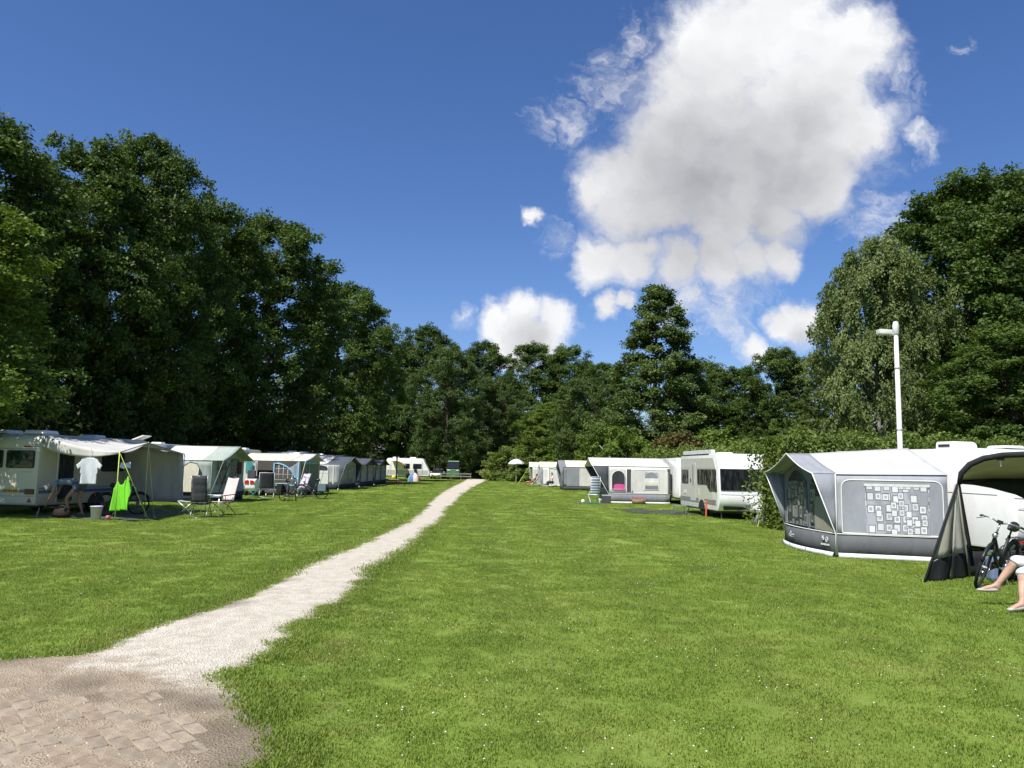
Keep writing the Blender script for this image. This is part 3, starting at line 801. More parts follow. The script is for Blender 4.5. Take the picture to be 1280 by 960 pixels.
    if kind != 'bush':
        zs = [0, .15, .5, 1.2] + list(np.linspace(2.2, H * top, 7))
        b.tube([trunk_pt(z) for z in zs], [trunk_r * (1.55 if z == 0 else 1.25 if z < .2 else 1.05 if z < .8 else 1) * max(0.12, (1 - 0.9 * z / (H * top))) ** 0.8 for z in zs], 9)
    else:
        for k in range(6):
            w = k * 1.05; b.tube([(0.12 * math.cos(w), 0.12 * math.sin(w), 0), (0.35 * Rr * math.cos(w), .35 * Rr * math.sin(w), H * .35), (.5 * Rr * math.cos(w + .3), .5 * Rr * math.sin(w + .3), H * .7)], [.05, .035, .015], 5)
    pick = r.permutation(nclump)[:(70 if kind != 'bush' else 12)]
    for i in pick:
        c = Vector(C[i]); z0 = max(0.22 * H if kind not in ('bush', 'birch') else 0.05, min(H * top * 0.97, c.z - (0.55 if kind != 'cone' else 0.12) * math.hypot(c.x, c.y) - 0.4))
        if kind == 'bush': z0 = 0.05
        p0 = trunk_pt(z0); mid = p0.lerp(c, 0.5) + Vector((0, 0, -0.10 * (c - p0).length if kind == 'oak' else 0.05)) + Vector(r.normal(0, 0.12, 3))
        rr0 = max(0.02, trunk_r * (0.34 if kind != 'cone' else 0.16) * max(0.15, 1 - z0 / H))
        b.tube([p0, p0.lerp(mid, .55) + Vector(r.normal(0, .07, 3)), mid, c], [rr0, rr0 * .75, rr0 * .5, rr0 * .16], 5, False)
    tm = bpy.data.meshes.new('trunk'); tm.from_pydata(b.V, [], b.F); tm.materials.append(bk)
    for p in tm.polygons: p.use_smooth = True
    return tm, crown

T_OAK = [make_tree('oak', s, 18.0, 5.0, 2.0, 330, 11, 25, 0.205, oak_leaf, bark, 0.34) for s in (1, 2, 3)]
T_MAPLE = [make_tree('round', s, 18.0, 5.6, 1.8, 330, 10, 21, 0.22, maple_leaf, bark, 0.36) for s in (11, 12)]
T_ALDER = make_tree('cone', 23, 20.0, 6.0, 2.6, 320, 11, 24, 0.235, alder_leaf, bark, 0.34)
T_BIRCH = make_tree('birch', 31, 14.5, 4.3, 2.0, 420, 12, 26, 0.185, birch_leaf, birch_bark, 0.24)
T_BUSH = [make_tree('bush', s, 4.0, 2.3, 0.1, 90, 10, 20, 0.17, fresh_leaf, bark, 0.08) for s in (41, 42)]
def swap_leaf(tm, m):
    c = tm[1].copy(); c.materials.clear(); c.materials.append(m); return (tm[0], c)
T_FRESH_OAK = swap_leaf(T_OAK[1], fresh_leaf)
T_FRESH_ROUND = swap_leaf(T_MAPLE[0], alder_leaf)
rust_leaf = leaf_material('rust_leaf', (0.070, 0.058, 0.020), (0.110, 0.092, 0.030), (0.15, 0.145, 0.045))
T_RUST = swap_leaf(T_BUSH[0], rust_leaf)
T_HEDGEBUSH = swap_leaf(T_BUSH[1], hedge_leaf)

def plant_tree(name, label, cat, meshes, x, y, H, Rr, nomH, nomR, rot, group):
    t = thing(name, label, cat, (x, y, 0), rot, group)
    sx = Rr / nomR; sz = H / nomH
    link_mesh('trunk' if cat == 'tree' else 'stem', meshes[0], t, sc=(sx, sx, sz))
    link_mesh('crown', meshes[1], t, sc=(sx, sx, sz))
    return t
LG = 'trees along the left edge of the field'; BG = 'trees closing the far end of the field'; RG = 'trees behind the right row'
TREES = [
 # x, y, H, R, meshes, nominal H, R, name, label, group
 (-18.7, 23.6, 10.2, 3.9, T_FRESH_OAK, 18, 5, 'broadleaf_tree', 'bright yellow-green tree leaning into the photo at its left edge, above the cream caravan', LG),
 (-22.2, 30.0, 15.2, 4.6, T_OAK[0], 18, 5, 'oak_tree', 'tall dark oak at the left edge with ragged open top against the sky', LG),
 (-20.6, 36.0, 16.6, 4.2, T_OAK[1], 18, 5, 'oak_tree', 'dark oak behind the cream caravan with a flat broken top', LG),
 (-19.6, 40.5, 18.6, 4.0, T_OAK[2], 18, 5, 'oak_tree', 'tallest dark oak of the left wood, with a pointed crown top', LG),
 (-19.8, 48.0, 17.9, 4.6, T_OAK[0], 18, 5, 'oak_tree', 'dark oak with stepped crown between the pointed oak and the broad lit oak', LG),
 (-17.8, 55.0, 19.0, 5.8, T_OAK[1], 18, 5, 'oak_tree', 'broad sunlit oak with a rounded crown behind the green-trimmed awning', LG),
 (-16.2, 71.0, 18.3, 5.2, T_OAK[2], 18, 5, 'oak_tree', 'sunlit oak sloping down at the right end of the left wood', LG),
 (-23.0, 128.0, 24.6, 6.6, T_OAK[0], 18, 5, 'oak_tree', 'dark oak behind the far dark awnings, left of the far white caravan', BG),
 (-9.6, 113.0, 19.0, 5.6, T_MAPLE[0], 18, 5.6, 'maple_tree', 'grey-green round-crowned tree beside the far white caravan and green van', BG),
 (-14.5, 126.0, 24.2, 6.4, T_OAK[1], 18, 5, 'oak_tree', 'tall tree rising behind the round grey-green one', BG),
 (-5.6, 132.0, 23.0, 5.6, T_OAK[2], 18, 5, 'oak_tree', 'dark tree to the right of the round grey-green one', BG),
 (3.4, 136.0, 23.4, 6.4, T_OAK[0], 18, 5, 'oak_tree', 'far dark tree left of the two low-topped ones under the small cloud', BG),
 (9.8, 134.0, 22.6, 6.0, T_OAK[1], 18, 5, 'oak_tree', 'far dark tree with a round top just left of the tall pointed tree', BG),
 (16.5, 132.0, 19.5, 6.0, T_OAK[2], 18, 5, 'oak_tree', 'far dark tree half hidden behind the tall pointed tree', BG),
 (-1.5, 122.0, 16.0, 5.4, T_MAPLE[1], 18, 5.6, 'maple_tree', 'dark tree overhanging the end of the gravel path', BG),
 (5.0, 100.0, 9.9, 4.2, T_FRESH_OAK, 18, 5, 'broadleaf_tree', 'low wide bright-green tree behind the cream tents', BG),
 (9.4, 90.0, 12.3, 4.2, T_MAPLE[1], 18, 5.6, 'maple_tree', 'olive-green tree between the low bright-green one and the tall pointed tree', RG),
 (14.4, 75.0, 19.8, 6.1, T_ALDER, 20, 5.4, 'alder_tree', 'tall pointed tree standing clear against the clouds', RG),
 (19.8, 82.0, 13.4, 4.6, T_FRESH_ROUND, 18, 5.6, 'maple_tree', 'mid-green tree close on the right of the tall pointed tree', RG),
 (22.8, 79.0, 12.2, 4.6, T_OAK[0], 18, 5, 'oak_tree', 'low dark tree halfway between the tall pointed tree and the weeping birch', RG),
 (25.3, 73.0, 13.2, 3.6, T_OAK[2], 18, 5, 'oak_tree', 'dark tree with a rounded knob top left of the weeping birch', RG),
 (28.5, 72.0, 12.4, 4.2, T_FRESH_ROUND, 18, 5.6, 'maple_tree', 'green tree partly hidden by the left side of the weeping birch', RG),
 (20.7, 43.0, 14.4, 3.1, T_BIRCH, 14.5, 4.3, 'birch_tree', 'pale weeping birch behind the lamp post', RG),
 (28.2, 46.0, 19.6, 5.6, T_OAK[1], 18, 5, 'oak_tree', 'large dark oak filling the upper right edge of the photo', RG),
 (33.5, 43.0, 20.0, 6.0, T_OAK[2], 18, 5, 'oak_tree', 'dark oak cut off by the right edge of the photo', RG),
 (37.0, 57.0, 24.0, 7.0, T_OAK[0], 18, 5, 'oak_tree', 'oak showing through the gaps of the large right-hand oaks', RG),
 (24.6, 37.5, 9.0, 3.6, T_OAK[0], 18, 5, 'oak_tree', 'low dark oak under the large oak, behind the hedge on the right', RG),
]
trr = random.Random(3)
for (x, y, H, Rr, ms, nH, nR, nm, lb, gp) in TREES:
    if gp == LG and y > 25: x, y, H, Rr = x * 1.22, y * 1.22, 1.7 + (H - 1.7) * 1.22, Rr * 1.2
    plant_tree(nm, lb, 'tree', ms, x, y, H, Rr, nH, nR, trr.uniform(0, 6.28), gp)
SG = 'shrubs behind the tents'
SHRUBS = [
 (9.6, 62.0, 4.4, 2.6, T_BUSH[0], 'bright green shrub behind the cream tents, right of the low wide tree'),
 (12.4, 56.0, 4.3, 2.4, T_RUST, 'rust-brown shrub at the foot of the tall pointed tree'),
 (8.3, 69.0, 5.4, 2.6, T_BUSH[1], 'yellow-green shrub rising above the cream tents'),
 (15.6, 58.0, 4.6, 2.8, T_BUSH[0], 'bright green shrub behind the roof box of the white caravan'),
 (-0.3, 101.0, 4.2, 3.2, T_HEDGEBUSH, 'green shrub at the bend of the path, left of the white parasol'),
 (3.0, 98.0, 3.6, 2.8, T_HEDGEBUSH, 'green shrub directly behind the white parasol'),
 (6.2, 94.0, 4.6, 3.2, T_BUSH[1], 'green shrub behind the farthest cream tent'),
 (-7.6, 124.0, 5.5, 2.2, T_BUSH[0], 'olive shrub just above the green van'),
]
for (x, y, H, Rr, ms, lb) in SHRUBS:
    plant_tree('shrub', lb, 'shrub', ms, x, y, H, Rr, 4.0, 2.3, trr.uniform(0, 6.28), SG)

# ------------------------------------------------------------------ hedges: boxes of leaves with an uneven skin, on stems
def hedge(name, label, pts, width, height, n, leaf, mat, seed, lumps=0.25):
    r = np.random.default_rng(seed)
    t = thing(name, label, 'hedge', (pts[0][0], pts[0][1], 0))
    P = np.array(pts, float); seg = np.linalg.norm(P[1:] - P[:-1], axis=1); cum = np.concatenate([[0], np.cumsum(seg)])
    s = r.uniform(0, cum[-1], n); i = np.clip(np.searchsorted(cum, s) - 1, 0, len(seg) - 1)
    f = (s - cum[i]) / seg[i]; c = P[i] * (1 - f[:, None]) + P[i + 1] * f[:, None]
    d = (P[i + 1] - P[i]) / seg[i][:, None]; nn = np.stack([-d[:, 1], d[:, 0]], 1)
    face = r.random(n)
    lump = lambda a, b: lumps * (np.sin(a * 1.3 + b * 1.1 + seed) * .5 + np.sin(a * 3.1 - b * 2.3) * .35 + np.sin(a * 7.3 + b * 5.1) * .25)
    side = np.where(face < 0.34, -1.0, np.where(face < 0.68, 1.0, r.uniform(-1, 1, n)))
    z = np.where(face < 0.68, height * r.random(n) ** 0.85, height)
    depth = r.exponential(0.10, n)
    off = side * width / 2; k = face < 0.68
    bul = lump(s, z)
    off = np.where(k, off + np.sign(side) * (bul - depth), off)
    z = np.where(k, z, z + lump(s, off * 2 + 3) - depth) + r.normal(0, 0.05, n)
    z = np.maximum(0.05, z)
    # end faces
    e0 = r.random(n) < 0.10; 
    along = np.where(e0 & (s < cum[-1] * 0.5), -r.random(n) * 0.25 - s * 0 , 0)
    s_end = np.where(e0, np.where(s < cum[-1] / 2, -s, 0), 0)
    c = c + d * (s_end + along * 0 + np.where(e0 & (s < cum[-1] / 2), lump(z, off) * 0.8, 0))[:, None]
    off = np.where(e0, r.uniform(-1, 1, n) * width / 2, off); z = np.where(e0 & k, z, np.where(e0, height * r.random(n), z))
    q_ = r.random(n) < 0.27      # a well-filled end
    c = np.where(q_[:, None], P[0] + d * (r.random(n) ** 1.4 * 2.2 - 0.45)[:, None], c); off = np.where(q_, r.uniform(-1, 1, n) * width * .5, off); z = np.where(q_, height * r.random(n), z)
    L = np.stack([c[:, 0] - pts[0][0] + nn[:, 0] * off, c[:, 1] - pts[0][1] + nn[:, 1] * off, z], 1)
    Nn = np.stack([nn[:, 0] * np.sign(off) * k, nn[:, 1] * np.sign(off) * k, np.where(k, 0.35, 1.0)], 1) * 0.8 + r.normal(size=(n, 3)) * 0.6
    tint = np.clip(0.5 + 0.16 * np.sin(s * 2.1 + z * 3) + r.normal(0, 0.16, n), 0, 1)
    link_mesh('foliage', leaf_mesh('hedge_foliage', L, Nn, leaf * r.uniform(.6, 1.4, n), tint, mat, seed=seed), t)
    b = MB()
    q = 0.0
    while q < cum[-1]:
        j = min(np.searchsorted(cum, q, side='right') - 1, len(seg) - 1); g_ = (q - cum[j]) / seg[j]
        p = P[j] * (1 - g_) + P[j + 1] * g_ - P[0]
        for _ in range(2):
            a, bb = r.normal(0, width * .12, 2); b.tube([(p[0] + a, p[1] + bb, 0), (p[0] + a * 1.6, p[1] + bb * 1.6, height * .5), (p[0] + a * 2.5, p[1] + bb * 2.4, height * .85)], [.035, .025, .01], 5)
        q += 0.6
    b.build('stem', bark, t)
    return t
hedge('hedge', 'tall leafy green hedge behind the big grey awning', [(8.35, 23.3), (11.5, 24.6), (17, 26.2), (31, 28.0)], 1.5, 2.8, 92000, 0.10, hedge_leaf, 5, 0.30)
hedge('hedge', 'light green hedge running behind the white caravan and white awning', [(13.6, 28.5), (12.4, 40), (11.2, 52), (10.4, 66)], 1.8, 3.0, 40000, 0.17, hedge_leaf, 8, 0.45)

# ------------------------------------------------------------------ dense undergrowth and the wood beyond, each one mass
def mass(name, spots, n, leaf, mat, seed):
    r = np.random.default_rng(seed)
    S = np.array(spots, float)                       # x, y, radius, height
    w = S[:, 2] * S[:, 3]; i = r.choice(len(S), n, p=w / w.sum())
    u = unit(r, n) * (r.random((n, 1)) ** 0.30)
    L = np.stack([S[i, 0] + u[:, 0] * S[i, 2], S[i, 1] + u[:, 1] * S[i, 2], np.abs(u[:, 2]) * S[i, 3]], 1)
    L += 0.35 * np.sin(L[:, [1, 2, 0]] * 2.1 + seed) + r.normal(0, .12, (n, 3)); L[:, 2] = np.abs(L[:, 2])
    Nn = u * 0.6 + np.array([0, 0, .45]) + r.normal(size=(n, 3)) * 0.6
    tint = np.clip(0.45 + 0.2 * np.sin(i * 1.7) + r.normal(0, .14, n), 0, 1)
    me = leaf_mesh(name, L, Nn, leaf * r.uniform(.6, 1.4, n), tint, mat, seed=seed)
    o = bpy.data.objects.new(name, me); COL.objects.link(o); tag(o, kind='stuff'); return o
mr = random.Random(9)
sp = [(-22.5 + mr.uniform(-1.0, 1.0), y, mr.uniform(2.0, 3.2), mr.uniform(3.2, 6.0)) for y in np.arange(20, 128, 2.3)]
sp += [(-28.5 + mr.uniform(-1.5, 1.5), y, mr.uniform(3, 4.5), mr.uniform(8, 12.5)) for y in np.arange(18, 128, 3.2)]
mass('undergrowth', sp, 120000, 0.29, wood_leaf, 61)
sp = [(x, 141 + mr.uniform(-4, 4), mr.uniform(4.0, 6), mr.uniform(9, 15)) for x in np.arange(-44, 34, 4.0)]
sp += [(x, 127 + mr.uniform(-3, 3), mr.uniform(3.0, 4.4), mr.uniform(4, 7)) for x in np.arange(-30, 24, 3.6) if not -9.6 < x < -4.6]
sp += [(x, 88 + mr.uniform(-3, 3), mr.uniform(3.4, 4.6), mr.uniform(5, 9)) for x in np.arange(15, 44, 3.6)]
sp += [(x, 54 + mr.uniform(-3, 3), mr.uniform(3.0, 4.4), mr.uniform(5, 9)) for x in np.arange(23, 48, 3.4)]
sp += [(12.5 + (y - 92) * -0.12 + mr.uniform(-1, 1), y, 2.6, mr.uniform(4, 6)) for y in np.arange(78, 125, 3.6)]
mass('woods', sp, 130000, 0.42, wood_leaf, 62)
# ------------------------------------------------------------------ awnings (tents built on to caravans)
WHITE_PIPE = cloth('white_piping', (0.72, 0.72, 0.70), 0, 0.1, 9, 0.6, 0.05, 0.1)
STEEL = metal('tent_steel', (0.50, 0.50, 0.50), 0.4)
ALU = metal('aluminium', (0.68, 0.68, 0.67), 0.38)
BLACKP = plastic('black_plastic', (0.022, 0.022, 0.024))
RUBBER = surf('rubber', (0.022, 0.022, 0.022), 0.85, 0, 0.25, 0.2, 12.0)
DARKMESH = cloth('dark_mesh', (0.045, 0.048, 0.052), 0.05, 0.5, 6.0, 0.55, 0.25, 0.0)
LIME_ROPE = plastic('lime_rope', (0.52, 0.60, 0.14), 0.7)
GREY_ROPE = plastic('grey_rope', (0.50, 0.50, 0.42), 0.7)

def awning(name, label, O, ang, L, D, he, hr, oh, cols, side, near=(), front=(), skew=0.0, group=None,
           hrb=None, skirt=0.25, accent=0.75, wing=0.5, pipe=WHITE_PIPE, strip=None, sag=0.05, skirt_bow=0.0, peg=True, marks=None):
    """Ridge tent seen end on. Local x runs along the front (away from the near corner when side=+1), local y goes
    back to the caravan, z is up. Wall coordinates: near wall (y, z); front wall (s, z)."""
    t = thing(name, label, 'awning', (O[0], O[1], 0), R(ang), group)
    hrb = hrb or hr
    X = lambda s, y=0.0: side * s + skew * y
    ridge = lambda y: hr + (hrb - hr) * max(0, y) / D
    def P(s, y, z): return (X(s, y), y, z)
    def slope(y0, y1, s0, s1, z0f, z1f, nu, nv, sg):
        b = MB()
        def fn(u, v, p):
            return (p.x, p.y, p.z - sg * math.sin(math.pi * u) * (0.6 + 0.4 * math.cos(v * 9)) + 0.012 * math.sin(v * 21 + u * 5) * math.sin(math.pi * u))
        b.sheet(P(s0, y0, z0f(y0)), P(s1, y0, z1f(y0)), P(s1, y1, z1f(y1)), P(s0, y1, z0f(y1)), nu, nv, fn); return b
    e = lambda y: he + (0.03 * (hrb - hr) / 0.2 * max(0, y) / D if hrb else 0)
    ya = accent
    roof = MB()
    for (s0,) in ((0.0,), (L,)):
        q = slope(ya, D, s0, L / 2, e, ridge, 8, 12, sag); roof.add(q.V, q.F)
    roof.build('roof', cols['roof'], t, True, solid=0.006)
    por = MB()
    for s0 in (0.0, L):
        q = slope(-oh, ya, s0, L / 2, e, ridge, 8, 6, sag); por.add(q.V, q.F)
    por.build('porch_roof', cols['accent'], t, True, solid=0.008)
    # walls
    zs = skirt
    w = MB().sheet(P(0, 0, zs), P(0, D, zs), P(0, D, e(D) - .01), P(0, 0, e(0) - .01), 10, 6, lambda u, v, p: (p.x + side * 0.012 * (1 + math.sin(u * 9)) * math.sin(math.pi * v), p.y, p.z))
    w.build('side_wall', cols['wall'], t, True, solid=0.005)
    w = MB().poly([P(L, 0, zs), P(L, D, zs), P(L, D, e(D) - .01), P(L, 0, e(0) - .01)])
    w.build('side_wall', cols['wall'], t, solid=0.005)
    w = MB().poly([P(0.01, 0, zs), P(L - .01, 0, zs), P(L - .01, 0, he - .02), P(L / 2, 0, hr - .03), P(0.01, 0, he - .02)])
    w.build('front_wall', cols['front'], t, solid=0.005)
    # skirt along the near side and the front, bowing out a little in front
    n = 10
    bow = lambda u: -skirt_bow * math.sin(math.pi * u)
    k = MB().sheet(P(-.012, 0, .05), P(-.012, D, .05), P(-.006, D, zs + .01), P(-.006, 0, zs + .01), n, 2, lambda u, v, p: (p.x - side * .03 * (1 - v) * abs(math.sin(u * 11)), p.y, p.z))
    f_ = MB().sheet(P(0, -.012, .05), P(L, -.012, .05), P(L, -.006, zs + .01), P(0, -.006, zs + .01), n, 2, lambda u, v, p: (p.x, p.y + bow(u) * (1 - .3 * v) - .02 * (1 - v) * abs(math.sin(u * 13)), p.z))
    k.add(f_.V, f_.F); k.build('skirt', cols['skirt'], t, True, solid=0.005)
    if strip:
        k = MB().sheet(P(-.085, 0, .012), P(-.085, D, .012), P(-.052, D, .10), P(-.052, 0, .10), n, 1)
        f_ = MB().sheet(P(0, -.085, .012), P(L, -.085, .012), P(L, -.055, .10), P(0, -.055, .10), n, 1, lambda u, v, p: (p.x, p.y + bow(u) * 1.06, p.z))
        k.add(f_.V, f_.F); k.build('mud_flap', strip, t, True, solid=0.005)
    # porch wings from the overhang down to the corners
    if wing is not None:
        for s0 in (0.0, L):
            zb = zs if wing else he - .4
            MB().sheet(P(s0, 0, zb), P(s0, 0, he - .01), P(s0, -oh, he - .01), P(s0, -oh * .02, zb), 3, 3).build('porch_wing', cols.get('wing', cols['accent']), t, True, solid=0.005)
    # seams
    pp = MB()
    hood = lambda s0: [P(s0 + (L / 2 - s0) * u, -oh - .004, he + (hr - he) * u - sag * math.sin(math.pi * u)) for u in [i / 6 for i in range(7)]]
    for s0 in (0.0, L): pp.tube(hood(s0), 0.013, 5)
    pp.tube([P(0, -oh, he), P(0, -oh * .02 - .01, zs), P(0, -.02, .04)], 0.012, 5)
    pp.tube([P(L, -oh, he), P(L, -oh * .02 - .01, zs)], 0.012, 5)
    pp.tube([P(-.012, 0, .05), P(-.012, 0, he)], 0.011, 5)
    pp.tube([P(-.012, .01, he - .005), P(-.012, D, e(D) - .005)], 0.011, 5)
    pp.tube([P(-.016, 0, zs), P(-.016, D, zs)], 0.011, 5)
    pp.tube([P(L * u, bow(u) * .7 - .016, zs) for u in [i / 8 for i in range(9)]], 0.011, 5)
    for q in (.36, .68):
        yq = D * q; pp.tube([P((L / 2) * u, yq, e(yq) + (ridge(yq) - e(yq)) * u - sag * math.sin(math.pi * u) * (0.6 + 0.4 * math.cos(9 * (yq - ya) / (D - ya))) + .006) for u in [i / 8 for i in range(9)]], 0.004, 4)
    pp.build('piping', pipe, t, True)
    fr = MB()
    for q in (0.04, L / 2, L - .04): fr.tube([P(q, .06, 0), P(q, .06, (hr if q == L / 2 else he) - .05)], 0.014, 6)
    fr.tube([P(L / 2, .05, hr - .05), P(L / 2, D, hrb - .05)], 0.014, 6)
    for q in (0.04, L - .04): fr.tube([P(q, .06, he - .05), P(L / 2, .06, hr - .05)], .012, 6)
    fr.build('pole_frame', STEEL, t, True)
    # openings
    def outline(a0, a1, z0, z1, arch):
        if arch == 'round':
            r_ = min((a1 - a0) * .5, (z1 - z0) * .45); c_ = [(a0, z0), (a1, z0)]
            c_ += [(a1 + (-(a1 - a0) / 2) * (1 - math.cos(w)), z1 - r_ + r_ * math.sin(w)) for w in [i * math.pi / 2 / 6 for i in range(7)]]
            c_ += [(a0 + ((a1 - a0) / 2) * (1 - math.cos(w)), z1 - r_ + r_ * math.sin(w)) for w in [(6 - i) * math.pi / 2 / 6 for i in range(1, 7)]]
            return c_
        if arch == 'soft': return fillet([(a0, z0), (a1, z0), (a1, z1), (a0, z1)], [0.03, 0.03, .18, .18])
        if arch == 'quarter':
            c_ = [(a0, z0), (a1, z0)]
            return c_ + [(a0 + (a1 - a0) * math.cos(w), z0 + (z1 - z0) * math.sin(w)) for w in [i * math.pi / 2 / 8 for i in range(1, 9)]]
        if isinstance(arch, (list, tuple)): return list(arch)
        return [(a0, z0), (a1, z0), (a1, z1), (a0, z1)]
    def opening(wall, nm, a0, a1, z0, z1, m, arch=None, rim=WHITE_PIPE, rr=0.014, bars=None, off=0.012, lab=None):
        pts = outline(a0, a1, z0, z1, arch)
        T = (lambda a, z, o=off: P(-o, a, z)) if wall == 'near' else (lambda a, z, o=off: P(a, -o, z))
        o = MB().poly([T(a, z) for a, z in pts]).build(nm, m, t, solid=0.006)
        if lab: o['label'] = lab
        if rim is not None:
            MB().tube([T(a, z, off + .004) for a, z in pts + pts[:1]], rr, 5, False).build('frame', rim, o, True)
        if bars:
            b = MB()
            nx, nz, bm_ = bars
            for i in range(1, nx): 
                a = a0 + (a1 - a0) * i / nx; zt = z1 if arch != 'quarter' else z0 + (z1 - z0) * math.sqrt(max(0, 1 - ((a - a0) / (a1 - a0)) ** 2))
                b.tube([T(a, z0, off + .006), T(a, zt - .02, off + .006)], .012, 4)
            for i in range(1, nz):
                z = z0 + (z1 - z0) * i / nz; at_ = a1 if arch != 'quarter' else a0 + (a1 - a0) * math.sqrt(max(0, 1 - ((z - z0) / (z1 - z0)) ** 2))
                b.tube([T(a0, z, off + .006), T(at_ - .02, z, off + .006)], .012, 4)
            b.build('glazing_bar', bm_, o, True)
        return o
    for q in near: opening('near', **q) if isinstance(q, dict) else opening('near', *q)
    for q in front: opening('front', **q) if isinstance(q, dict) else opening('front', *q)
    if marks:
        b = MB()
        for (wl, a, z, kind) in marks:
            T = (lambda a_, z_: P(-.05, a_, z_)) if wl == 'near' else (lambda a_, z_: P(a_, -.045 + bow(a_ / L), z_))
            if kind == 'swoosh':
                for i in range(8): 
                    if i not in (5,): b.tube([T(a + .05 * i, z + .012 * math.sin(i * 1.3)), T(a + .05 * i + .035, z + .012 * math.sin(i * 1.3 + .5))], .010, 4)
                b.tube([T(a + .02, z - .04), T(a + .2, z - .055), T(a + .42, z - .03)], .005, 4)
                b.tube([T(a + .2, z + .03), T(a + .24, z + .07)], .006, 4)
            elif kind == 'crest':
                b.tube(arc((a, z), (.035, .05), 0, 6.283, 12, T), .007, 4)
                b.tube([T(a - .02, z), T(a + .02, z)], .006, 4)
                for w in range(3):
                    x, y = math.cos(w * 1.047), math.sin(w * 1.047); b.tube([T(a + .13 - .045 * x, z + .02 - .045 * y), T(a + .13 + .045 * x, z + .02 + .045 * y)], .009, 4)
                for i in range(6): b.box(T(a - .06 + i * .05, z - .11), (.035, .012, .035))
        b.build('printed_badge', WHITE_PIPE, t)
    if peg:
        for (s, y) in ((0, -.06), (L * .33, -.08), (L * .66, -.08), (L, -.06)):
            MB().tube([P(s, y + bow(s / L), .10), P(s - .02, y - .05 + bow(s / L), -.02)], .007, 4).build('peg', STEEL, t)
        for y in (.02, D * .5, D * .95): MB().tube([P(-.04, y, .10), P(-.10, y, -.02)], .007, 4).build('peg', STEEL, t)
    return t

# ------------------------------------------------------------------ caravans
def wheel_parts(parent, name, r, w, M, rim_mat=None, spokes=5):
    """tyre and rim about local origin, axis along local y, moved by M"""
    ty = MB().lathe([(r * .62, -w / 2), (r * .92, -w / 2), (r, -w * .32), (r, w * .32), (r * .92, w / 2), (r * .62, w / 2)], n=22, M=Matrix.Rotation(R(90), 4, 'X')).xf(M)
    o = ty.build(name, RUBBER, parent, True)
    rm = MB().lathe([(0.001, w * .20), (r * .2, w * .26), (r * .55, w * .16), (r * .63, w * .42), (r * .63, -w * .42), (.001, -w * .42)], n=22, M=Matrix.Rotation(R(90), 4, 'X')).xf(M)
    rm.build('rim', rim_mat or ALU, o, True)
    return o

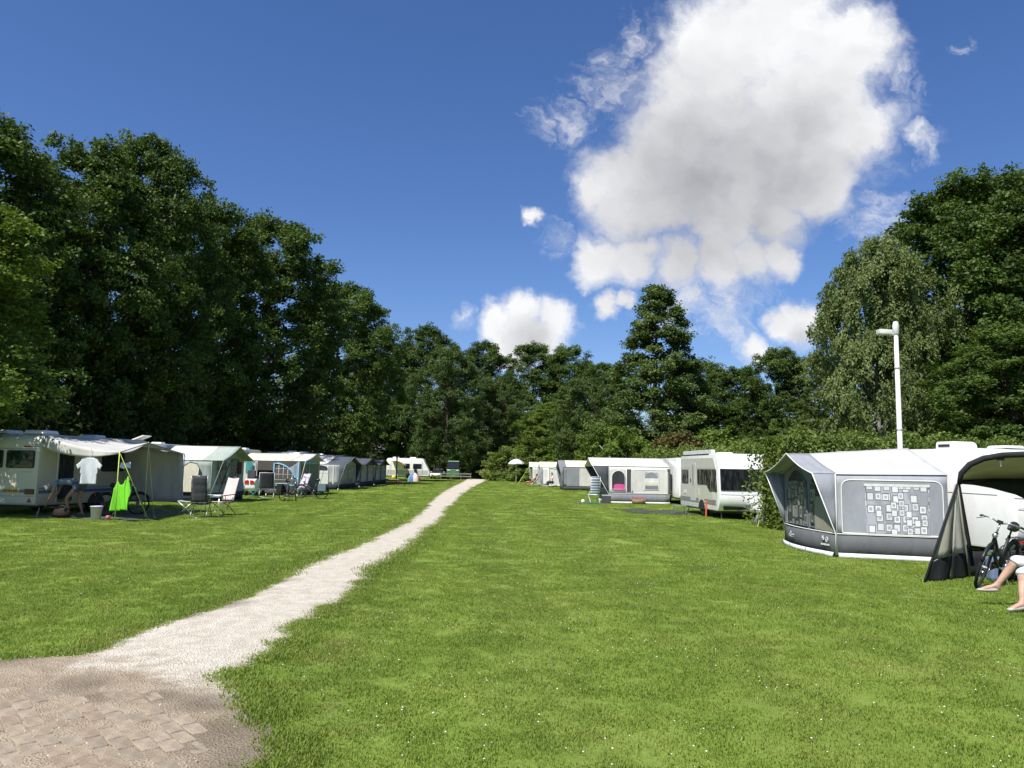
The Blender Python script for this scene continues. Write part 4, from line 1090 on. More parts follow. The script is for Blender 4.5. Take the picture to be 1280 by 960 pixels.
def caravan(name, label, C, rotz, L, W, H, paint_m, zb=0.32, front=None, rear_r=0.35, group=None, skin=None, feats=(), wheel_x=-0.1, hitch=True, hatches=(), belly=None):
    """Local x along the length (+x the towing end), y across, z up. feats: list of (kind, face, ...) on faces
    'L' (y=+), 'R' (y=-), 'F' (x=+), 'B' (x=-)."""
    t = thing(name, label, 'caravan', (C[0], C[1], 0), rotz, group)
    fr = front or [(L / 2, zb), (L / 2 + .02, zb + .75), (L / 2 - .30, H - .45), (L / 2 - .55, H)]
    prof = [(-L / 2, zb)] + fr + [(-L / 2, H)]
    prof = fillet(prof, [.10] + [.12] + [.25] * (len(fr) - 2) + [.30] + [rear_r], 5)
    b = MB().slab([(x, -W / 2, z) for x, z in prof], (0, W, 0))
    b.build('body', paint_m, t, 'auto', bevel=0.05)
    def place(face, a, z, off):
        if face == 'R': return Vector((a, -W / 2 - off, z))
        if face == 'L': return Vector((a, W / 2 + off, z))
        if face == 'B': return Vector((-L / 2 - off, a, z))
        # front: follow the profile
        for p, q in zip(fr, fr[1:]):
            if p[1] <= z <= q[1]:
                f = (z - p[1]) / (q[1] - p[1]); x = p[0] + (q[0] - p[0]) * f
                return Vector((x + off, a, z))
        return Vector((fr[-1][0] + off, a, z))
    def panel(face, pts, nm, m, th, par, off=0.0, bev=0.0):
        nrm = {'R': (0, -1, 0), 'L': (0, 1, 0), 'B': (-1, 0, 0), 'F': (1, 0, .12)}[face]
        base = [place(face, a, z, off) for a, z in pts]
        return MB().slab(base, Vector(nrm) * th).build(nm, m, par, bevel=bev)
    for f in feats:
        k, face = f[0], f[1]
        if k == 'window':
            pts = f[2]; m = f[3]; fm = f[4] if len(f) > 4 else BLACKP
            w = panel(face, pts, 'window', fm, .02, t)
            cx = sum(p[0] for p in pts) / len(pts); cz = sum(p[1] for p in pts) / len(pts)
            ins = []
            for a, z in pts:
                d = math.hypot(a - cx, z - cz); s = max(0.5, 1 - .04 / max(d, .05)); ins.append((cx + (a - cx) * s, cz + (z - cz) * s))
            panel(face, ins, 'pane', m, .016, w, .016)
        elif k == 'panel':
            o = panel(face, f[2], f[3], f[4], f[5] if len(f) > 5 else .012, t)
        elif k == 'door':
            a0, a1, z0, z1, m, wm = f[2:8]
            d = panel(face, fillet([(a0, z0), (a1, z0), (a1, z1), (a0, z1)], [.05, .05, .1, .1]), 'door', m, .014, t, 0.002, 0.004)
            if wm is not None: panel(face, fillet([(a0 + .09, z0 + .95), (a1 - .09, z0 + .95), (a1 - .09, z1 - .14), (a0 + .09, z1 - .14)], .05), 'pane', wm, .012, d, .012)
            panel(face, [(a0 + .05, z0 + .72), (a0 + .09, z0 + .72), (a0 + .09, z0 + .86), (a0 + .05, z0 + .86)], 'handle', BLACKP, .03, d, .012)
        elif k == 'line':
            pts = [place(face, a, z, .004) for a, z in f[2]]
            MB().tube(pts, f[4] if len(f) > 4 else .008, 4).build('seam', f[3], t)
    for sy in (-1, 1):
        o = wheel_parts(t, 'wheel', .30, .19, Matrix.Translation((wheel_x, sy * (W / 2 - .12), .30)) @ Matrix.Rotation(0 if sy > 0 else math.pi, 4, 'Z'))
        a = [(wheel_x + .40 * math.cos(w), zb - .02 + .36 * math.sin(w)) for w in [i * math.pi / 8 for i in range(9)]]
        pts = [Vector((x, sy * (W / 2 + .004), z)) for x, z in a]
        MB().slab(pts, (0, sy * .006, 0)).build('wheel_arch', BLACKP, t)
    for sx in (-1, 1):
        for sy in (-1, 1): MB().tube([(sx * (L / 2 - .5), sy * (W / 2 - .25), zb + .02), (sx * (L / 2 - .35), sy * (W / 2 - .2), .01)], .022, 5).box((sx * (L / 2 - .35), sy * (W / 2 - .2), .012), (.12, .12, .02)).build('corner_leg', STEEL, t)
    MB().box((0, 0, zb - .03), (L - .5, W - .3, .06)).build('chassis', BLACKP, t)
    if hitch:
        b = MB().tube([(L / 2 - .3, -.45, zb), (L / 2 + 1.05, 0, .42)], .035, 6).tube([(L / 2 - .3, .45, zb), (L / 2 + 1.05, 0, .42)], .035, 6)
        b.box((L / 2 + 1.12, 0, .45), (.22, .08, .09)); b.tube([(L / 2 + .8, .1, .75), (L / 2 + .8, .1, .04)], .028, 6); b.lathe([(.02, -.02), (.1, -.02), (.1, .02), (.02, .02)], (L / 2 + .8, .1, .1), 10, Matrix.Rotation(R(90), 4, 'X'))
        b.build('towbar', STEEL, t, True)
    for (hx, hy, lx, ly, hh, tilt) in hatches:
        Mx = Matrix.Rotation(tilt, 3, 'X')
        MB().box((hx, hy, H + hh / 2 + .01 + (abs(tilt) > .01) * .14), (lx, ly, hh), Mx, .86).build('roof_hatch', plastic('hatch_white', (0.70, 0.70, 0.66), .35), t, False, bevel=.03)
    return t
# ------------------------------------------------------------------ bicycles
CHROME = metal('chrome', (0.72, 0.72, 0.72), 0.2)
SPOKE = metal('spoke_steel', (0.55, 0.55, 0.55), 0.3)
def bicycle(name, label, loc, rotz, lean, steer, fm, step=True, bag=None, basket=False, screen=False, group=None):
    t = thing(name, label, 'bicycle', loc, rotz, group); t.rotation_euler = (lean, 0, rotz)
    r = 0.345; xr, xf = -0.54, 0.56
    RX = Matrix.Rotation(R(90), 4, 'X')
    head = Vector((0.38, 0, 0.86)); headb = Vector((0.43, 0, 0.68)); bb = Vector((-0.08, 0, 0.29)); seat_t = Vector((-0.24, 0, 0.80)); ra = Vector((xr, 0, r)); fa = Vector((xf, 0, r))
    MS = Matrix.Translation(head) @ Matrix.Rotation(steer, 4, (headb - head).normalized()) @ Matrix.Translation(-head)
    def wheel(c, Mx):
        n = 28; pr = [(r - .022 + .024 * math.cos(w), .025 * math.sin(w)) for w in [i * math.pi / 3 for i in range(7)]]
        ty = MB().lathe(pr, n=n, M=RX); ty.F = [f for f in ty.F if len(f) == 4]; ty.xf(Mx @ Matrix.Translation(c)); o = ty.build('wheel', RUBBER, t, True)
        rm = MB().lathe([(r - .036, -.012), (r - .030, -.012), (r - .030, .012), (r - .036, .012)], n=n, M=RX); rm.F = [f for f in rm.F if len(f) == 4]; rm.xf(Mx @ Matrix.Translation(c)).build('rim', CHROME, o, True)
        sp = MB()
        for i in range(16):
            w = 2 * math.pi * i / 16; sp.tube([(.015 * math.cos(w + .5), .022 * (-1) ** i, .015 * math.sin(w + .5)), ((r - .03) * math.cos(w), 0, (r - .03) * math.sin(w))], .0016, 3, False)
        sp.tube([(0, -.05, 0), (0, .05, 0)], .018, 8); sp.xf(Mx @ Matrix.Translation(c)).build('spokes', SPOKE, o)
    I = Matrix.Identity(4)
    wheel(ra, I); wheel(fa, MS)
    f = MB()
    top = Vector((-0.21, 0, 0.66)) if not step else Vector((-0.15, 0, 0.46))
    f.tube([headb + Vector((-.01, 0, .02)), (0.12, 0, .44), bb], .030, 8).tube([head + Vector((.02, 0, -.06)), (.1, 0, .56) if step else (0.05, 0, .72), top], .024, 8).tube([bb, seat_t], .024, 8)
    for sy in (-1, 1): f.tube([bb + Vector((0, .02 * sy, 0)), ra + Vector((0, .06 * sy, 0))], .010, 6).tube([Vector((-.2, .015 * sy, .68)), ra + Vector((0, .06 * sy, 0))], .009, 6)
    f.tube([head + Vector((-.005, 0, .02)), headb], .028, 8)
    f.build('frame', fm, t, True)
    k = MB()
    for sy in (-1, 1): k.tube([headb + Vector((.005, .045 * sy, -.01)), fa + Vector((-.03, .055 * sy, .16)), fa + Vector((0, .055 * sy, 0))], .011, 6)
    k.tube([headb + Vector((0, -.05, -.01)), headb + Vector((0, .05, -.01))], .014, 6); k.xf(MS).build('fork', fm, t, True)
    h = MB().tube([head, head + Vector((-.03, 0, .16))], .014, 8)
    for sy in (-1, 1): h.tube([head + Vector((-.03, 0, .16)), head + Vector((.0, .12 * sy, .21)), head + Vector((-.06, .25 * sy, .20)), head + Vector((-.20, .30 * sy, .17))], .011, 6)
    h.tube([head + Vector((.05, 0, -.02)), head + Vector((.09, 0, -.02))], .04, 8); hb = h.xf(MS).build('handlebar', CHROME, t, True)
    for sy in (-1, 1):
        gp = MB(); gp.tube([head + Vector((-.07, .255 * sy, .198)), head + Vector((-.21, .305 * sy, .168))], .017, 7).tube([head + Vector((-.02, .2 * sy, .2)), head + Vector((.0, .27 * sy, .16)), head + Vector((-.06, .32 * sy, .13))], .006, 5)
        gp.xf(MS).build('grip', BLACKP, hb, True)
    if screen: MB().box(head + Vector((.0, 0, .19)), (.03, .08, .05)).xf(MS).build('display', BLACKP, hb)
    s = MB().tube([seat_t, (-.27, 0, .90)], .014, 6).tube([(-.40, 0, .935), (-.34, 0, .945), (-.22, 0, .935), (-.10, 0, .925)], [.04, .085, .055, .022], 10).build('saddle', BLACKP, t, True)
    for c, a0, a1, Mx in ((ra, -10, 175, I), (fa, 25, 150, MS)):
        MB().tube([(c.x + (r + .025) * math.cos(R(a)), 0, c.z + (r + .025) * math.sin(R(a))) for a in np.linspace(a0, a1, 14)], .024, 5).xf(Mx).build('mudguard', BLACKP, t, True)
    cg = MB().slab([(bb.x + .13, -.045, bb.z + .07), (bb.x + .13, -.045, bb.z - .07), (xr - .06, -.045, r - .05), (xr - .06, -.045, r + .06)], (0, -.02, 0)); cg.build('chain_guard', BLACKP, t, bevel=.006)
    cr = MB().tube([bb + Vector((0, -.08, 0)), bb + Vector((.10, -.09, -.13))], .011, 6).tube([bb + Vector((0, .08, 0)), bb + Vector((-.10, .09, .13))], .011, 6).tube([bb + Vector((0, -.09, 0)), bb + Vector((0, .09, 0))], .02, 8)
    cr.box(bb + Vector((.10, -.14, -.13)), (.09, .09, .02)).box(bb + Vector((-.10, .14, .13)), (.09, .09, .02)); cr.build('crank', CHROME, t, True)
    rk = MB()
    for sy in (-1, 1): rk.tube([(-.26, .05 * sy, .72), (-.42, .07 * sy, .73), (-.86, .07 * sy, .73)], .007, 5).tube([(-.80, .07 * sy, .73), (xr, .07 * sy, r)], .006, 5)
    for x in (-.45, -.6, -.75, -.86): rk.tube([(x, -.07, .73), (x, .07, .73)], .006, 5)
    rk.build('luggage_rack', BLACKP, t, True)
    MB().box((-.90, 0, .66), (.02, .06, .04)).build('rear_light', plastic('red_lens', (0.45, 0.02, 0.015), .25), t)
    MB().tube([(-.15, .06, .28), (-.2, .2, .01)], .010, 5).build('kickstand', CHROME, t)
    if bag is not None:
        for sy in (-1, 1): MB().box((-.60, .15 * sy, .56), (.42, .15, .38)).build('pannier', bag, t, False, bevel=.035)
    if basket:
        b = MB()
        for i in range(9): 
            for j in (0, 1): b.tube([(.62 + .034 * i * 0 + .0 + (.28 * i / 8 - .14), (.16 if j else -.16), .80), (.62 + (.22 * i / 8 - .11), (.13 if j else -.13), .60)], .004, 4)
        for z, w in ((.80, 1.0), (.70, .9), (.60, .8)): b.tube([(.62 - .14 * w, -.16 * w, z), (.62 + .14 * w, -.16 * w, z), (.62 + .14 * w, .16 * w, z), (.62 - .14 * w, .16 * w, z), (.62 - .14 * w, -.16 * w, z)], .006, 4)
        b.build('basket', SPOKE, t)
    return t

# ------------------------------------------------------------------ camping furniture
def camp_chair(name, label, loc, rotz, cloth_m, frame_m, back=0.80, tilt=22, pad=None, group=None, seat_h=0.43, w=0.50, arms=True, legrest=False):
    """the sitter looks along local +y"""
    t = thing(name, label, 'chair', loc, rotz, group)
    ti = R(tilt); bx = lambda d, o=0.0: (-0.22 - math.sin(ti) * d - math.cos(ti) * o, seat_h + math.cos(ti) * d - math.sin(ti) * o)
    hw = w / 2
    s = MB().sheet((-hw + .02, -.20, seat_h), (hw - .02, -.20, seat_h), (hw - .02, .24, seat_h + .02), (-hw + .02, .24, seat_h + .02), 6, 6, lambda u, v, p: (p.x, p.y, p.z - .035 * math.sin(math.pi * u) * math.sin(math.pi * v)))
    s.build('seat', cloth_m, t, True, solid=.02 if pad is None else .035)
    y0, z0 = bx(.06); y1, z1 = bx(back)
    b = MB().sheet((-hw + .02, y0, z0), (hw - .02, y0, z0), (hw - .035, y1, z1), (-hw + .035, y1, z1), 6, 10, lambda u, v, p: (p.x, p.y - .035 * math.sin(math.pi * u) + (.012 * math.sin(v * 22) if pad else 0), p.z))
    bo = b.build('backrest', cloth_m, t, True, solid=.016 if pad is None else .03)
    if pad is not None:
        hy, hz = bx(back - .12, -.03)
        MB().tube([(-hw + .08, hy, hz), (0, hy + .01, hz + .01), (hw - .08, hy, hz)], [.05, .065, .05], 10).build('headrest', pad, bo, True)
    for sx in (-1, 1):
        x = sx * hw
        MB().tube([(x, .30, .0), (x, .10, seat_h * .55), (x, -.20, seat_h + .16)], .012, 6).build('leg', frame_m, t, True)
        MB().tube([(x * .94, -.42, .0), (x * .94, -.1, seat_h * .6), (x * .94, .24, seat_h)], .012, 6).build('leg', frame_m, t, True)
        yA, zA = bx(-.03); yB, zB = bx(back + .01)
        MB().tube([(x, .26, seat_h + .01), (x, -.20, seat_h - .01), (x, yA, zA), (x * .96, yB, zB)], .012, 6).build('side_rail', frame_m, t, True)
        if arms:
            yc, zc = bx(.27); MB().tube([(x * 1.04, yc, zc), (x * 1.06, -.05, seat_h + .24), (x * 1.04, .24, seat_h + .22)], .017, 6).tube([(x * 1.02, .20, seat_h + .21), (x, .16, seat_h)], .010, 5).build('armrest', BLACKP if frame_m is not ALU else frame_m, t, True)
    f = MB(); yB, zB = bx(back + .01)
    f.tube([(-hw * .96, yB, zB), (hw * .96, yB, zB)], .012, 6).tube([(-hw, .30, .02), (hw, .30, .02)], .010, 6).tube([(-hw * .94, -.42, .02), (hw * .94, -.42, .02)], .010, 6)
    f.build('crossbar', frame_m, t, True)
    if legrest:
        MB().sheet((-hw + .03, .26, seat_h + .01), (hw - .03, .26, seat_h + .01), (hw - .04, .70, seat_h - .10), (-hw + .04, .70, seat_h - .10), 4, 4).build('leg_rest', cloth_m, t, True, solid=.02)
    return t
def camp_table(name, label, loc, rotz, lx, ly, h, top_m, leg_m, group=None):
    t = thing(name, label, 'table', loc, rotz, group)
    MB().box((0, 0, h - .015), (lx, ly, .03)).build('tabletop', top_m, t, bevel=.008)
    for sx in (-1, 1):
        for sy in (-1, 1): MB().tube([(sx * (lx / 2 - .06), sy * (ly / 2 - .06), h - .03), (sx * (lx / 2 - .03), sy * (ly / 2 - .03), 0)], .014, 6).build('leg', leg_m, t, True)
    MB().box((0, ly / 2 - .05, h - .05), (lx - .1, .02, .04)).box((0, -ly / 2 + .05, h - .05), (lx - .1, .02, .04)).build('apron', leg_m, t)
    return t
def fold_stool(name, label, loc, rotz, h, w, m, leg_m, group=None):
    t = thing(name, label, 'stool', loc, rotz, group)
    MB().sheet((-w / 2, -w * .4, h), (w / 2, -w * .4, h), (w / 2, w * .4, h), (-w / 2, w * .4, h), 6, 3, lambda u, v, p: (p.x, p.y, p.z - .03 * math.sin(math.pi * u))).build('seat', m, t, True, solid=.015)
    for sy in (-1, 1):
        MB().tube([(-w / 2, sy * w * .4, h), (w / 2, sy * w * .4, 0)], .011, 6).build('leg', leg_m, t, True)
        MB().tube([(w / 2, sy * w * .36, h), (-w / 2, sy * w * .36, 0)], .011, 6).build('leg', leg_m, t, True)
    MB().tube([(-w / 2, -w * .36, .02), (-w / 2, w * .36, .02)], .010, 5).tube([(w / 2, -w * .4, .02), (w / 2, w * .4, .02)], .010, 5).build('crossbar', leg_m, t, True)
    return t

# ------------------------------------------------------------------ people
SKIN_TAN = surf('skin_tanned', (0.36, 0.19, 0.115), 0.5, 0, .4, .10, 9.0)
SKIN_FAIR = surf('skin_fair', (0.56, 0.36, 0.27), 0.5, 0, .4, .08, 9.0)
HAIR_DARK = surf('hair_dark', (0.03, 0.022, 0.016), 0.6, 0, .4, .3, 30.0)
HAIR_GREY = surf('hair_grey', (0.30, 0.28, 0.26), 0.6, 0, .4, .3, 30.0)
def skin_obj(name, nodes, edges, mat, parent, levels=2):
    """nodes: list of (x, y, z, radius); the first one is the root"""
    me = bpy.data.meshes.new(name); me.from_pydata([n[:3] for n in nodes], edges, []); me.update(); me.materials.append(mat)
    o = bpy.data.objects.new(name, me); COL.objects.link(o)
    if parent is not None: o.parent = parent
    md = o.modifiers.new('Skin', 'SKIN'); md.use_smooth_shade = True; md.branch_smoothing = 0.6
    for i, n in enumerate(nodes):
        sv = me.skin_vertices[0].data[i]; rr = n[3] if isinstance(n[3], tuple) else (n[3], n[3]); sv.radius = rr; sv.use_root = (i == 0)
    sb = o.modifiers.new('Subdivision', 'SUBSURF'); sb.levels = levels; sb.render_levels = levels
    return o
def lerp3(a, b, t): return tuple(a[i] + (b[i] - a[i]) * t for i in range(3))
def person(label, loc, rotz, J, skin, hair, shirt, trousers, sleeve=0.5, leg_cover=0.45, shoe=None, k=1.0, bare=False, long_hair=False, coarse=False, hat=None):
    """J: joint positions in local metres. Body is one skinned surface; clothes, hair and shoes are its children."""
    t = thing('person', label, 'person', loc, rotz)
    N = []; E = []
    def add(p, r, par=None):
        N.append((*p, r)); i = len(N) - 1
        if par is not None: E.append((par, i))
        return i
    pel = add(J['pelvis'], (.125 * k, .105 * k)); ab = add(lerp3(J['pelvis'], J['chest'], .5), (.125 * k, .095 * k), pel); ch = add(J['chest'], (.145 * k, .105 * k), ab)
    nb = add(lerp3(J['chest'], J['neck'], .72), .075 * k, ch); nk = add(J['neck'], .052 * k, nb)
    hd = J['head']; nv = Vector(hd) - Vector(J['neck']); up_ = nv.normalized(); fwd = Vector(J['face']).normalized()
    jaw = add(tuple(Vector(hd) - up_ * .055 + fwd * .018), (.062 * k, .066 * k), nk); cr = add(tuple(Vector(hd) + up_ * .02), (.074 * k, .088 * k), jaw); tp = add(tuple(Vector(hd) + up_ * .085 - fwd * .01), (.055 * k, .065 * k), cr)
    for s in 'lr':
        sh = add(J['sh_' + s], .058 * k, nb if not bare else nb); el0 = add(lerp3(J['sh_' + s], J['el_' + s], .5), .047 * k, sh); el = add(J['el_' + s], .038 * k, el0)
        fo = add(lerp3(J['el_' + s], J['wr_' + s], .35), .039 * k, el); wr = add(J['wr_' + s], .027 * k, fo)
        d = (Vector(J['wr_' + s]) - Vector(J['el_' + s])).normalized(); d = Vector(J.get('hd_' + s, d)).normalized(); lat = Vector(J.get('lat_' + s, d.cross(Vector((0, 0, 1))) if abs(d.z) < .9 else Vector((0, 1, 0)))).normalized(); nrm = d.cross(lat).normalized()
        palm = add(tuple(Vector(J['wr_' + s]) + d * .055), (.036 * k, .020 * k), wr)
        pc = Vector(J['wr_' + s]) + d * .085
        if not coarse:
            for q, ln in ((-1.5, .062), (-.5, .076), (.5, .082), (1.5, .072)):
                b0 = pc + lat * q * .019; a1 = add(tuple(b0), .0095, palm); a2 = add(tuple(b0 + d * ln * .5 + nrm * ln * .18), .0085, a1); add(tuple(b0 + d * ln * .85 + nrm * ln * .55), .007, a2)
            th = Vector(J['wr_' + s]) + d * .03 + lat * .034; a1 = add(tuple(th), .011, palm); a2 = add(tuple(th + lat * .022 + d * .03 + nrm * .012), .0095, a1); add(tuple(th + lat * .022 + d * .058 + nrm * .024), .008, a2)
        hp = add(J['hip_' + s], .092 * k, pel); tm = add(lerp3(J['hip_' + s], J['kn_' + s], .5), .078 * k, hp); kn = add(J['kn_' + s], .056 * k, tm)
        cf = add(tuple(Vector(lerp3(J['kn_' + s], J['an_' + s], .32)) - Vector(J.get('shin_' + s, (0, 0, 0))) * .015), .056 * k, kn); c2 = add(lerp3(J['kn_' + s], J['an_' + s], .7), .041 * k, cf); an = add(J['an_' + s], .034 * k, c2)
        to = Vector(J['toe_' + s]); av = Vector(J['an_' + s]); fd = (to - av)
        he_ = add(tuple(av - Vector((fd.x, fd.y, 0)).normalized() * .035 + Vector((0, 0, -.055 if abs(fd.z) < .25 else -.02))), .030 * k, an)
        mf = add(tuple(av.lerp(to, .55) + Vector((0, 0, .006))), (.036 * k, .027 * k), an); add(tuple(to), (.036 * k, .018 * k), mf)
    body = skin_obj('body', N, E, skin, t, 1 if coarse else 2)
    # face
    if not coarse:
        side = fwd.cross(up_).normalized(); H0 = Vector(hd)
        f = MB().tube([H0 + up_ * .02 + fwd * .078, H0 - up_ * .012 + fwd * .104, H0 - up_ * .022 + fwd * .085], [.008, .014, .010], 6); f.build('nose', skin, t, True)
        for q in (-1, 1): MB().lathe([(.001, -.011), (.009, -.006), (.011, 0), (.009, .006), (.001, .011)], H0 + up_ * .022 + fwd * .078 + side * .031 * q, 8).build('eye', surf('eye_dark', (0.05, 0.04, 0.035), .2), t, True)
        MB().tube([H0 - up_ * .055 + fwd * .076 - side * .024, H0 - up_ * .058 + fwd * .086, H0 - up_ * .055 + fwd * .076 + side * .024], [.004, .008, .004], 6).build('mouth', surf('lips', (0.38, 0.14, 0.12), .4), t, True)
        for q in (-1, 1): MB().tube([H0 + side * .076 * q + up_ * .03, H0 + side * .088 * q - fwd * .012 + up_ * .012, H0 + side * .078 * q - up_ * .03], [.010, .017, .009], 6).build('ear', skin, t, True)
    Hv = Vector(hd)
    hn = [(*(Hv + up_ * .06 - fwd * .012), (.082, .088)), (*(Hv + up_ * .11 - fwd * .015), (.055, .06)), (*(Hv + up_ * .0 - fwd * .05), (.066, .055)), (*(Hv - up_ * (.16 if long_hair else .06) - fwd * .06), (.045, .03))]
    skin_obj('hair', hn, [(0, 1), (0, 2), (2, 3)], hair, t, 1 if coarse else 2)
    if shirt is not None:
        S = [(*J['pelvis'], (.145 * k, .125 * k)), (*lerp3(J['pelvis'], J['chest'], .5), (.148 * k, .116 * k)), (*J['chest'], (.166 * k, .124 * k)), (*lerp3(J['chest'], J['neck'], .75), .085 * k)]; e = [(0, 1), (1, 2), (2, 3)]
        for s in 'lr':
            S.append((*J['sh_' + s], .074 * k)); e.append((3, len(S) - 1)); S.append((*lerp3(J['sh_' + s], J['el_' + s], min(sleeve, 1.0) * .95), .064 * k if sleeve < 1 else .052 * k)); e.append((len(S) - 2, len(S) - 1))
            if sleeve > 1: S.append((*lerp3(J['el_' + s], J['wr_' + s], min(sleeve - 1, .95)), .043 * k)); e.append((len(S) - 2, len(S) - 1))
        skin_obj('shirt', S, e, shirt, t, 1 if coarse else 2)
    if trousers is not None:
        S = [(*J['pelvis'], (.150 * k, .132 * k))]; e = []
        for s in 'lr':
            S.append((*J['hip_' + s], .112 * k)); e.append((0, len(S) - 1)); lc = min(leg_cover, .5) * 2
            S.append((*lerp3(J['hip_' + s], J['kn_' + s], lc * .5), .100 * k)); e.append((len(S) - 2, len(S) - 1))
            S.append((*lerp3(J['hip_' + s], J['kn_' + s], lc), (.082 if lc >= 1 else .088) * k)); e.append((len(S) - 2, len(S) - 1))
            if leg_cover > .5: S.append((*lerp3(J['kn_' + s], J['an_' + s], (leg_cover - .5) * 2), .076 * k)); e.append((len(S) - 2, len(S) - 1))
        skin_obj('shorts' if leg_cover < .5 else 'trousers', S, e, trousers, t, 1 if coarse else 2)
    if shoe is not None:
        for s in 'lr':
            av, to = Vector(J['an_' + s]), Vector(J['toe_' + s]); fd = (to - av); h = Vector((fd.x, fd.y, 0)).normalized(); dn = Vector(J.get('sole_' + s, (0, 0, -1))).normalized()
            heel = av - fd.normalized() * .045 + dn * .050
            skin_obj('shoe', [(*(av.lerp(to, .45) + dn * .030), (.040 * k, .028 * k)), (*(heel), (.032 * k, .026 * k)), (*(to + fd.normalized() * .02), (.040 * k, .019 * k)), (*(to + fd.normalized() * .055), (.026 * k, .014 * k))], [(0, 1), (0, 2), (2, 3)], shoe, t, 1 if coarse else 2)
    return t

# ------------------------------------------------------------------ hanging laundry
def laundry(name, label, cat, loc, rotz, outline, m, thick=.02, seed=0, billow=.05):
    """a hung cloth: outline in (x, z), filled with a grid that billows"""
    t = MB(); n = 30; xs = [p[0] for p in outline]; zs = [p[1] for p in outline]
    x0, x1, z0, z1 = min(xs), max(xs), min(zs), max(zs); ids = {}
    def vid(i, j):
        if (i, j) not in ids:
            x = x0 + (x1 - x0) * i / n; z = z0 + (z1 - z0) * j / n
            ids[(i, j)] = len(t.V); t.V.append((x, billow * math.sin(x * 9 + seed + z * 2) * (1.15 - j / n) + .5 * billow * math.sin(x * 21 + seed * 2 + z * 5) * (1.1 - j / n), z))
        return ids[(i, j)]
    for j in range(n):
        for i in range(n):
            if in_poly(outline, x0 + (x1 - x0) * (i + .5) / n, z0 + (z1 - z0) * (j + .5) / n): t.F.append((vid(i, j), vid(i + 1, j), vid(i + 1, j + 1), vid(i, j + 1)))
    o = t.build(name, m, None, True, solid=thick); o.location = loc; o.rotation_euler = (0, 0, rotz)
    return tag(o, label, cat)
# ------------------------------------------------------------------ materials of the camp
cream_paint = paint('cream_paint', (0.56, 0.52, 0.39), 0.35, 0.18)
white_paint = paint('white_paint', (0.80, 0.80, 0.79), 0.28, 0.05)
silver_paint = paint('champagne_paint', (0.52, 0.52, 0.47), 0.35, 0.06)
offwhite_paint = paint('offwhite_paint', (0.70, 0.70, 0.66), 0.35, 0.15)
blue_stripe = paint('blue_stripe', (0.07, 0.12, 0.26), 0.4)
pale_stripe = paint('pale_blue_stripe', (0.22, 0.29, 0.38), 0.4)
grey_stripe = paint('grey_stripe', (0.20, 0.20, 0.20), 0.4)
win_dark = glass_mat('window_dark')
win_green = glass_mat('window_green', (0.012, 0.022, 0.018), (0.03, 0.055, 0.04))
win_curtain = glass_mat('window_curtained', (0.02, 0.02, 0.02), (0.22, 0.21, 0.18))
red_lens = plastic('red_lens_dark', (0.30, 0.02, 0.015), .25)
dark_lens = plastic('dark_red_lens', (0.09, 0.015, 0.012), .25)
yellow_plate = plastic('yellow_plate', (0.62, 0.40, 0.03), .5)
ink = plastic('ink', (0.05, 0.04, 0.02), .6)
c_white = cloth('cloth_white', (0.74, 0.74, 0.72)); c_offwhite = cloth('cloth_offwhite', (0.66, 0.65, 0.60)); c_cream = cloth('cloth_cream', (0.66, 0.61, 0.50))
c_lgrey = cloth('cloth_light_grey', (0.42, 0.43, 0.45)); c_grey = cloth('cloth_grey', (0.215, 0.225, 0.245)); c_bluegrey = cloth('cloth_blue_grey', (0.27, 0.29, 0.32)); c_dgrey = cloth('cloth_dark_grey', (0.075, 0.080, 0.088))
c_navy = cloth('cloth_navy', (0.028, 0.036, 0.062)); c_slate = cloth('cloth_slate', (0.085, 0.098, 0.125)); c_mint = cloth('cloth_mint', (0.37, 0.43, 0.385)); c_mintgrey = cloth('cloth_mint_grey', (0.36, 0.41, 0.39)); c_olive = cloth('cloth_olive', (0.215, 0.225, 0.175))
c_ivory = cloth('cloth_ivory', (0.70, 0.66, 0.54)); c_brown = cloth('cloth_brown_mesh', (0.105, 0.092, 0.080)); c_sky = cloth('cloth_sky_blue', (0.24, 0.47, 0.68)); c_teal = cloth('cloth_teal', (0.08, 0.32, 0.32)); c_pink = cloth('cloth_pink', (0.72, 0.10, 0.32)); c_black = cloth('cloth_black', (0.018, 0.019, 0.021), 0.02); c_beige = cloth('cloth_beige', (0.43, 0.41, 0.325), 0.35)
c_mat = cloth('groundsheet_grey', (0.10, 0.105, 0.125), 0, 0.6, 5.0); c_lime = cloth('cloth_lime', (0.22, 0.72, 0.04), 0.2); c_tee = cloth('tee_white', (0.78, 0.80, 0.84), 0.2); c_canopy = cloth('canopy_cloth', (0.60, 0.59, 0.56), 0.22, 0.7, 1.6); c_canopyside = cloth('canopy_side', (0.70, 0.67, 0.62), 0.40, 0.5, 1.4)
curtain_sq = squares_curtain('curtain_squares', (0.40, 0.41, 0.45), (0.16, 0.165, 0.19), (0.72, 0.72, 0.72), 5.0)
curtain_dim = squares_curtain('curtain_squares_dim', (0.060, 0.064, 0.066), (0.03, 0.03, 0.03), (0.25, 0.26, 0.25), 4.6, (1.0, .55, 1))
checker = squares_curtain('curtain_stripes', (0.16, 0.19, 0.18), (0.05, 0.07, 0.07), (0.42, 0.45, 0.42), 3.2, (1.6, .35, 1))
LR = 'caravans and awnings in the left row'; RR_ = 'caravans and awnings in the right row'

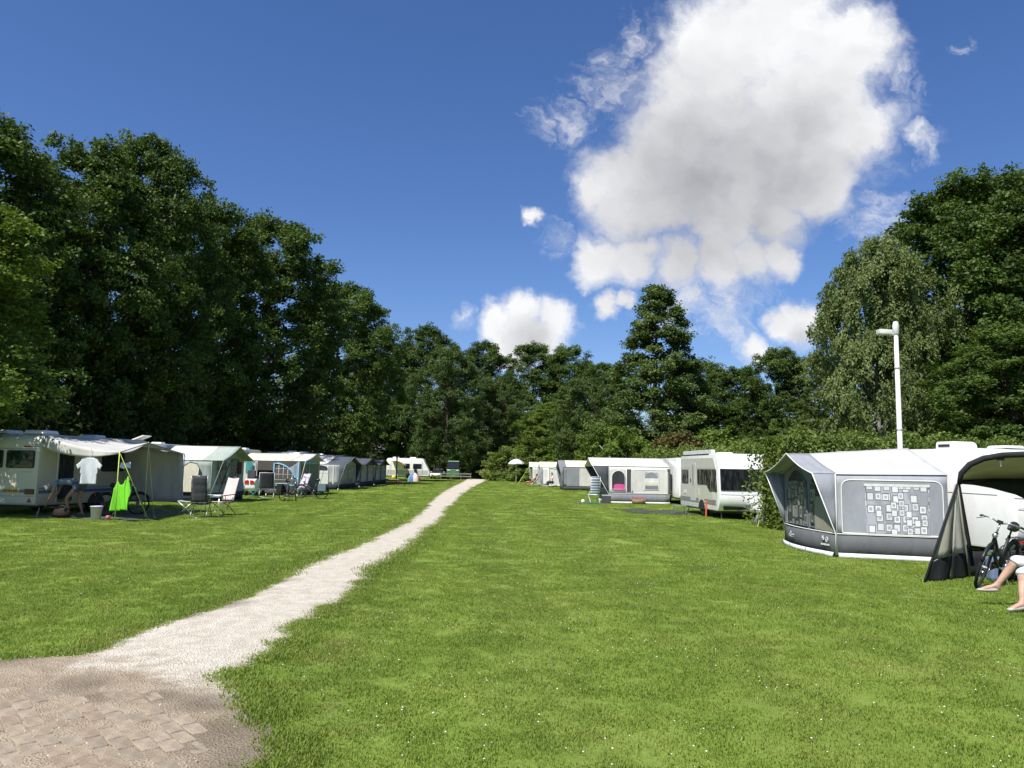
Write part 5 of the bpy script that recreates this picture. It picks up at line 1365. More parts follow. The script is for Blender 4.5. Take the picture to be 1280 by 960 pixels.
# ------------------------------------------------------------------ left row
A = caravan('caravan', 'old cream caravan with blue side stripe seen from its rear at the left edge', (-14.92, 26.42), R(81), 5.9, 2.3, 2.48, cream_paint, 0.32, rear_r=.38, group=LR, wheel_x=-.3,
    front=[(2.95, .32), (3.05, 1.1), (2.75, 2.0), (2.3, 2.48)],
    hatches=((-2.3, -.62, .7, .72, .12, 0), (-2.3, .62, .7, .72, .12, 0), (.6, -.2, .6, .6, .10, 0)),
    feats=[('window', 'B', fillet([(-1.02, 1.44), (-.06, 1.44), (-.06, 1.98), (-1.02, 1.98)], .07), win_green), ('window', 'B', fillet([(.06, 1.44), (1.02, 1.44), (1.02, 1.98), (.06, 1.98)], .07), win_green),
           ('line', 'B', [(-1.12, 2.03), (1.12, 2.03)], grey_stripe, .012), ('panel', 'B', [(-.92, 2.08), (-.62, 2.08), (-.62, 2.12), (-.92, 2.12)], 'brake_light', red_lens, .02),
           ('panel', 'B', [(-1.05, .70), (1.05, .70), (1.05, .79), (-1.05, .79)], 'stripe', pale_stripe, .004), ('panel', 'B', [(-.76, .72), (-.58, .72), (-.58, .80), (-.76, .80)], 'badge', blue_stripe, .010),
           ('panel', 'B', [(-1.08, .66), (-.78, .66), (-.78, .82), (-1.08, .82)], 'tail_light', dark_lens, .03), ('panel', 'B', [(.78, .66), (1.08, .66), (1.08, .82), (.78, .82)], 'tail_light', dark_lens, .03),
           ('panel', 'B', [(-.56, .70), (-.04, .70), (-.04, .81), (-.56, .81)], 'number_plate', yellow_plate, .012),
           ('panel', 'B', [(-1.02, .42), (-.86, .42), (-.94, .56)], 'reflector', red_lens, .014), ('panel', 'B', [(.86, .42), (1.02, .42), (.94, .56)], 'reflector', red_lens, .014),
           ('line', 'B', [(-.55, 1.33), (-.95, 1.33)], grey_stripe, .008), ('line', 'B', [(-1.1, .60), (1.1, .60)], grey_stripe, .008),
           ('door', 'R', -2.1, -1.45, .40, 2.16, win_dark, None), ('panel', 'R', [(-2.86, .68), (-2.16, .68), (-2.16, .78), (-2.86, .78)], 'stripe', blue_stripe, .004), ('panel', 'R', [(-1.4, .68), (2.7, .68), (2.7, .78), (-1.4, .78)], 'stripe', blue_stripe, .004),  # door: dark panel, the shade inside the open doorway put into its colour
           ('panel', 'R', [(-2.86, .81), (-2.16, .81), (-2.16, .86), (-2.86, .86)], 'stripe', pale_stripe, .004), ('panel', 'R', [(-1.4, .81), (2.7, .81), (2.7, .86), (-1.4, .86)], 'stripe', pale_stripe, .004),
           ('window', 'R', fillet([(-.15, 1.34), (1.0, 1.34), (1.0, 1.98), (-.15, 1.98)], .07), win_dark), ('line', 'R', [(-2.12, .42), (-2.16, 1.0), (-2.16, 2.1)], white_paint, .022), ('line', 'R', [(-2.9, 2.28), (2.4, 2.28)], ALU, .02)])
# the lettered look of plate and badge
for i, x in enumerate((-.50, -.43, -.34, -.27, -.18, -.11)): MB().box((-2.965, x + .02, .755), (.006, .035, .06 if i % 2 else .055)).build('plate_mark', ink, A)
b = MB()
for x in (-.86, -.75, -.64): b.tube([(-2.962, x - .04, 2.10 + 0 * x), (-2.962, x - .02, 2.155), (-2.962, x + .03, 2.155), (-2.962, x + .05, 2.10), (-2.962, x - .04, 2.10)], .006, 4)
b.xf(Matrix.Translation((0, -.28, 0))).build('badge', grey_stripe, A)

canopy = thing('sun_canopy', 'pale sun canopy stretched from the cream caravan to two lime-corded poles', 'awning', (-11.0, 21.7, 0), 0, LR)
o3 = Vector((-11.0, 21.7, 0))
def cfront(u): 
    pA, pB, pC = Vector((-11.0, 21.7, 1.94)), Vector((-11.62, 24.7, 2.29)), Vector((-11.2, 26.5, 1.98))
    return pA.lerp(pB, u / .6) if u < .6 else pB.lerp(pC, (u - .6) / .4)
cb0, cb1 = Vector((-14.22, 23.45, 2.44)), Vector((-13.62, 27.3, 2.44))
def cfn(u, v, p):
    q = cb0.lerp(cb1, u).lerp(cfront(u), v) - o3
    return (q.x, q.y, q.z - .10 * math.sin(math.pi * v) * (1 - .3 * u) - .03 * math.sin(v * 7) * math.sin(u * 9) - .12 * math.sin(math.pi * min(1, u / .6)) * v * .6)
MB().sheet((0, 0, 0), (1, 0, 0), (1, 1, 0), (0, 1, 0), 20, 14, cfn).build('roof_cloth', c_canopy, canopy, True, solid=.006)
def vfn(u, v, p):
    q = cb0.lerp(cfront(0), u) - o3; q.z -= .10 * math.sin(math.pi * u)
    drop = (.36 * (1 - u) ** .8 + .02) * v; return (q.x + .02 * math.sin(u * 14) * v, q.y - .03 * math.sin(u * 11) * v, q.z - drop - .05 * math.sin(math.pi * u) * v)
MB().sheet((0, 0, 0), (1, 0, 0), (1, 1, 0), (0, 1, 0), 16, 4, vfn).build('valance', c_canopy, canopy, True, solid=.006)
e0 = Vector((-13.7, 27.25, 0)) - o3; e1 = Vector((-11.22, 26.5, 0)) - o3
MB().sheet(e0 + Vector((0, 0, .36)), e1 + Vector((.06, 0, .33)), e1 + Vector((0, 0, 1.97)), e0 + Vector((0, 0, 2.36)), 14, 8, lambda u, v, p: (p.x, p.y + .05 * math.sin(u * 9 + v * 2), p.z)).build('side_panel', c_canopyside, canopy, True, solid=.006)
MB().tube([cfront(u / 10) - o3 for u in range(11)], .014, 5).build('edge_tape', c_dgrey, canopy, True)
for (x, y, z) in ((-11.0, 21.7, 1.97), (-11.62, 24.72, 2.33), (-11.2, 26.5, 2.0)):
    MB().tube([Vector((x, y, 0)) - o3, Vector((x, y, z)) - o3], .014, 6).build('pole', LIME_ROPE if y < 22 else STEEL, canopy, True)
for a, c_ in (((-11.0, 21.7, 1.94), (-10.42, 22.5, 0)), ((-11.62, 24.7, 2.28), (-10.75, 23.55, 0)), ((-11.62, 24.7, 2.28), (-11.3, 24.1, 0)), ((-11.2, 26.5, 1.96), (-10.2, 26.9, 0))):
    MB().tube([Vector(a) - o3, Vector(c_) - o3], .011 if a[1] < 22 else .006, 4).build('guy_rope', LIME_ROPE if a[1] < 25 else GREY_ROPE, canopy, True)
    MB().tube([Vector(c_) - o3 + Vector((0, 0, .06)), Vector(c_) - o3 + Vector((.03, -.01, -.02))], .02, 5).build('peg', GREY_ROPE, canopy)
tag(MB().sheet((-14.2, 22.9, .012), (-10.9, 22.6, .012), (-10.6, 27.3, .012), (-13.8, 27.5, .012), 20, 20, lambda u, v, p: (p.x, p.y, p.z + .008 * math.sin(u * 23) * math.sin(v * 19) + .004)).build('groundsheet', c_mat, None, True, solid=.006), 'grey groundsheet spread under the pale sun canopy', 'groundsheet')

tee = [(-.20, 0), (.20, 0), (.215, .3), (.225, .47), (.30, .42), (.34, .52), (.20, .70), (.10, .74), (-.10, .74), (-.20, .70), (-.34, .52), (-.30, .42), (-.225, .47), (-.215, .3)]
laundry('tshirt', 'white t-shirt hung under the pale sun canopy', 'shirt', (-11.97, 21.98, 1.04), R(8), tee, c_tee, .018, 1, .035)
MB().tube([Vector((-11.97, 21.98, 1.78)) - o3, Vector((-12.15, 22.34, 2.08)) - o3], .006, 4).tube([Vector((-12.17, 21.95, 1.755)) - o3, Vector((-11.97, 21.98, 1.80)) - o3, Vector((-11.77, 22.01, 1.755)) - o3], .008, 4).build('hanger', GREY_ROPE, canopy, True)
vest = [(-.29, 0), (.27, .05), (.30, .55), (.18, 1.0), (.06, .76), (-.08, .72), (-.16, .86), (-.30, .62)]
laundry('towel', 'bright lime green towel hung on the cord by the canopy pole', 'towel', (-10.98, 21.95, .30), R(-12), vest, c_lime, .02, 2, .07)
laundry('cloth', 'small white cloth clipped up beside the lime green towel', 'cloth', (-11.05, 22.15, 1.48), R(15), [(-.14, .05), (-.02, .0), (.04, .06), (.16, .02), (.15, .20), (.02, .16), (-.10, .20)], c_tee, .03, 4, .03)
bk_ = thing('bucket', 'pale bucket on the groundsheet by the lime green towel', 'bucket', (-11.98, 22.55, .02))
MB().lathe([(.001, 0), (.125, 0), (.165, .36), (.172, .36), (.172, .375), (.155, .375), (.118, .02), (.001, .02)], n=20).build('tub', plastic('bucket_plastic', (0.66, 0.62, 0.92)), bk_, True)
MB().tube(arc((0, .36), (.172, .10), math.pi, 2 * math.pi, 10, lambda a, z: (a, -.02, z)), .005, 5).build('handle', STEEL, bk_, True)
bg_ = thing('bag', 'dark brown bag slumped on the groundsheet beside the bending person', 'bag', (-13.15, 22.85, .02))
MB().lathe([(.001, 0), (.20, .02), (.23, .12), (.17, .24), (.08, .29), (.001, .29)], n=14).xf(Matrix.Diagonal((1.3, .6, 1, 1))).build('sack', cloth('bag_brown', (0.022, 0.015, 0.011), 0.0, dirt=0.0), bg_, True)
MB().tube(arc((0, .26), (.10, .10), 0, math.pi, 8, lambda a, z: (a, 0, z)), .012, 5).build('handle', c_dgrey, bg_, True)
pk = thing('cup', 'small pink cup on the grass beside the pale bucket', 'cup', (-11.55, 22.4, .02))
MB().lathe([(.001, 0), (.05, 0), (.06, .12), (.05, .12), (.042, .01), (.001, .01)], n=12).build('bowl', plastic('pink_plastic', (0.5, 0.10, 0.16)), pk, True)

JA = dict(pelvis=(0, 0, 1.0), chest=(-.46, -.02, 1.06), neck=(-.70, -.02, .99), head=(-.84, -.02, .90), face=(-.5, -.05, -.8),
    sh_l=(-.62, -.20, 1.02), el_l=(-.66, -.24, .70), wr_l=(-.80, -.22, .46), sh_r=(-.62, .17, 1.02), el_r=(-.72, .22, .72), wr_r=(-.86, .16, .48),
    hip_l=(.0, -.10, .94), kn_l=(-.30, -.14, .56), an_l=(-.20, -.14, .10), toe_l=(-.38, -.17, .045), hip_r=(.0, .10, .94), kn_r=(-.06, .14, .52), an_r=(.06, .14, .10), toe_r=(-.12, .14, .045), shin_l=(1, 0, 0), shin_r=(1, 0, 0))
person('person in grey-blue shirt and dark shorts bending down at the caravan door', (-12.95, 23.35, .02), R(4), JA, SKIN_TAN, HAIR_GREY, cloth('shirt_greyblue', (0.21, 0.25, 0.32)), cloth('shorts_dark', (0.10, 0.125, 0.17)), .55, .24, None)

bicycle('bicycle', 'dark bicycle parked in the shade behind the lime green towel', (-12.15, 24.4, .015), R(62), R(-6), R(20), BLACKP)

# second pitch: cream roofed awning with mint trim
B = awning('awning', 'cream-roofed awning with mint green trim and navy skirt', (-12.75, 33.0), 86, 3.3, 2.5, 1.80, 2.44, .50, dict(roof=c_offwhite, accent=c_mint, wall=c_mintgrey, front=c_lgrey, skirt=c_navy, wing=c_mint), +1, group=LR, skirt=.42, wing=None, pipe=c_mint, accent=.42,
    near=[dict(nm='window', a0=1.35, a1=2.35, z0=.75, z1=1.62, m=cloth('pale_blue_film', (0.40, 0.52, 0.56)), arch='soft', rim=c_white), dict(nm='door_flap', a0=.55, a1=1.25, z0=.5, z1=1.70, m=c_ivory, arch=[(.60, .45), (1.22, .45), (1.30, 1.1), (1.20, 1.55), (.92, 1.72), (.62, 1.66), (.50, 1.45)], rim=c_dgrey, off=.09, lab='cream flap laced open'), ],
    front=[dict(nm='window', a0=.45, a1=1.45, z0=.75, z1=1.78, m=curtain_dim, arch='soft', rim=c_mint), dict(nm='window', a0=1.75, a1=2.75, z0=.55, z1=1.90, m=curtain_dim, arch='soft', rim=c_mint), dict(nm='towel_rail', a0=2.55, a1=2.95, z0=1.2, z1=1.75, m=cloth('maroon', (.09, .035, .04)), arch=None, rim=None, off=.05)])
MB().tube([(.62, -.1, .45), (.52, -.55, 1.7)], .02, 5).build('support_strut', BLACKP, B)
caravan('caravan', 'white caravan mostly hidden behind the mint-trimmed awning, its roof hatch open', (-16.5, 35.2), R(88), 5.6, 2.2, 2.50, offwhite_paint, .34, group=LR, hatches=((-2.0, -.55, .75, .8, .05, R(-22)), (.8, 0, .5, .5, .1, 0)), feats=[('window', 'B', fillet([(-.7, 1.3), (.7, 1.3), (.7, 1.95), (-.7, 1.95)], .06), win_dark)])
CH = 'camping chairs on the left side'
dark_pad = cloth('chair_dark_pad', (0.055, 0.055, 0.062), 0, .3, 9.0)
camp_chair('camping_chair', 'dark grey padded camping chair seen from behind, beside the white table', (-9.62, 24.25, 0), R(6), dark_pad, metal('chair_grey', (0.25, 0.25, 0.26)), .86, 10, dark_pad, CH)
camp_chair('camping_chair', 'pale pink camping chair beside the white table', (-9.38, 25.35, 0), R(162), cloth('chair_pink', (0.78, 0.66, 0.64), .3, .2, 6.0), metal('chair_darkframe', (0.10, 0.10, 0.11)), .84, 20, None, CH)
camp_table('camping_table', 'small white folding table between the dark and pale pink chairs', (-9.32, 24.35, 0), R(4), .62, .5, .70, plastic('white_top', (0.80, 0.80, 0.79), .3), ALU)
fold_stool('folding_stool', 'grey folding stool on the edge of the groundsheet', (-10.5, 25.3, 0), R(8), .46, .5, c_lgrey, ALU)

# third pitch: mottled roof, blue arched window
awning('awning', 'cream-roofed awning with a blue framed arched window', (-11.5, 42.0), 90, 4.6, 3.4, 1.88, 2.30, .35, dict(roof=c_cream, accent=c_offwhite, wall=c_lgrey, front=c_lgrey, skirt=c_dgrey, wing=c_lgrey), +1, group=LR, skirt=.30, wing=None, pipe=c_white, accent=.35, strip=None,
    near=[dict(nm='drape', a0=.1, a1=2.2, z0=1.1, z1=1.82, m=c_brown, arch=[(.03, 1.84), (2.25, 1.84), (2.25, .95), (1.6, .98)], rim=None), dict(nm='window', a0=1.32, a1=.08, z0=.55, z1=1.74, m=c_brown, arch='quarter', rim=c_sky, rr=.05, off=.03, bars=(5, 4, c_white)), dict(nm='lower_panel', a0=1.0, a1=2.25, z0=.32, z1=1.35, m=c_brown, rim=None), dict(nm='curtain', a0=2.35, a1=3.3, z0=.32, z1=1.80, m=c_offwhite, rim=ALU, rr=.025), dict(nm='corner_strip', a0=.0, a1=.12, z0=.3, z1=1.8, m=c_sky, rim=None, off=.016)],
    front=[dict(nm='door_flap', a0=.5, a1=2.1, z0=.35, z1=1.75, m=c_olive, rim=None, off=.03), dict(nm='blue_band', a0=.5, a1=3.9, z0=1.72, z1=1.84, m=c_sky, rim=None, off=.035), dict(nm='door_flap', a0=2.4, a1=4.2, z0=.35, z1=1.75, m=c_olive, rim=None, off=.02)])
caravan('caravan', 'white caravan behind the awning with the blue arched window', (-16.3, 44.2), R(90), 6.4, 2.3, 2.50, offwhite_paint, .34, group=LR, hatches=((-1.6, -.4, .6, .6, .1, 0), (1.6, -.4, .6, .6, .1, 0)), feats=[('window', 'B', fillet([(-.7, 1.3), (.7, 1.3), (.7, 1.95), (-.7, 1.95)], .06), win_dark)])
laundry('towel', 'small teal towel hanging on the awning beside its brown drape', 'towel', (-14.15, 41.85, 1.05), R(0), [(-.18, .15), (.05, 0), (.18, .1), (.18, .78), (-.18, .78)], c_teal, .02, 5, .03)
sc_ = thing('scooter', 'white mobility scooter with red tail lights parked beside the awning', 'scooter', (-13.55, 41.0, 0), R(80))
MB().slab(fillet([(-.45, .35), (-.5, .62), (-.38, .85), (.1, .80), (.25, .40), (.6, .38), (.62, .28), (-.3, .25)], .08), (0, 0, 0)) if False else None
bd = MB(); pf = fillet([(-.48, .40), (-.50, .80), (-.30, .92), (.06, .86), (.2, .42), (.62, .38), (.62, .28), (-.35, .26)], .08)
bd.slab([(x, -.30, z) for x, z in pf], (0, .60, 0)).build('fairing', white_paint, sc_, 'auto', bevel=.05)
for sy in (-1, 1):
    MB().slab([(-.50, sy * .04, .64), (-.50, sy * .27, .66), (-.50, sy * .25, .82), (-.50, sy * .04, .84)], (-.03, 0, 0)).build('tail_light', plastic('bright_red_lens', (0.50, 0.015, 0.02), .2), sc_)
    for x in (-.3, .5): MB().lathe([(.001, -.05), (.12, -.05), (.15, -.02), (.15, .02), (.12, .05), (.001, .05)], (x, sy * .27, .15), 16, Matrix.Rotation(R(90), 3, 'X')).build('wheel', RUBBER, sc_, True)
MB().box((-.1, 0, .98), (.42, .46, .12)).box((-.32, 0, 1.15), (.10, .44, .4)).build('seat', c_dgrey, sc_, False, bevel=.03)
MB().tube([(.52, 0, .4), (.36, 0, .98), (.30, 0, 1.02)], .03, 7).tube([(.32, -.26, 1.0), (.34, 0, 1.03), (.32, .26, 1.0)], .015, 6).build('tiller', BLACKP, sc_, True)
fold_stool('folding_stool', 'small teal folding stool on the grass by the scooter', (-12.75, 38.6, 0), R(5), .40, .44, c_teal, plastic('teal_leg', (0.09, 0.25, 0.28)))
camp_chair('camping_chair', 'dark camping chair with white legs beside the bicycles', (-12.3, 39.2, 0), R(14), dark_pad, plastic('white_tube', (0.74, 0.74, 0.72), .35), .84, 14, None, CH, w=.74)
camp_chair('camping_chair', 'lilac camping chair leaning back between the two bicycles', (-10.95, 40.2, 0), R(160), cloth('chair_lilac', (0.50, 0.47, 0.54), .1, .2, 6.0), metal('chair_grey2', (0.3, 0.3, 0.32)), .92, 32, None, CH)
tb = camp_table('camping_table', 'low green-topped table behind the bicycle with black panniers', (-11.75, 39.9, 0), R(0), .7, .6, .72, plastic('mint_top', (0.33, 0.48, 0.43)), c_dgrey)
wm = bicycle('bicycle', 'bicycle with black panniers standing nearest the path on the left', (-10.15, 35.6, 0), R(-42), R(-5), R(35), BLACKP, bag=c_black, screen=True)
bicycle('bicycle', 'dark bicycle with grey-teal panniers beside the lilac chair', (-9.9, 38.6, 0), R(172), R(6), R(12), BLACKP, bag=cloth('pannier_teal', (0.11, 0.17, 0.19)))

# fourth pitch
awning('awning', 'white-roofed awning with slate porch and arched dark window', (-11.75, 53.0), 90, 5.8, 2.6, 1.76, 2.30, .45, dict(roof=c_white, accent=c_slate, wall=c_lgrey, front=c_lgrey, skirt=c_navy, wing=c_slate), +1, group=LR, skirt=.38, wing=.38, pipe=c_lgrey, accent=.9,
    near=[dict(nm='window', a0=.75, a1=1.9, z0=1.15, z1=1.68, m=DARKMESH, arch='round', rim=c_white, rr=.03), dict(nm='curtain', a0=.72, a1=1.93, z0=.4, z1=1.30, m=c_white, rim=None, off=.03), dict(nm='seam_strip', a0=.35, a1=.42, z0=.4, z1=1.7, m=c_white, rim=None, off=.02)],
    front=[dict(nm='window', a0=.6, a1=2.6, z0=.45, z1=1.68, m=checker, arch='soft', rim=c_olive), dict(nm='window', a0=3.0, a1=5.2, z0=.45, z1=1.68, m=checker, arch='soft', rim=c_olive)])
caravan('caravan', 'white caravan behind the white-roofed slate awning', (-15.6, 56.0), R(90), 6.6, 2.3, 2.52, offwhite_paint, .34, group=LR, hatches=((-2.0, -.3, .6, .6, .1, 0), (1.0, -.3, .6, .6, .1, 0)), feats=[('window', 'B', fillet([(-.7, 1.3), (.7, 1.3), (.7, 1.95), (-.7, 1.95)], .06), win_dark)])
for k, (y, lb, lb2) in enumerate(((60.4, 'dark slate awning with grey lower panels, the nearer of two alike', 'caravan behind the nearer slate awning'), (67.6, 'dark slate awning with grey lower panels, the farther of two alike', 'caravan behind the farther slate awning'))):
    awning('awning', lb, (-11.75 - .1 * k, y), 90, 6.0, 2.5, 1.76, 2.28, .40, dict(roof=c_slate, accent=c_slate, wall=c_slate, front=c_slate, skirt=c_navy, wing=c_slate), +1, group=LR, skirt=.36, wing=None, pipe=c_dgrey, accent=.5,
        near=[dict(nm='window', a0=.3, a1=.9, z0=1.0, z1=1.66, m=DARKMESH, arch='soft', rim=c_lgrey), dict(nm='lower_panel', a0=.3, a1=.9, z0=.42, z1=1.0, m=c_lgrey, rim=None)],
        front=[q for s in (.5, 3.3) for q in (dict(nm='window', a0=s, a1=s + 2.2, z0=1.02, z1=1.70, m=checker, rim=c_lgrey), dict(nm='lower_panel', a0=s, a1=s + 2.2, z0=.42, z1=1.0, m=c_lgrey, rim=None, off=.02))])
    caravan('caravan', lb2, (-15.6, y + 3.0), R(90), 6.2, 2.3, 2.46, offwhite_paint, .34, group=LR, hatches=((-1.6, -.3, .6, .6, .1, 0),))
post = thing('lamp_post', 'dark slim post on the grass beyond the slate awnings', 'post', (-10.75, 73.0, 0))
MB().tube([(0, 0, 0), (0, 0, 2.45)], .06, 8).build('pole', plastic('dark_post', (0.03, 0.03, 0.032)), post)
MB().lathe([(.06, 2.45), (.10, 2.48), (.10, 2.6), (.03, 2.68), (.001, 2.68)], n=10).build('cap', plastic('dark_post2', (0.04, 0.04, 0.042)), post, True)
camp_chair('camping_chair', 'red reclining camping chair by the dark post', (-9.3, 66.0, 0), R(95), cloth('chair_red', (0.45, 0.03, 0.04), .1, .2, 6.0), BLACKP, .95, 26, None, CH, legrest=True)
camp_table('camping_table', 'low dark table by the dark post carrying a yellow ball', (-10.25, 68.3, 0), 0, .9, .6, .52, c_lgrey, BLACKP)
tag(link_mesh('ball', MB().lathe([(.19 * math.sin(w), -.19 * math.cos(w)) for w in [i * math.pi / 12 for i in range(13)]], n=18).build('ball_tmp', plastic('yellow_ball', (0.72, 0.60, 0.04), .35), None, True).data, None, (-10.3, 68.3, .71)), 'yellow ball lying on the low dark table', 'ball')
bpy.data.objects.remove(bpy.data.objects['ball_tmp'])
bt = thing('beach_tent', 'small multicoloured dome beach tent on the grass before the far caravan', 'tent', (-10.7, 86.0, 0))
dm = [plastic('dome_%d' % i, c, .6) for i, c in enumerate(((0.60, 0.60, 0.62), (0.10, 0.35, 0.55), (0.55, 0.08, 0.10), (0.62, 0.62, 0.62), (0.10, 0.42, 0.38), (0.10, 0.12, 0.35), (0.65, 0.62, 0.55), (0.55, 0.18, 0.16)))]
for i in range(8):
    MB().sheet((0, 0, 0), (1, 0, 0), (1, 1, 0), (0, 1, 0), 3, 6, lambda u, v, p: (.72 * math.cos((i + u) * math.pi / 4) * math.cos(v * math.pi / 2), .72 * math.sin((i + u) * math.pi / 4) * math.cos(v * math.pi / 2), 1.0 * math.sin(v * math.pi / 2))).build('gore', dm[i], bt, True)
F = caravan('caravan', 'long white caravan standing side on at the far end of the left row', (-14.3, 108.5), R(0), 5.9, 2.3, 2.80, white_paint, .36, group=LR, front=[(2.95, .36), (3.05, 1.0), (2.5, 2.0), (2.1, 2.8)], hatches=((-1.8, 0, .9, .7, .16, 0), (.6, 0, .9, .7, .16, 0)), wheel_x=.1,
    feats=[('window', 'R', fillet([(-.5, 1.35), (.3, 1.35), (.3, 2.05), (-.5, 2.05)], .06), win_dark), ('window', 'R', fillet([(.75, 1.35), (1.95, 1.35), (1.95, 2.05), (.75, 2.05)], .06), win_dark), ('panel', 'R', [(-2.9, .5), (2.9, .5), (2.9, 1.15), (-2.9, 1.15)], 'lower_panel', paint('pale_grey_paint', (.45, .45, .44)), .004), ('line', 'R', [(2.05, .45), (2.05, 2.4)], grey_stripe, .03)])
fc = thing('sun_canopy', 'peach-coloured arched sun canopy at the left end of the far white caravan', 'awning', (-16.4, 106.0, 0), 0)
MB().sheet((0, 0, 0), (1, 0, 0), (1, 1, 0), (0, 1, 0), 10, 3, lambda u, v, p: (2.0 * u, 1.4 * v, 2.1 + .42 * math.sin(math.pi * (.15 + .85 * u)) - .35 * u)).build('roof_cloth', cloth('peach', (0.68, 0.52, 0.40), .3), fc, True, solid=.01)
for x in (0, 2.0): MB().tube([(x, 0, 0), (x, 0, 2.1)], .025, 6).build('pole', STEEL, fc)
camp_chair('camping_chair', 'white camping chair in front of the far white caravan', (-11.35, 95.0, 0), R(-30), cloth('chair_white', (0.66, 0.66, 0.64)), ALU, 1.0, 20, None, CH)
# ------------------------------------------------------------------ vehicles at the far end
def vehicle(name, label, loc, rotz, W, L, H, body_m, hood_z, cab_back, roof_m, group=None, van=False):
    """local +x forward"""
    t = thing(name, label, 'van' if van else 'car', loc, rotz, group)
    pf = fillet([(-L / 2, .30), (-L / 2, hood_z + .05), (L / 2 - .05, hood_z - .12), (L / 2, .32)], .14)
    MB().slab([(x, -W / 2, z) for x, z in pf], (0, W, 0)).build('body', body_m, t, 'auto', bevel=.07)
    a, b_ = (-L / 2 + .04, L / 2 - (.55 if van else 1.15))
    g0 = [(a, hood_z), (a + .18, H - .10), (b_ - (.35 if van else .75), H - .10), (b_, hood_z - .03)]
    MB().slab([(x, -W / 2 + .07, z) for x, z in g0], (0, W - .14, 0)).build('glasshouse', win_dark, t, False, bevel=.05)
    MB().slab([(x, -W / 2 + .09, z) for x, z in [(a + .16, H - .11), (a + .24, H), (b_ - (.45 if van else .85), H), (b_ - (.33 if van else .73), H - .11)]], (0, W - .18, 0)).build('roof', roof_m, t, False, bevel=.03)
    for x in (-L / 2 + .75, L / 2 - .8):
        for sy in (-1, 1): wheel_parts(t, 'wheel', .31, .2, Matrix.Translation((x, sy * (W / 2 - .09), .31)) @ Matrix.Rotation(0 if sy > 0 else math.pi, 4, 'Z'))
    for sy in (-1, 1):
        MB().box((L / 2 - .03, sy * (W / 2 - .28), hood_z - .26), (.08, .34, .16)).build('headlight', plastic('lamp_glass', (.6, .6, .6), .15), t, False, bevel=.03)
        MB().box((b_ - .35, sy * (W / 2 + .08), hood_z + .08), (.10, .16, .12)).build('mirror', body_m, t, False, bevel=.02)
    MB().box((L / 2 - .0, 0, .45), (.06, W - .5, .14)).build('grille', BLACKP, t)
    MB().box((L / 2 + .035, 0, .50), (.012, .5, .11)).build('number_plate', yellow_plate, t)
    return t
vehicle('van', 'green van parked in deep shade under the far trees', (-7.9, 107.5, 0), R(-88), 1.75, 4.4, 2.55, paint('van_green', (0.075, 0.17, 0.06)), 1.5, 0, paint('van_roof', (0.16, 0.33, 0.12)), van=True)
vehicle('car', 'small white car half hidden beside the far white caravan', (-10.2, 109.0, 0), R(-95), 1.65, 3.7, 1.45, offwhite_paint, .88, 0, BLACKP)
br = thing('barrier', 'low grey rail barrier in front of the green van', 'barrier', (-8.6, 104.6, 0))
for z in (.45, .8): MB().box((1.2, 0, z), (4.2, .06, .14)).build('rail', plastic('rail_grey', (0.20, 0.20, 0.20)), br)
for x in (-.8, .55, 1.9, 3.2): MB().box((x, .06, .45), (.1, .1, .9)).build('post', plastic('rail_post', (0.14, 0.13, 0.12)), br)

# ------------------------------------------------------------------ right row, far to near
um = thing('parasol', 'white parasol standing on the grass at the far end of the right row', 'parasol', (.68, 92.0, 0))
MB().lathe([(.001, 2.78), (.35, 2.72), (.7, 2.52), (.97, 2.24), (.96, 2.16), (.69, 2.48), (.35, 2.68), (.001, 2.74)], n=8).build('canopy', cloth('parasol_white', (0.72, 0.72, 0.76)), um)
MB().tube([(0, 0, 0), (0, 0, 2.86)], .022, 7).build('pole', plastic('pole_white', (.7, .7, .7)), um)
for k in range(8):
    w = k * math.pi / 4; MB().tube([(0, 0, 2.70), (.95 * math.cos(w), .95 * math.sin(w), 2.2)], .008, 4).build('rib', STEEL, um)
for k, (O, L, D, lb, nr) in enumerate((((2.25, 79.0), 3.4, 2.6, 'small cream tent awning farthest along the right row', [dict(nm='door_flap', a0=.5, a1=1.6, z0=.1, z1=1.75, m=c_lgrey, rim=c_white)]),
        ((3.05, 72.6), 3.4, 2.5, 'cream awning with a white arched door flap in the right row', [dict(nm='window', a0=.55, a1=2.45, z0=.12, z1=1.80, m=c_bluegrey, rim=None), dict(nm='door_flap', a0=.55, a1=2.40, z0=.12, z1=1.80, m=c_white, arch='quarter', rim=c_white, rr=.05, off=.03)]))):
    awning('awning', lb, O, -90, L, D, 1.85, 2.36, .3, dict(roof=c_cream, accent=c_cream if k else c_offwhite, wall=c_offwhite if not k else c_white, front=c_bluegrey, skirt=c_lgrey, wing=c_bluegrey), -1, group=RR_, skirt=.12, wing=None if k == 0 else .12, accent=.1, pipe=c_offwhite, near=nr)
for a in ((2.25, 79.3), (2.25, 80.6)):
    o = MB().tube([(a[0] - .3, a[1], 1.9), (.75 + (a[1] - 79.3) * .1, a[1] + 2.0, 0.0)], .022, 4).build('guy_rope', LIME_ROPE); tag(o, 'lime green guy line of the farthest cream tent, %s' % ('the nearer one' if a[1] < 80 else 'the farther one'), 'rope', 'guy lines of the farthest tent')
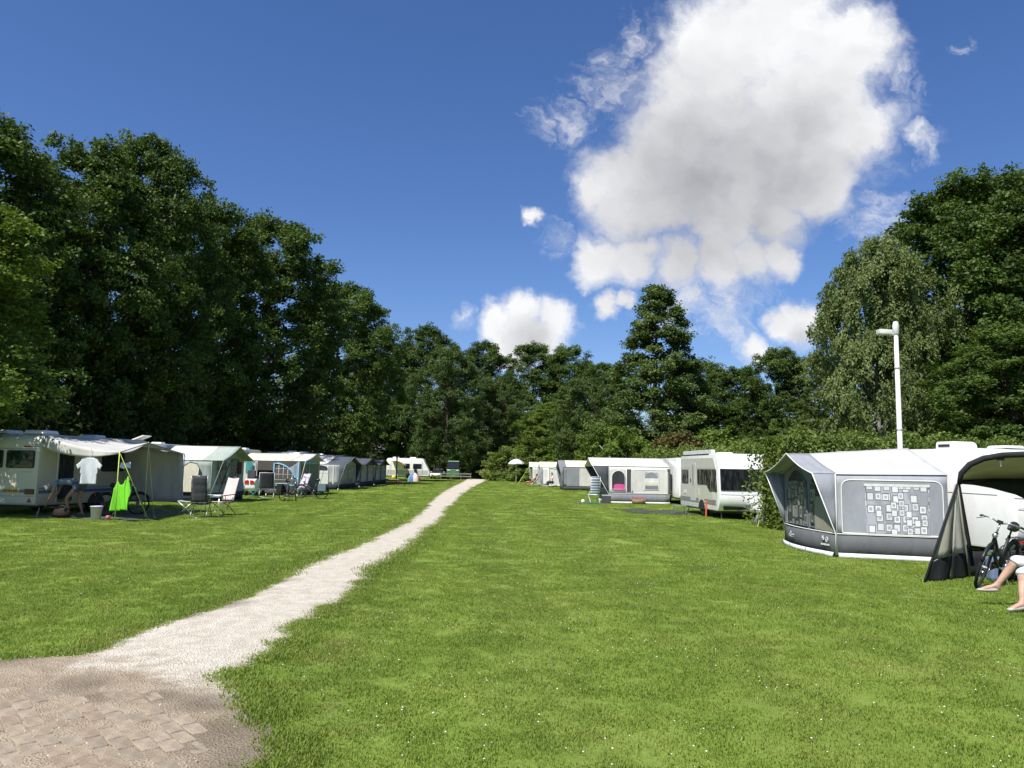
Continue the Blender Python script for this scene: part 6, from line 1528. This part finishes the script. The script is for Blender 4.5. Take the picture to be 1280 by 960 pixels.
JS = dict(pelvis=(0, 0, .38), chest=(.28, 0, .66), neck=(.40, 0, .90), head=(.42, 0, 1.05), face=(-1, 0, -.15), sh_l=(.34, -.19, .82), el_l=(.12, -.26, .62), wr_l=(-.10, -.12, .72), sh_r=(.34, .19, .82), el_r=(.12, .26, .62), wr_r=(-.10, .12, .72),
    hip_l=(-.02, -.10, .36), kn_l=(-.45, -.11, .46), an_l=(-.82, -.11, .18), toe_l=(-.97, -.12, .24), hip_r=(-.02, .10, .36), kn_r=(-.45, .11, .42), an_r=(-.86, .13, .12), toe_r=(-1.02, .14, .18))
person('sunbather in red shorts reading in a low chair by the farthest cream tent', (2.05, 73.0, 0), R(-12), JS, SKIN_TAN, HAIR_DARK, None, cloth('shorts_red', (0.50, 0.04, 0.03)), .5, .26, None, 1.05, True)
tag(MB().box((0, 0, 0), (.03, .36, .26), Matrix.Rotation(R(-12), 3, 'Z') @ Matrix.Rotation(R(-25), 3, 'Y')).build('magazine', plastic('paper_white', (.75, .75, .72))), 'white magazine held up by the sunbather', 'magazine').location = (1.86, 73.04, .86)
camp_chair('camping_chair', 'low sun chair under the sunbather in red shorts', (2.06, 73.0, -.12), R(78), c_dgrey, ALU, .8, 34, None, None, arms=False)
JT = dict(pelvis=(0, 0, .48), chest=(.04, 0, .78), neck=(.02, 0, 1.03), head=(0, -.02, 1.18), face=(-.6, -.8, -.1), sh_l=(.02, -.19, .96), el_l=(-.10, -.26, .70), wr_l=(-.28, -.14, .62), sh_r=(.05, .19, .96), el_r=(-.06, .26, .70), wr_r=(-.26, .12, .62),
    hip_l=(-.02, -.10, .45), kn_l=(-.42, -.13, .48), an_l=(-.40, -.14, .10), toe_l=(-.55, -.15, .045), hip_r=(-.02, .10, .45), kn_r=(-.42, .13, .48), an_r=(-.40, .14, .10), toe_r=(-.55, .15, .045))
person('dark-haired person in white top sitting before the white arched tent door', (3.85, 71.9, 0), R(20), JT, SKIN_FAIR, HAIR_DARK, cloth('top_white', (0.72, 0.72, 0.74)), cloth('trousers_navy', (0.03, 0.04, 0.09)), .6, .9, None)
fold_stool('folding_stool', 'turquoise stool under the person in white top', (3.9, 71.9, 0), R(20), .42, .40, cloth('turq', (0.06, 0.40, 0.44)), ALU)
H_ = awning('awning', 'cream-roofed awning with dark grey porch strip in the right row', (4.25, 62.0), -90, 4.0, 2.6, 1.86, 2.42, .35, dict(roof=c_cream, accent=c_grey, wall=c_grey, front=c_grey, skirt=c_dgrey, wing=c_grey), -1, group=RR_, skirt=.34, wing=.34, accent=.22, pipe=c_dgrey,
    near=[dict(nm='side_panel', a0=.25, a1=1.25, z0=.36, z1=1.76, m=c_bluegrey, rim=None), dict(nm='side_panel', a0=1.28, a1=2.55, z0=.36, z1=1.76, m=c_offwhite, rim=None)])
tp_ = thing('tent_pole', 'slim pole slanting up behind the cream tents', 'pole', (8.9, 66.0, 0)); MB().tube([(0, 0, 0), (0, 0, 2.2), (-1.3, 0, 3.75)], .05, 6).build('shaft', plastic('pole_grey', (.38, .42, .36)), tp_); MB().tube([(-.55, 0, 2.85), (-.15, 0, 2.42)], .11, 6).build('fitting', plastic('pole_white2', (.66, .68, .66)), tp_)

I_ = awning('awning', 'long white awning with dark porch hood and arched windows', (5.05, 39.6), -90, 4.2, 3.1, 1.90, 2.34, .85, dict(roof=c_white, accent=c_white, wall=c_offwhite, front=c_bluegrey, skirt=c_grey, wing=c_dgrey), -1, group=RR_, skirt=.50, wing=.5, accent=.03, pipe=WHITE_PIPE, strip=c_offwhite, skew=.02,
    near=[dict(nm='window', a0=.14, a1=.82, z0=.72, z1=1.66, m=DARKMESH, arch='round'), dict(nm='pink_cloth', a0=.24, a1=.80, z0=.68, z1=.98, m=c_pink, arch='soft', rim=None, off=.02), dict(nm='side_panel', a0=.90, a1=1.14, z0=.56, z1=1.74, m=c_dgrey), dict(nm='door_panel', a0=1.24, a1=3.0, z0=.54, z1=1.72, m=c_offwhite, arch='soft'),
          dict(nm='window', a0=1.80, a1=2.52, z0=.72, z1=1.62, m=c_white, arch='round', off=.02), dict(nm='blind', a0=1.82, a1=2.50, z0=1.32, z1=1.60, m=c_bluegrey, arch='soft', rim=None, off=.03), dict(nm='blind', a0=1.84, a1=2.50, z0=.72, z1=.92, m=c_grey, rim=None, off=.03), dict(nm='blind', a0=1.84, a1=2.50, z0=.96, z1=1.10, m=c_ivory, rim=None, off=.03), dict(nm='edge_strip', a0=2.98, a1=3.12, z0=.5, z1=1.78, m=c_dgrey, rim=None, off=.02)],
    front=[dict(nm='door_opening', a0=.5, a1=1.4, z0=.1, z1=1.8, m=DARKMESH, arch='soft'), dict(nm='window', a0=2.0, a1=3.6, z0=.7, z1=1.7, m=DARKMESH, arch='soft')])
caravan('caravan', 'white caravan behind the long white awning', (9.45, 41.2), R(-90), 6.0, 2.25, 2.36, white_paint, .36, group=RR_, feats=[('window', 'F', fillet([(-.85, 1.15), (.85, 1.15), (.85, 1.75), (-.85, 1.75)], .06), glass_mat('window_lilac', (.35, .36, .42), (.5, .5, .55)))], hatches=((1.8, 0, .6, .6, .1, 0),))
str_m = stripes('blue_white_stripes', (0.76, 0.76, 0.78), (0.06, 0.08, 0.28), 7.5)
camp_chair('camping_chair', 'blue and white striped camping chair before the long white awning', (4.22, 39.2, 0), R(8), str_m, plastic('white_tube2', (0.72, 0.72, 0.70), .35), .92, 14, None, 'camping chairs on the right side')
tag(MB().sheet((3.3, 38.55, .012), (4.9, 38.45, .012), (5.0, 39.9, .012), (3.2, 39.9, .012), 10, 8, lambda u, v, p: (p.x, p.y, p.z + .006 * math.sin(u * 19) + .006)).build('groundsheet', c_mat, None, True, solid=.006), 'dark mat under the striped chair', 'mat')
tray = thing('tray', 'green tray on the mat under the striped chair', 'tray', (4.1, 38.75, .025)); MB().box((0, 0, .03), (.6, .35, .05), None, 1.08).build('dish', plastic('tray_green', (0.05, 0.30, 0.20)), tray, bevel=.01)
ba = thing('ball', 'small white ball on the mat by the striped chair', 'ball', (3.62, 38.5, .02)); MB().lathe([(.10 * math.sin(w), .10 - .10 * math.cos(w)) for w in [i * math.pi / 10 for i in range(11)]], n=14).build('shell', white_paint, ba, True)
cb_ = thing('cool_box', 'dark cool box beside the striped chair under the awning porch', 'box', (4.85, 39.1, .02)); MB().box((0, 0, .18), (.45, .32, .36)).build('tub', c_dgrey, cb_, bevel=.02); MB().box((0, 0, .39), (.47, .34, .06)).build('lid', c_lgrey, cb_, bevel=.015)
lg = thing('firewood_basket', 'reddish basket of sticks against the skirt of the long white awning', 'basket', (6.5, 39.2, 0))
bb_ = MB()
for i in range(9): bb_.tube([(-.4 + .09 * i, -.12 + .03 * (i % 3), .20 + .03 * (i % 2)), (-.3 + .08 * i, .15, .34 - .03 * (i % 3))], .03, 5)
bb_.build('stick', plastic('stick_red', (0.28, 0.09, 0.06), .8), lg); MB().lathe([(.001, 0), (.30, 0), (.40, .24), (.37, .24), (.28, .02), (.001, .02)], n=14).build('tub', plastic('basket_brown', (0.25, 0.17, 0.12), .8), lg, True)

J = caravan('caravan', 'modern white caravan with champagne side and dark wraparound front window', (8.42, 30.05), R(-86.5), 4.9, 2.3, 2.36, white_paint, .30, group=RR_, wheel_x=.45, front=[(2.30, .30), (2.52, .62), (2.50, 1.02), (2.42, 1.80), (2.20, 2.36)],
    hatches=((-.9, .2, .6, .6, .10, 0),),
    feats=[('panel', 'R', fillet([(-2.40, .52), (2.22, .50), (2.28, 1.2), (2.12, 1.82), (1.85, 2.20), (-2.38, 2.20)], .08), 'side_panel', silver_paint, .006),
           ('panel', 'R', [(-2.40, .52), (.1, .52), (.1, .68), (-2.40, .68)], 'stripe', grey_stripe, .012), ('panel', 'R', [(.82, .52), (2.1, .50), (2.12, .66), (.82, .68)], 'stripe', grey_stripe, .012),
           ('door', 'R', -.95, -.25, .55, 2.02, silver_paint, None), ('line', 'R', [(-.60, 1.15), (-.60, 1.95)], BLACKP, .03), ('line', 'R', [(-2.4, 1.82), (2.1, 1.82)], grey_stripe, .006),
           ('window', 'R', fillet([(-2.15, 1.22), (-1.25, 1.22), (-1.25, 1.76), (-2.15, 1.76)], .05), win_curtain), ('window', 'R', fillet([(-.05, 1.22), (1.05, 1.22), (1.45, .98), (2.26, .98), (2.16, 1.78), (-.05, 1.78)], .05), win_curtain),
           ('panel', 'R', fillet([(-1.9, .80), (-1.55, .80), (-1.55, .94), (-1.9, .94)], .03), 'vent', plastic('vent_white', (.66, .66, .62)), .018), ('panel', 'R', [(1.75, .68), (2.05, .68), (2.05, 1.0), (1.75, 1.0)], 'service_hatch', paint('hatch_cream', (.60, .60, .56)), .018), ('panel', 'R', [(.02, .78), (.14, .78), (.14, 1.06), (.02, 1.06)], 'vent', paint('hatch_cream2', (.55, .55, .5)), .018),
           ('window', 'F', [(-1.10, 1.04), (1.10, 1.04), (1.10, 1.80), (-1.10, 1.80)], glass_mat('front_window_dark', (.010, .011, .013), (.03, .034, .036))), ('panel', 'F', fillet([(-.95, .34), (-.05, .36), (-.30, .46), (-1.0, .48)], .03), 'grille', BLACKP, .03), ('panel', 'F', [(.0, .50), (1.0, .50), (1.0, .94), (.0, .94)], 'locker_lid', white_paint, .014), ('line', 'F', [(-1.1, .90), (1.1, .86)], paint('line_grey', (.42, .42, .42)), .006)])
MB().box((-.5, -.98, 2.44), (3.7, .16, .14)).build('awning_case', paint('case_white', (.62, .63, .62)), J, bevel=.03)
MB().box((-.5, -1.13, 2.335), (3.7, .05, .04)).build('awning_rail', BLACKP, J)
MB().box((2.75, .25, .42), (.5, .7, .26)).build('hitch_cover', white_paint, J, bevel=.06)
tag(MB().sheet((5.0, 30.6, .012), (7.25, 30.0, .012), (7.3, 33.2, .012), (4.5, 34.0, .012), 14, 10, lambda u, v, p: (p.x, p.y, p.z + .010 + .010 * math.sin(u * 13) * math.sin(v * 11))).build('groundsheet', cloth('groundsheet_dark', (0.05, 0.052, 0.055), 0, .6, 5.0), None, True, solid=.006), 'dark groundsheet laid on the lawn beside the modern white caravan', 'groundsheet')
bol = thing('cable_stand', 'orange-red peg stand beside the caravan wheel', 'stand', (7.30, 28.9, 0)); MB().tube([(0, 0, 0), (.02, 0, .62)], .035, 6).tube([(-.05, 0, .55), (.1, 0, .6)], .03, 6).build('shaft', plastic('orange_red', (.55, .12, .05)), bol)
step = thing('step', 'white folding step on the groundsheet by the modern caravan', 'step', (6.75, 30.9, .03)); MB().box((0, 0, .30), (.5, .3, .03)).build('tread', ALU, step)
for x in (-.22, .22): MB().tube([(x, -.15, 0), (x * .9, -.1, .3)], .014, 5).tube([(x, .15, 0), (x * .9, .1, .3)], .014, 5).build('leg', ALU, step)
pt_ = thing('tent', 'small pale grey pop-up tent against the end of the hedge', 'tent', (8.55, 25.6, 0), R(10))
MB().sheet((-.62, -.35, 0), (.5, -.55, 0), (.18, 0, 1.18), (.10, 0, 1.18), 6, 8, lambda u, v, p: (p.x, p.y - .03 * math.sin(math.pi * v), p.z)).sheet((.5, -.55, 0), (.8, .6, 0), (.18, .02, 1.18), (.18, 0, 1.18), 4, 8).sheet((-.62, -.35, 0), (-.3, .6, 0), (.10, .02, 1.18), (.10, 0, 1.18), 4, 8).build('flysheet', c_lgrey, pt_, True, solid=.006)
MB().tube([(-.66, -.37, 0), (-.28, -.2, .8), (.12, 0, 1.2)], .03, 5).build('edge_pole', c_grey, pt_, True)
for a, c_ in (((-.3, -.2, .75), (-.95, -1.0, 0)), ((.12, 0, 1.15), (-.35, -1.1, 0)), ((.3, -.3, .6), (.1, -1.0, 0))): MB().tube([a, c_], .009, 4).build('guy_rope', LIME_ROPE, pt_)

# the big grey awning on the right
K = awning('awning', 'big white-roofed grey awning with square-printed curtains, nearest on the right', (6.70, 15.95), -90, 2.95, 1.95, 1.70, 2.14, .42, dict(roof=cloth('roof_white_k', (0.56, 0.56, 0.57), .1, .8, 1.3, dirt=.3), accent=cloth('accent_grey', (0.30, 0.315, 0.34)), wall=cloth('wall_pale_grey', (0.37, 0.385, 0.415)), front=c_grey, skirt=cloth('skirt_grey', (0.125, 0.130, 0.138)), wing=c_bluegrey), -1, group=RR_, skew=.33, hrb=2.28, skirt=.48, wing=.48, accent=.03, strip=c_white, skirt_bow=.18, sag=.055,
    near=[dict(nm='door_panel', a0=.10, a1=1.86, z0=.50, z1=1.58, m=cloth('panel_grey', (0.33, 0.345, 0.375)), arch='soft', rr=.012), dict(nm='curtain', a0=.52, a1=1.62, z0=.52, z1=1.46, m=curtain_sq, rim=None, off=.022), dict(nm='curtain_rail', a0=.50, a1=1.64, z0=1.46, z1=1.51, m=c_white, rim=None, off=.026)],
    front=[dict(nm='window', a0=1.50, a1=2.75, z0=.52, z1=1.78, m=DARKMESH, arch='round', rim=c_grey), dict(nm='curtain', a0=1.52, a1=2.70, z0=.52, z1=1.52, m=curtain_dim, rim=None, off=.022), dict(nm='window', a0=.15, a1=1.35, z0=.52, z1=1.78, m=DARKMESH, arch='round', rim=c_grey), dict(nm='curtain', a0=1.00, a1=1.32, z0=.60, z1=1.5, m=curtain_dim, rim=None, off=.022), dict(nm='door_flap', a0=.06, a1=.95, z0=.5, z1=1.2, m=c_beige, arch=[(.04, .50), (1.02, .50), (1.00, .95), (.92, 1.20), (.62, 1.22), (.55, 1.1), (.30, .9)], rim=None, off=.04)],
    marks=[('front', 1.75, .30, 'swoosh'), ('front', .25, .34, 'crest')])
MB().lathe([(.001, 0), (.035, 0), (.03, .03), (.001, .03)], n=10, M=Matrix.Rotation(R(-90), 3, 'Y')).xf(Matrix.Translation((.02, .12, 1.62))).build('toggle', BLACKP, K)
caravan('caravan', 'white caravan behind the big grey awning, its roof carrying an air conditioner', (9.85, 17.35), R(-76), 5.4, 2.2, 2.26, white_paint, .32, group=RR_, wheel_x=0, rear_r=.3, front=[(2.45, .32), (2.72, .55), (2.70, 1.1), (2.45, 1.75), (2.0, 2.26)],
    hatches=((1.6, -.1, .5, .5, .06, 0),),
    feats=[('line', 'R', [(2.3, 1.35), (.5, 1.38)], paint('line_grey', (.42, .42, .42)), .006), ('line', 'F', [(-1.05, 1.30), (1.05, 1.24)], paint('line_grey', (.42, .42, .42)), .008), ('line', 'F', [(-1.05, 1.12), (1.05, 1.06)], paint('line_grey', (.42, .42, .42)), .006),
           ('panel', 'F', fillet([(-.80, .42), (.95, .42), (.95, .98), (-.45, .98), (-.62, .9)], .12), 'locker_lid', white_paint, .018), ('panel', 'F', [(-1.0, .34), (.9, .34), (.9, .40), (-1.0, .40)], 'bumper', BLACKP, .03), ('window', 'F', fillet([(-.2, 1.30), (.95, 1.30), (.95, 1.72), (-.2, 1.72)], .06), glass_mat('window_grey', (.10, .11, .12), (.3, .3, .3)))])
ac = thing('air_conditioner', 'white air conditioner box on the caravan roof behind the big grey awning', 'air conditioner', (9.78, 16.9, 2.262), R(-76))
ac.scale = (.62, .62, .75)
MB().slab([(x, -.42, z) for x, z in fillet([(-.5, 0), (.5, 0), (.48, .16), (.34, .24), (-.46, .24)], .07)], (0, .84, 0)).build('housing', plastic('ac_white', (.76, .76, .74), .35), ac, 'auto', bevel=.03)
MB().box((-.1, -.43, .12), (.5, .02, .08)).build('grille', BLACKP, ac)

# ------------------------------------------------------------------ lamp post
lp = thing('street_lamp', 'tall white lamp post with a flat white lamp head reaching left', 'lamp post', (10.62, 21.0, 0))
wht = paint('lamp_white', (.62, .62, .58), .5, .45)
MB().box((0, -.083, .75), (.09, .012, .34)).build('service_door', paint('lamp_door', (.55, .55, .52), .5, .3), lp, bevel=.004)
for z in (2.9, 4.6): MB().lathe([(.060, z), (.075, z + .01), (.075, z + .06), (.060, z + .07)], n=12).build('collar', paint('lamp_collar', (.50, .50, .48), .5, .3), lp, True)
MB().lathe([(.085, 0), (.082, .3), (.072, .35), (.058, 5.62), (.058, 5.62)], n=12).build('pole', wht, lp, True)
MB().lathe([(.058, 5.55), (.085, 5.58), (.085, 5.82), (.06, 5.92), (.001, 5.94)], n=12).build('cap', wht, lp, True)
MB().tube([(-.05, 0, 5.56), (-.22, 0, 5.58)], .035, 7).build('arm', wht, lp, True)
MB().slab([(x, -.12, z) for x, z in fillet([(-.50, 5.56), (-.14, 5.56), (-.14, 5.68), (-.50, 5.70)], .03)], (0, .24, 0)).build('lamp_head', wht, lp, 'auto', bevel=.02)
MB().box((-.33, 0, 5.553), (.28, .18, .012)).build('diffuser', plastic('lamp_diffuser', (.5, .5, .46), .3), lp)

# ------------------------------------------------------------------ arched shade canopy on the right with bicycle and sitter
cn = thing('sun_canopy', 'beige sun canopy with black arched edge at the right of the photo', 'awning', (7.76, 13.19, 0))
oc = Vector((7.76, 13.19, 0))
ARCH = [Vector(p) - oc for p in ((7.56, 13.03, 1.56), (7.585, 13.0, 1.74), (7.70, 12.94, 1.89), (7.88, 12.84, 1.995), (8.12, 12.72, 2.05), (8.5, 12.54, 2.075), (8.95, 12.32, 2.05), (9.45, 12.08, 1.95), (9.9, 11.86, 1.77), (10.2, 11.7, 1.5))]
BACK = [Vector(p) - oc for p in ((8.1, 13.95, 1.62), (8.18, 13.93, 1.63), (8.32, 13.9, 1.64), (8.6, 13.85, 1.66), (9.0, 13.8, 1.67), (9.5, 13.7, 1.68), (10.1, 13.6, 1.68), (10.6, 13.5, 1.66), (11.1, 13.4, 1.6), (11.4, 13.3, 1.45))]
LOW = [Vector(p) - oc for p in ((8.1, 13.93, 1.56), (8.18, 13.91, 1.55), (8.32, 13.88, 1.54), (8.6, 13.83, 1.49), (9.0, 13.78, 1.38), (9.5, 13.68, 1.12), (10.1, 13.58, .8), (10.6, 13.48, .55), (11.1, 13.38, .4), (11.4, 13.28, .35))]
def loft(rows, name, m):
    b = MB(); n = len(rows[0])
    for r_ in rows: b.V += [tuple(v) for v in r_]
    for j in range(len(rows) - 1):
        for i in range(n - 1): b.F.append((j * n + i, j * n + i + 1, (j + 1) * n + i + 1, (j + 1) * n + i))
    return b.build(name, m, cn, True, solid=.006)
mid = lambda t, bulge: [a.lerp(b, t) + Vector((0, 0, bulge)) for a, b in zip(ARCH, BACK)]
loft([ARCH, mid(.33, .03), mid(.66, .03), BACK], 'roof_cloth', c_beige)
loft([BACK, [a.lerp(b, .5) + Vector((0, -.02, 0)) for a, b in zip(BACK, LOW)], LOW], 'back_band', c_black)
MB().tube(ARCH, [.035, .045] + [.05] * 7 + [.04], 8).build('arch_pole', c_black, cn, True)
d0 = Vector((6.63, 12.51, 0)) - oc; d1 = Vector((0, 0, 0)); tp0 = ARCH[0] + Vector((-.03, 0, 0))
def tri(a, b, c, d, nm, m): MB().sheet(a, b, c, d, 8, 10, lambda u, v, p: (p.x + .015 * math.sin(u * 12), p.y + .03 * math.sin(u * 8 + v * 2) * (1 - v), p.z)).build(nm, m, cn, True, solid=.006)
L0, L1 = d0.lerp(tp0, .20) , d1.lerp(tp0, .27)
dmid = Vector((7.22, 12.80, 0)) - oc; Lm = dmid.lerp(tp0, .27)
tri(d0 + Vector((0, 0, .01)), dmid + Vector((0, 0, .01)), Lm, L0, 'side_skirt', c_black); tri(dmid + Vector((0, 0, .01)), d1 + Vector((0, 0, .01)), L1, Lm, 'side_skirt', c_black)
tri(L0, Lm, tp0 + Vector((-.01, .02, 0)), tp0 + Vector((-.03, 0, 0)), 'side_panel', c_beige); tri(Lm, L1, tp0, tp0 + Vector((-.01, .02, 0)), 'side_panel', cloth('cloth_beige_pale', (.60, .58, .50), .4))
MB().tube([d0, tp0], .018, 6).build('edge_pole', c_black, cn, True)
MB().tube([d1, d1.lerp(tp0, .3), tp0], .016, 6).build('pole', surf('pole_olive', (.20, .19, .14), .5), cn, True)
MB().sheet(L1 + Vector((.04, 0, -.03)), L1 + Vector((.12, .02, -.03)), tp0 + Vector((.05, 0, 0)), tp0 + Vector((-.02, 0, 0)), 2, 6).build('strap', c_black, cn, True, solid=.008)
MB().sheet(d1 + Vector((-.05, .05, .01)), Vector((10.9, 13.5, .01)) - oc, Vector((10.9, 13.5, .42)) - oc, d1 + Vector((-.05, .05, .43)), 12, 3, lambda u, v, p: (p.x, p.y + .03 * math.sin(u * 25) * (1 - v), p.z)).build('draught_skirt', c_black, cn, True, solid=.006)
hk = ARCH[4] + Vector((.0, .06, -.06)); MB().box(hk, (.10, .05, .05)).build('hook_plate', c_dgrey, cn); MB().tube([hk, hk + Vector((0, 0, -.12))], .012, 5).build('hook', plastic('hook_white', (.7, .7, .66)), cn)
MB().tube([ARCH[0].lerp(BACK[0], .02), ARCH[0].lerp(BACK[3], .9)], .012, 5).build('roof_cord', c_black, cn)
for x in (10.2, ): MB().tube([Vector((10.2, 11.7, 0)) - oc, ARCH[-1]], .018, 6).build('pole', c_black, cn)

bk = bicycle('bicycle', 'black bicycle leaning under the beige sun canopy at the right edge', (7.60, 12.36, 0), R(-140), R(-16), R(-8), BLACKP, bag=None, screen=True)
MB().box((.47, 0, .58), (.09, .10, .10)).build('headlight', CHROME, bk, bevel=.03)
lb_ = thing('cool_bag', 'black cool bag standing behind the leaning bicycle', 'bag', (8.35, 13.05, 0)); MB().box((0, 0, .24), (.5, .36, .46)).build('body', c_black, lb_, bevel=.04); MB().tube(arc((0, .47), (.15, .10), 0, math.pi, 8, lambda a, z: (a, 0, z)), .012, 5).build('handle', c_dgrey, lb_, True)
wj = thing('water_can', 'blue water can behind the leaning bicycle', 'water can', (7.98, 12.85, 0)); MB().box((0, 0, .2), (.22, .18, .38)).build('tank', plastic('can_blue', (.16, .22, .34)), wj, bevel=.04); MB().tube([(0, 0, .39), (0, 0, .44)], .03, 8).build('cap', BLACKP, wj)
JR = dict(pelvis=(.0, 0, .50), chest=(.17, 0, .82), neck=(.20, 0, 1.08), head=(.16, 0, 1.24), face=(-1, -.05, -.1), sh_l=(.18, -.20, 1.0), el_l=(.10, -.27, .72), wr_l=(-.16, -.18, .64), sh_r=(.18, .20, 1.0), el_r=(.06, .27, .72), wr_r=(-.18, .14, .64), hd_l=(-.9, .25, -.2), hd_r=(-.9, -.25, -.2), lat_l=(.2, 1, 0), lat_r=(.2, -1, 0),
    hip_l=(-.03, -.11, .48), kn_l=(-.53, -.18, .47), an_l=(-.64, -.33, .105), toe_l=(-.81, -.36, .05), hip_r=(-.03, .10, .49), kn_r=(-.45, .05, .60), an_r=(-.66, .16, .25), toe_r=(-.84, .20, .205), shin_l=(-1, 0, 0), shin_r=(-.8, 0, -.5), sole_r=(-.25, 0, -1))
SKIN_LEG = surf('skin_leg', (0.50, 0.31, 0.225), 0.55, 0, .35, .28, 7.0, .15, 40., 0, 0, .35, (1, 1, 1), (.42, .20, .15))
sh_m = surf('sandal_greige', (.42, .38, .35), .6, 0, .3, .15, 20.)
person('seated person at the right edge in white cropped trousers and pale sandals, legs crossed', (7.13, 10.25, 0), R(0), JR, SKIN_LEG, HAIR_GREY, cloth('jacket_dark', (.035, .035, .045)), cloth('capri_white', (.80, .80, .80), .1), 1.7, .56, sh_m, 1.12)
camp_chair('camping_chair', 'navy camping chair under the seated person at the right edge', (7.20, 10.25, 0), R(90), c_navy, metal('chair_frame_r', (.2, .2, .22)), .84, 16, None, 'camping chairs on the right side')
fold_stool('folding_stool', 'pale blue stool beside the seated person at the right edge', (7.15, 9.75, 0), R(15), .30, .5, cloth('stool_paleblue', (.30, .45, .55)), ALU)
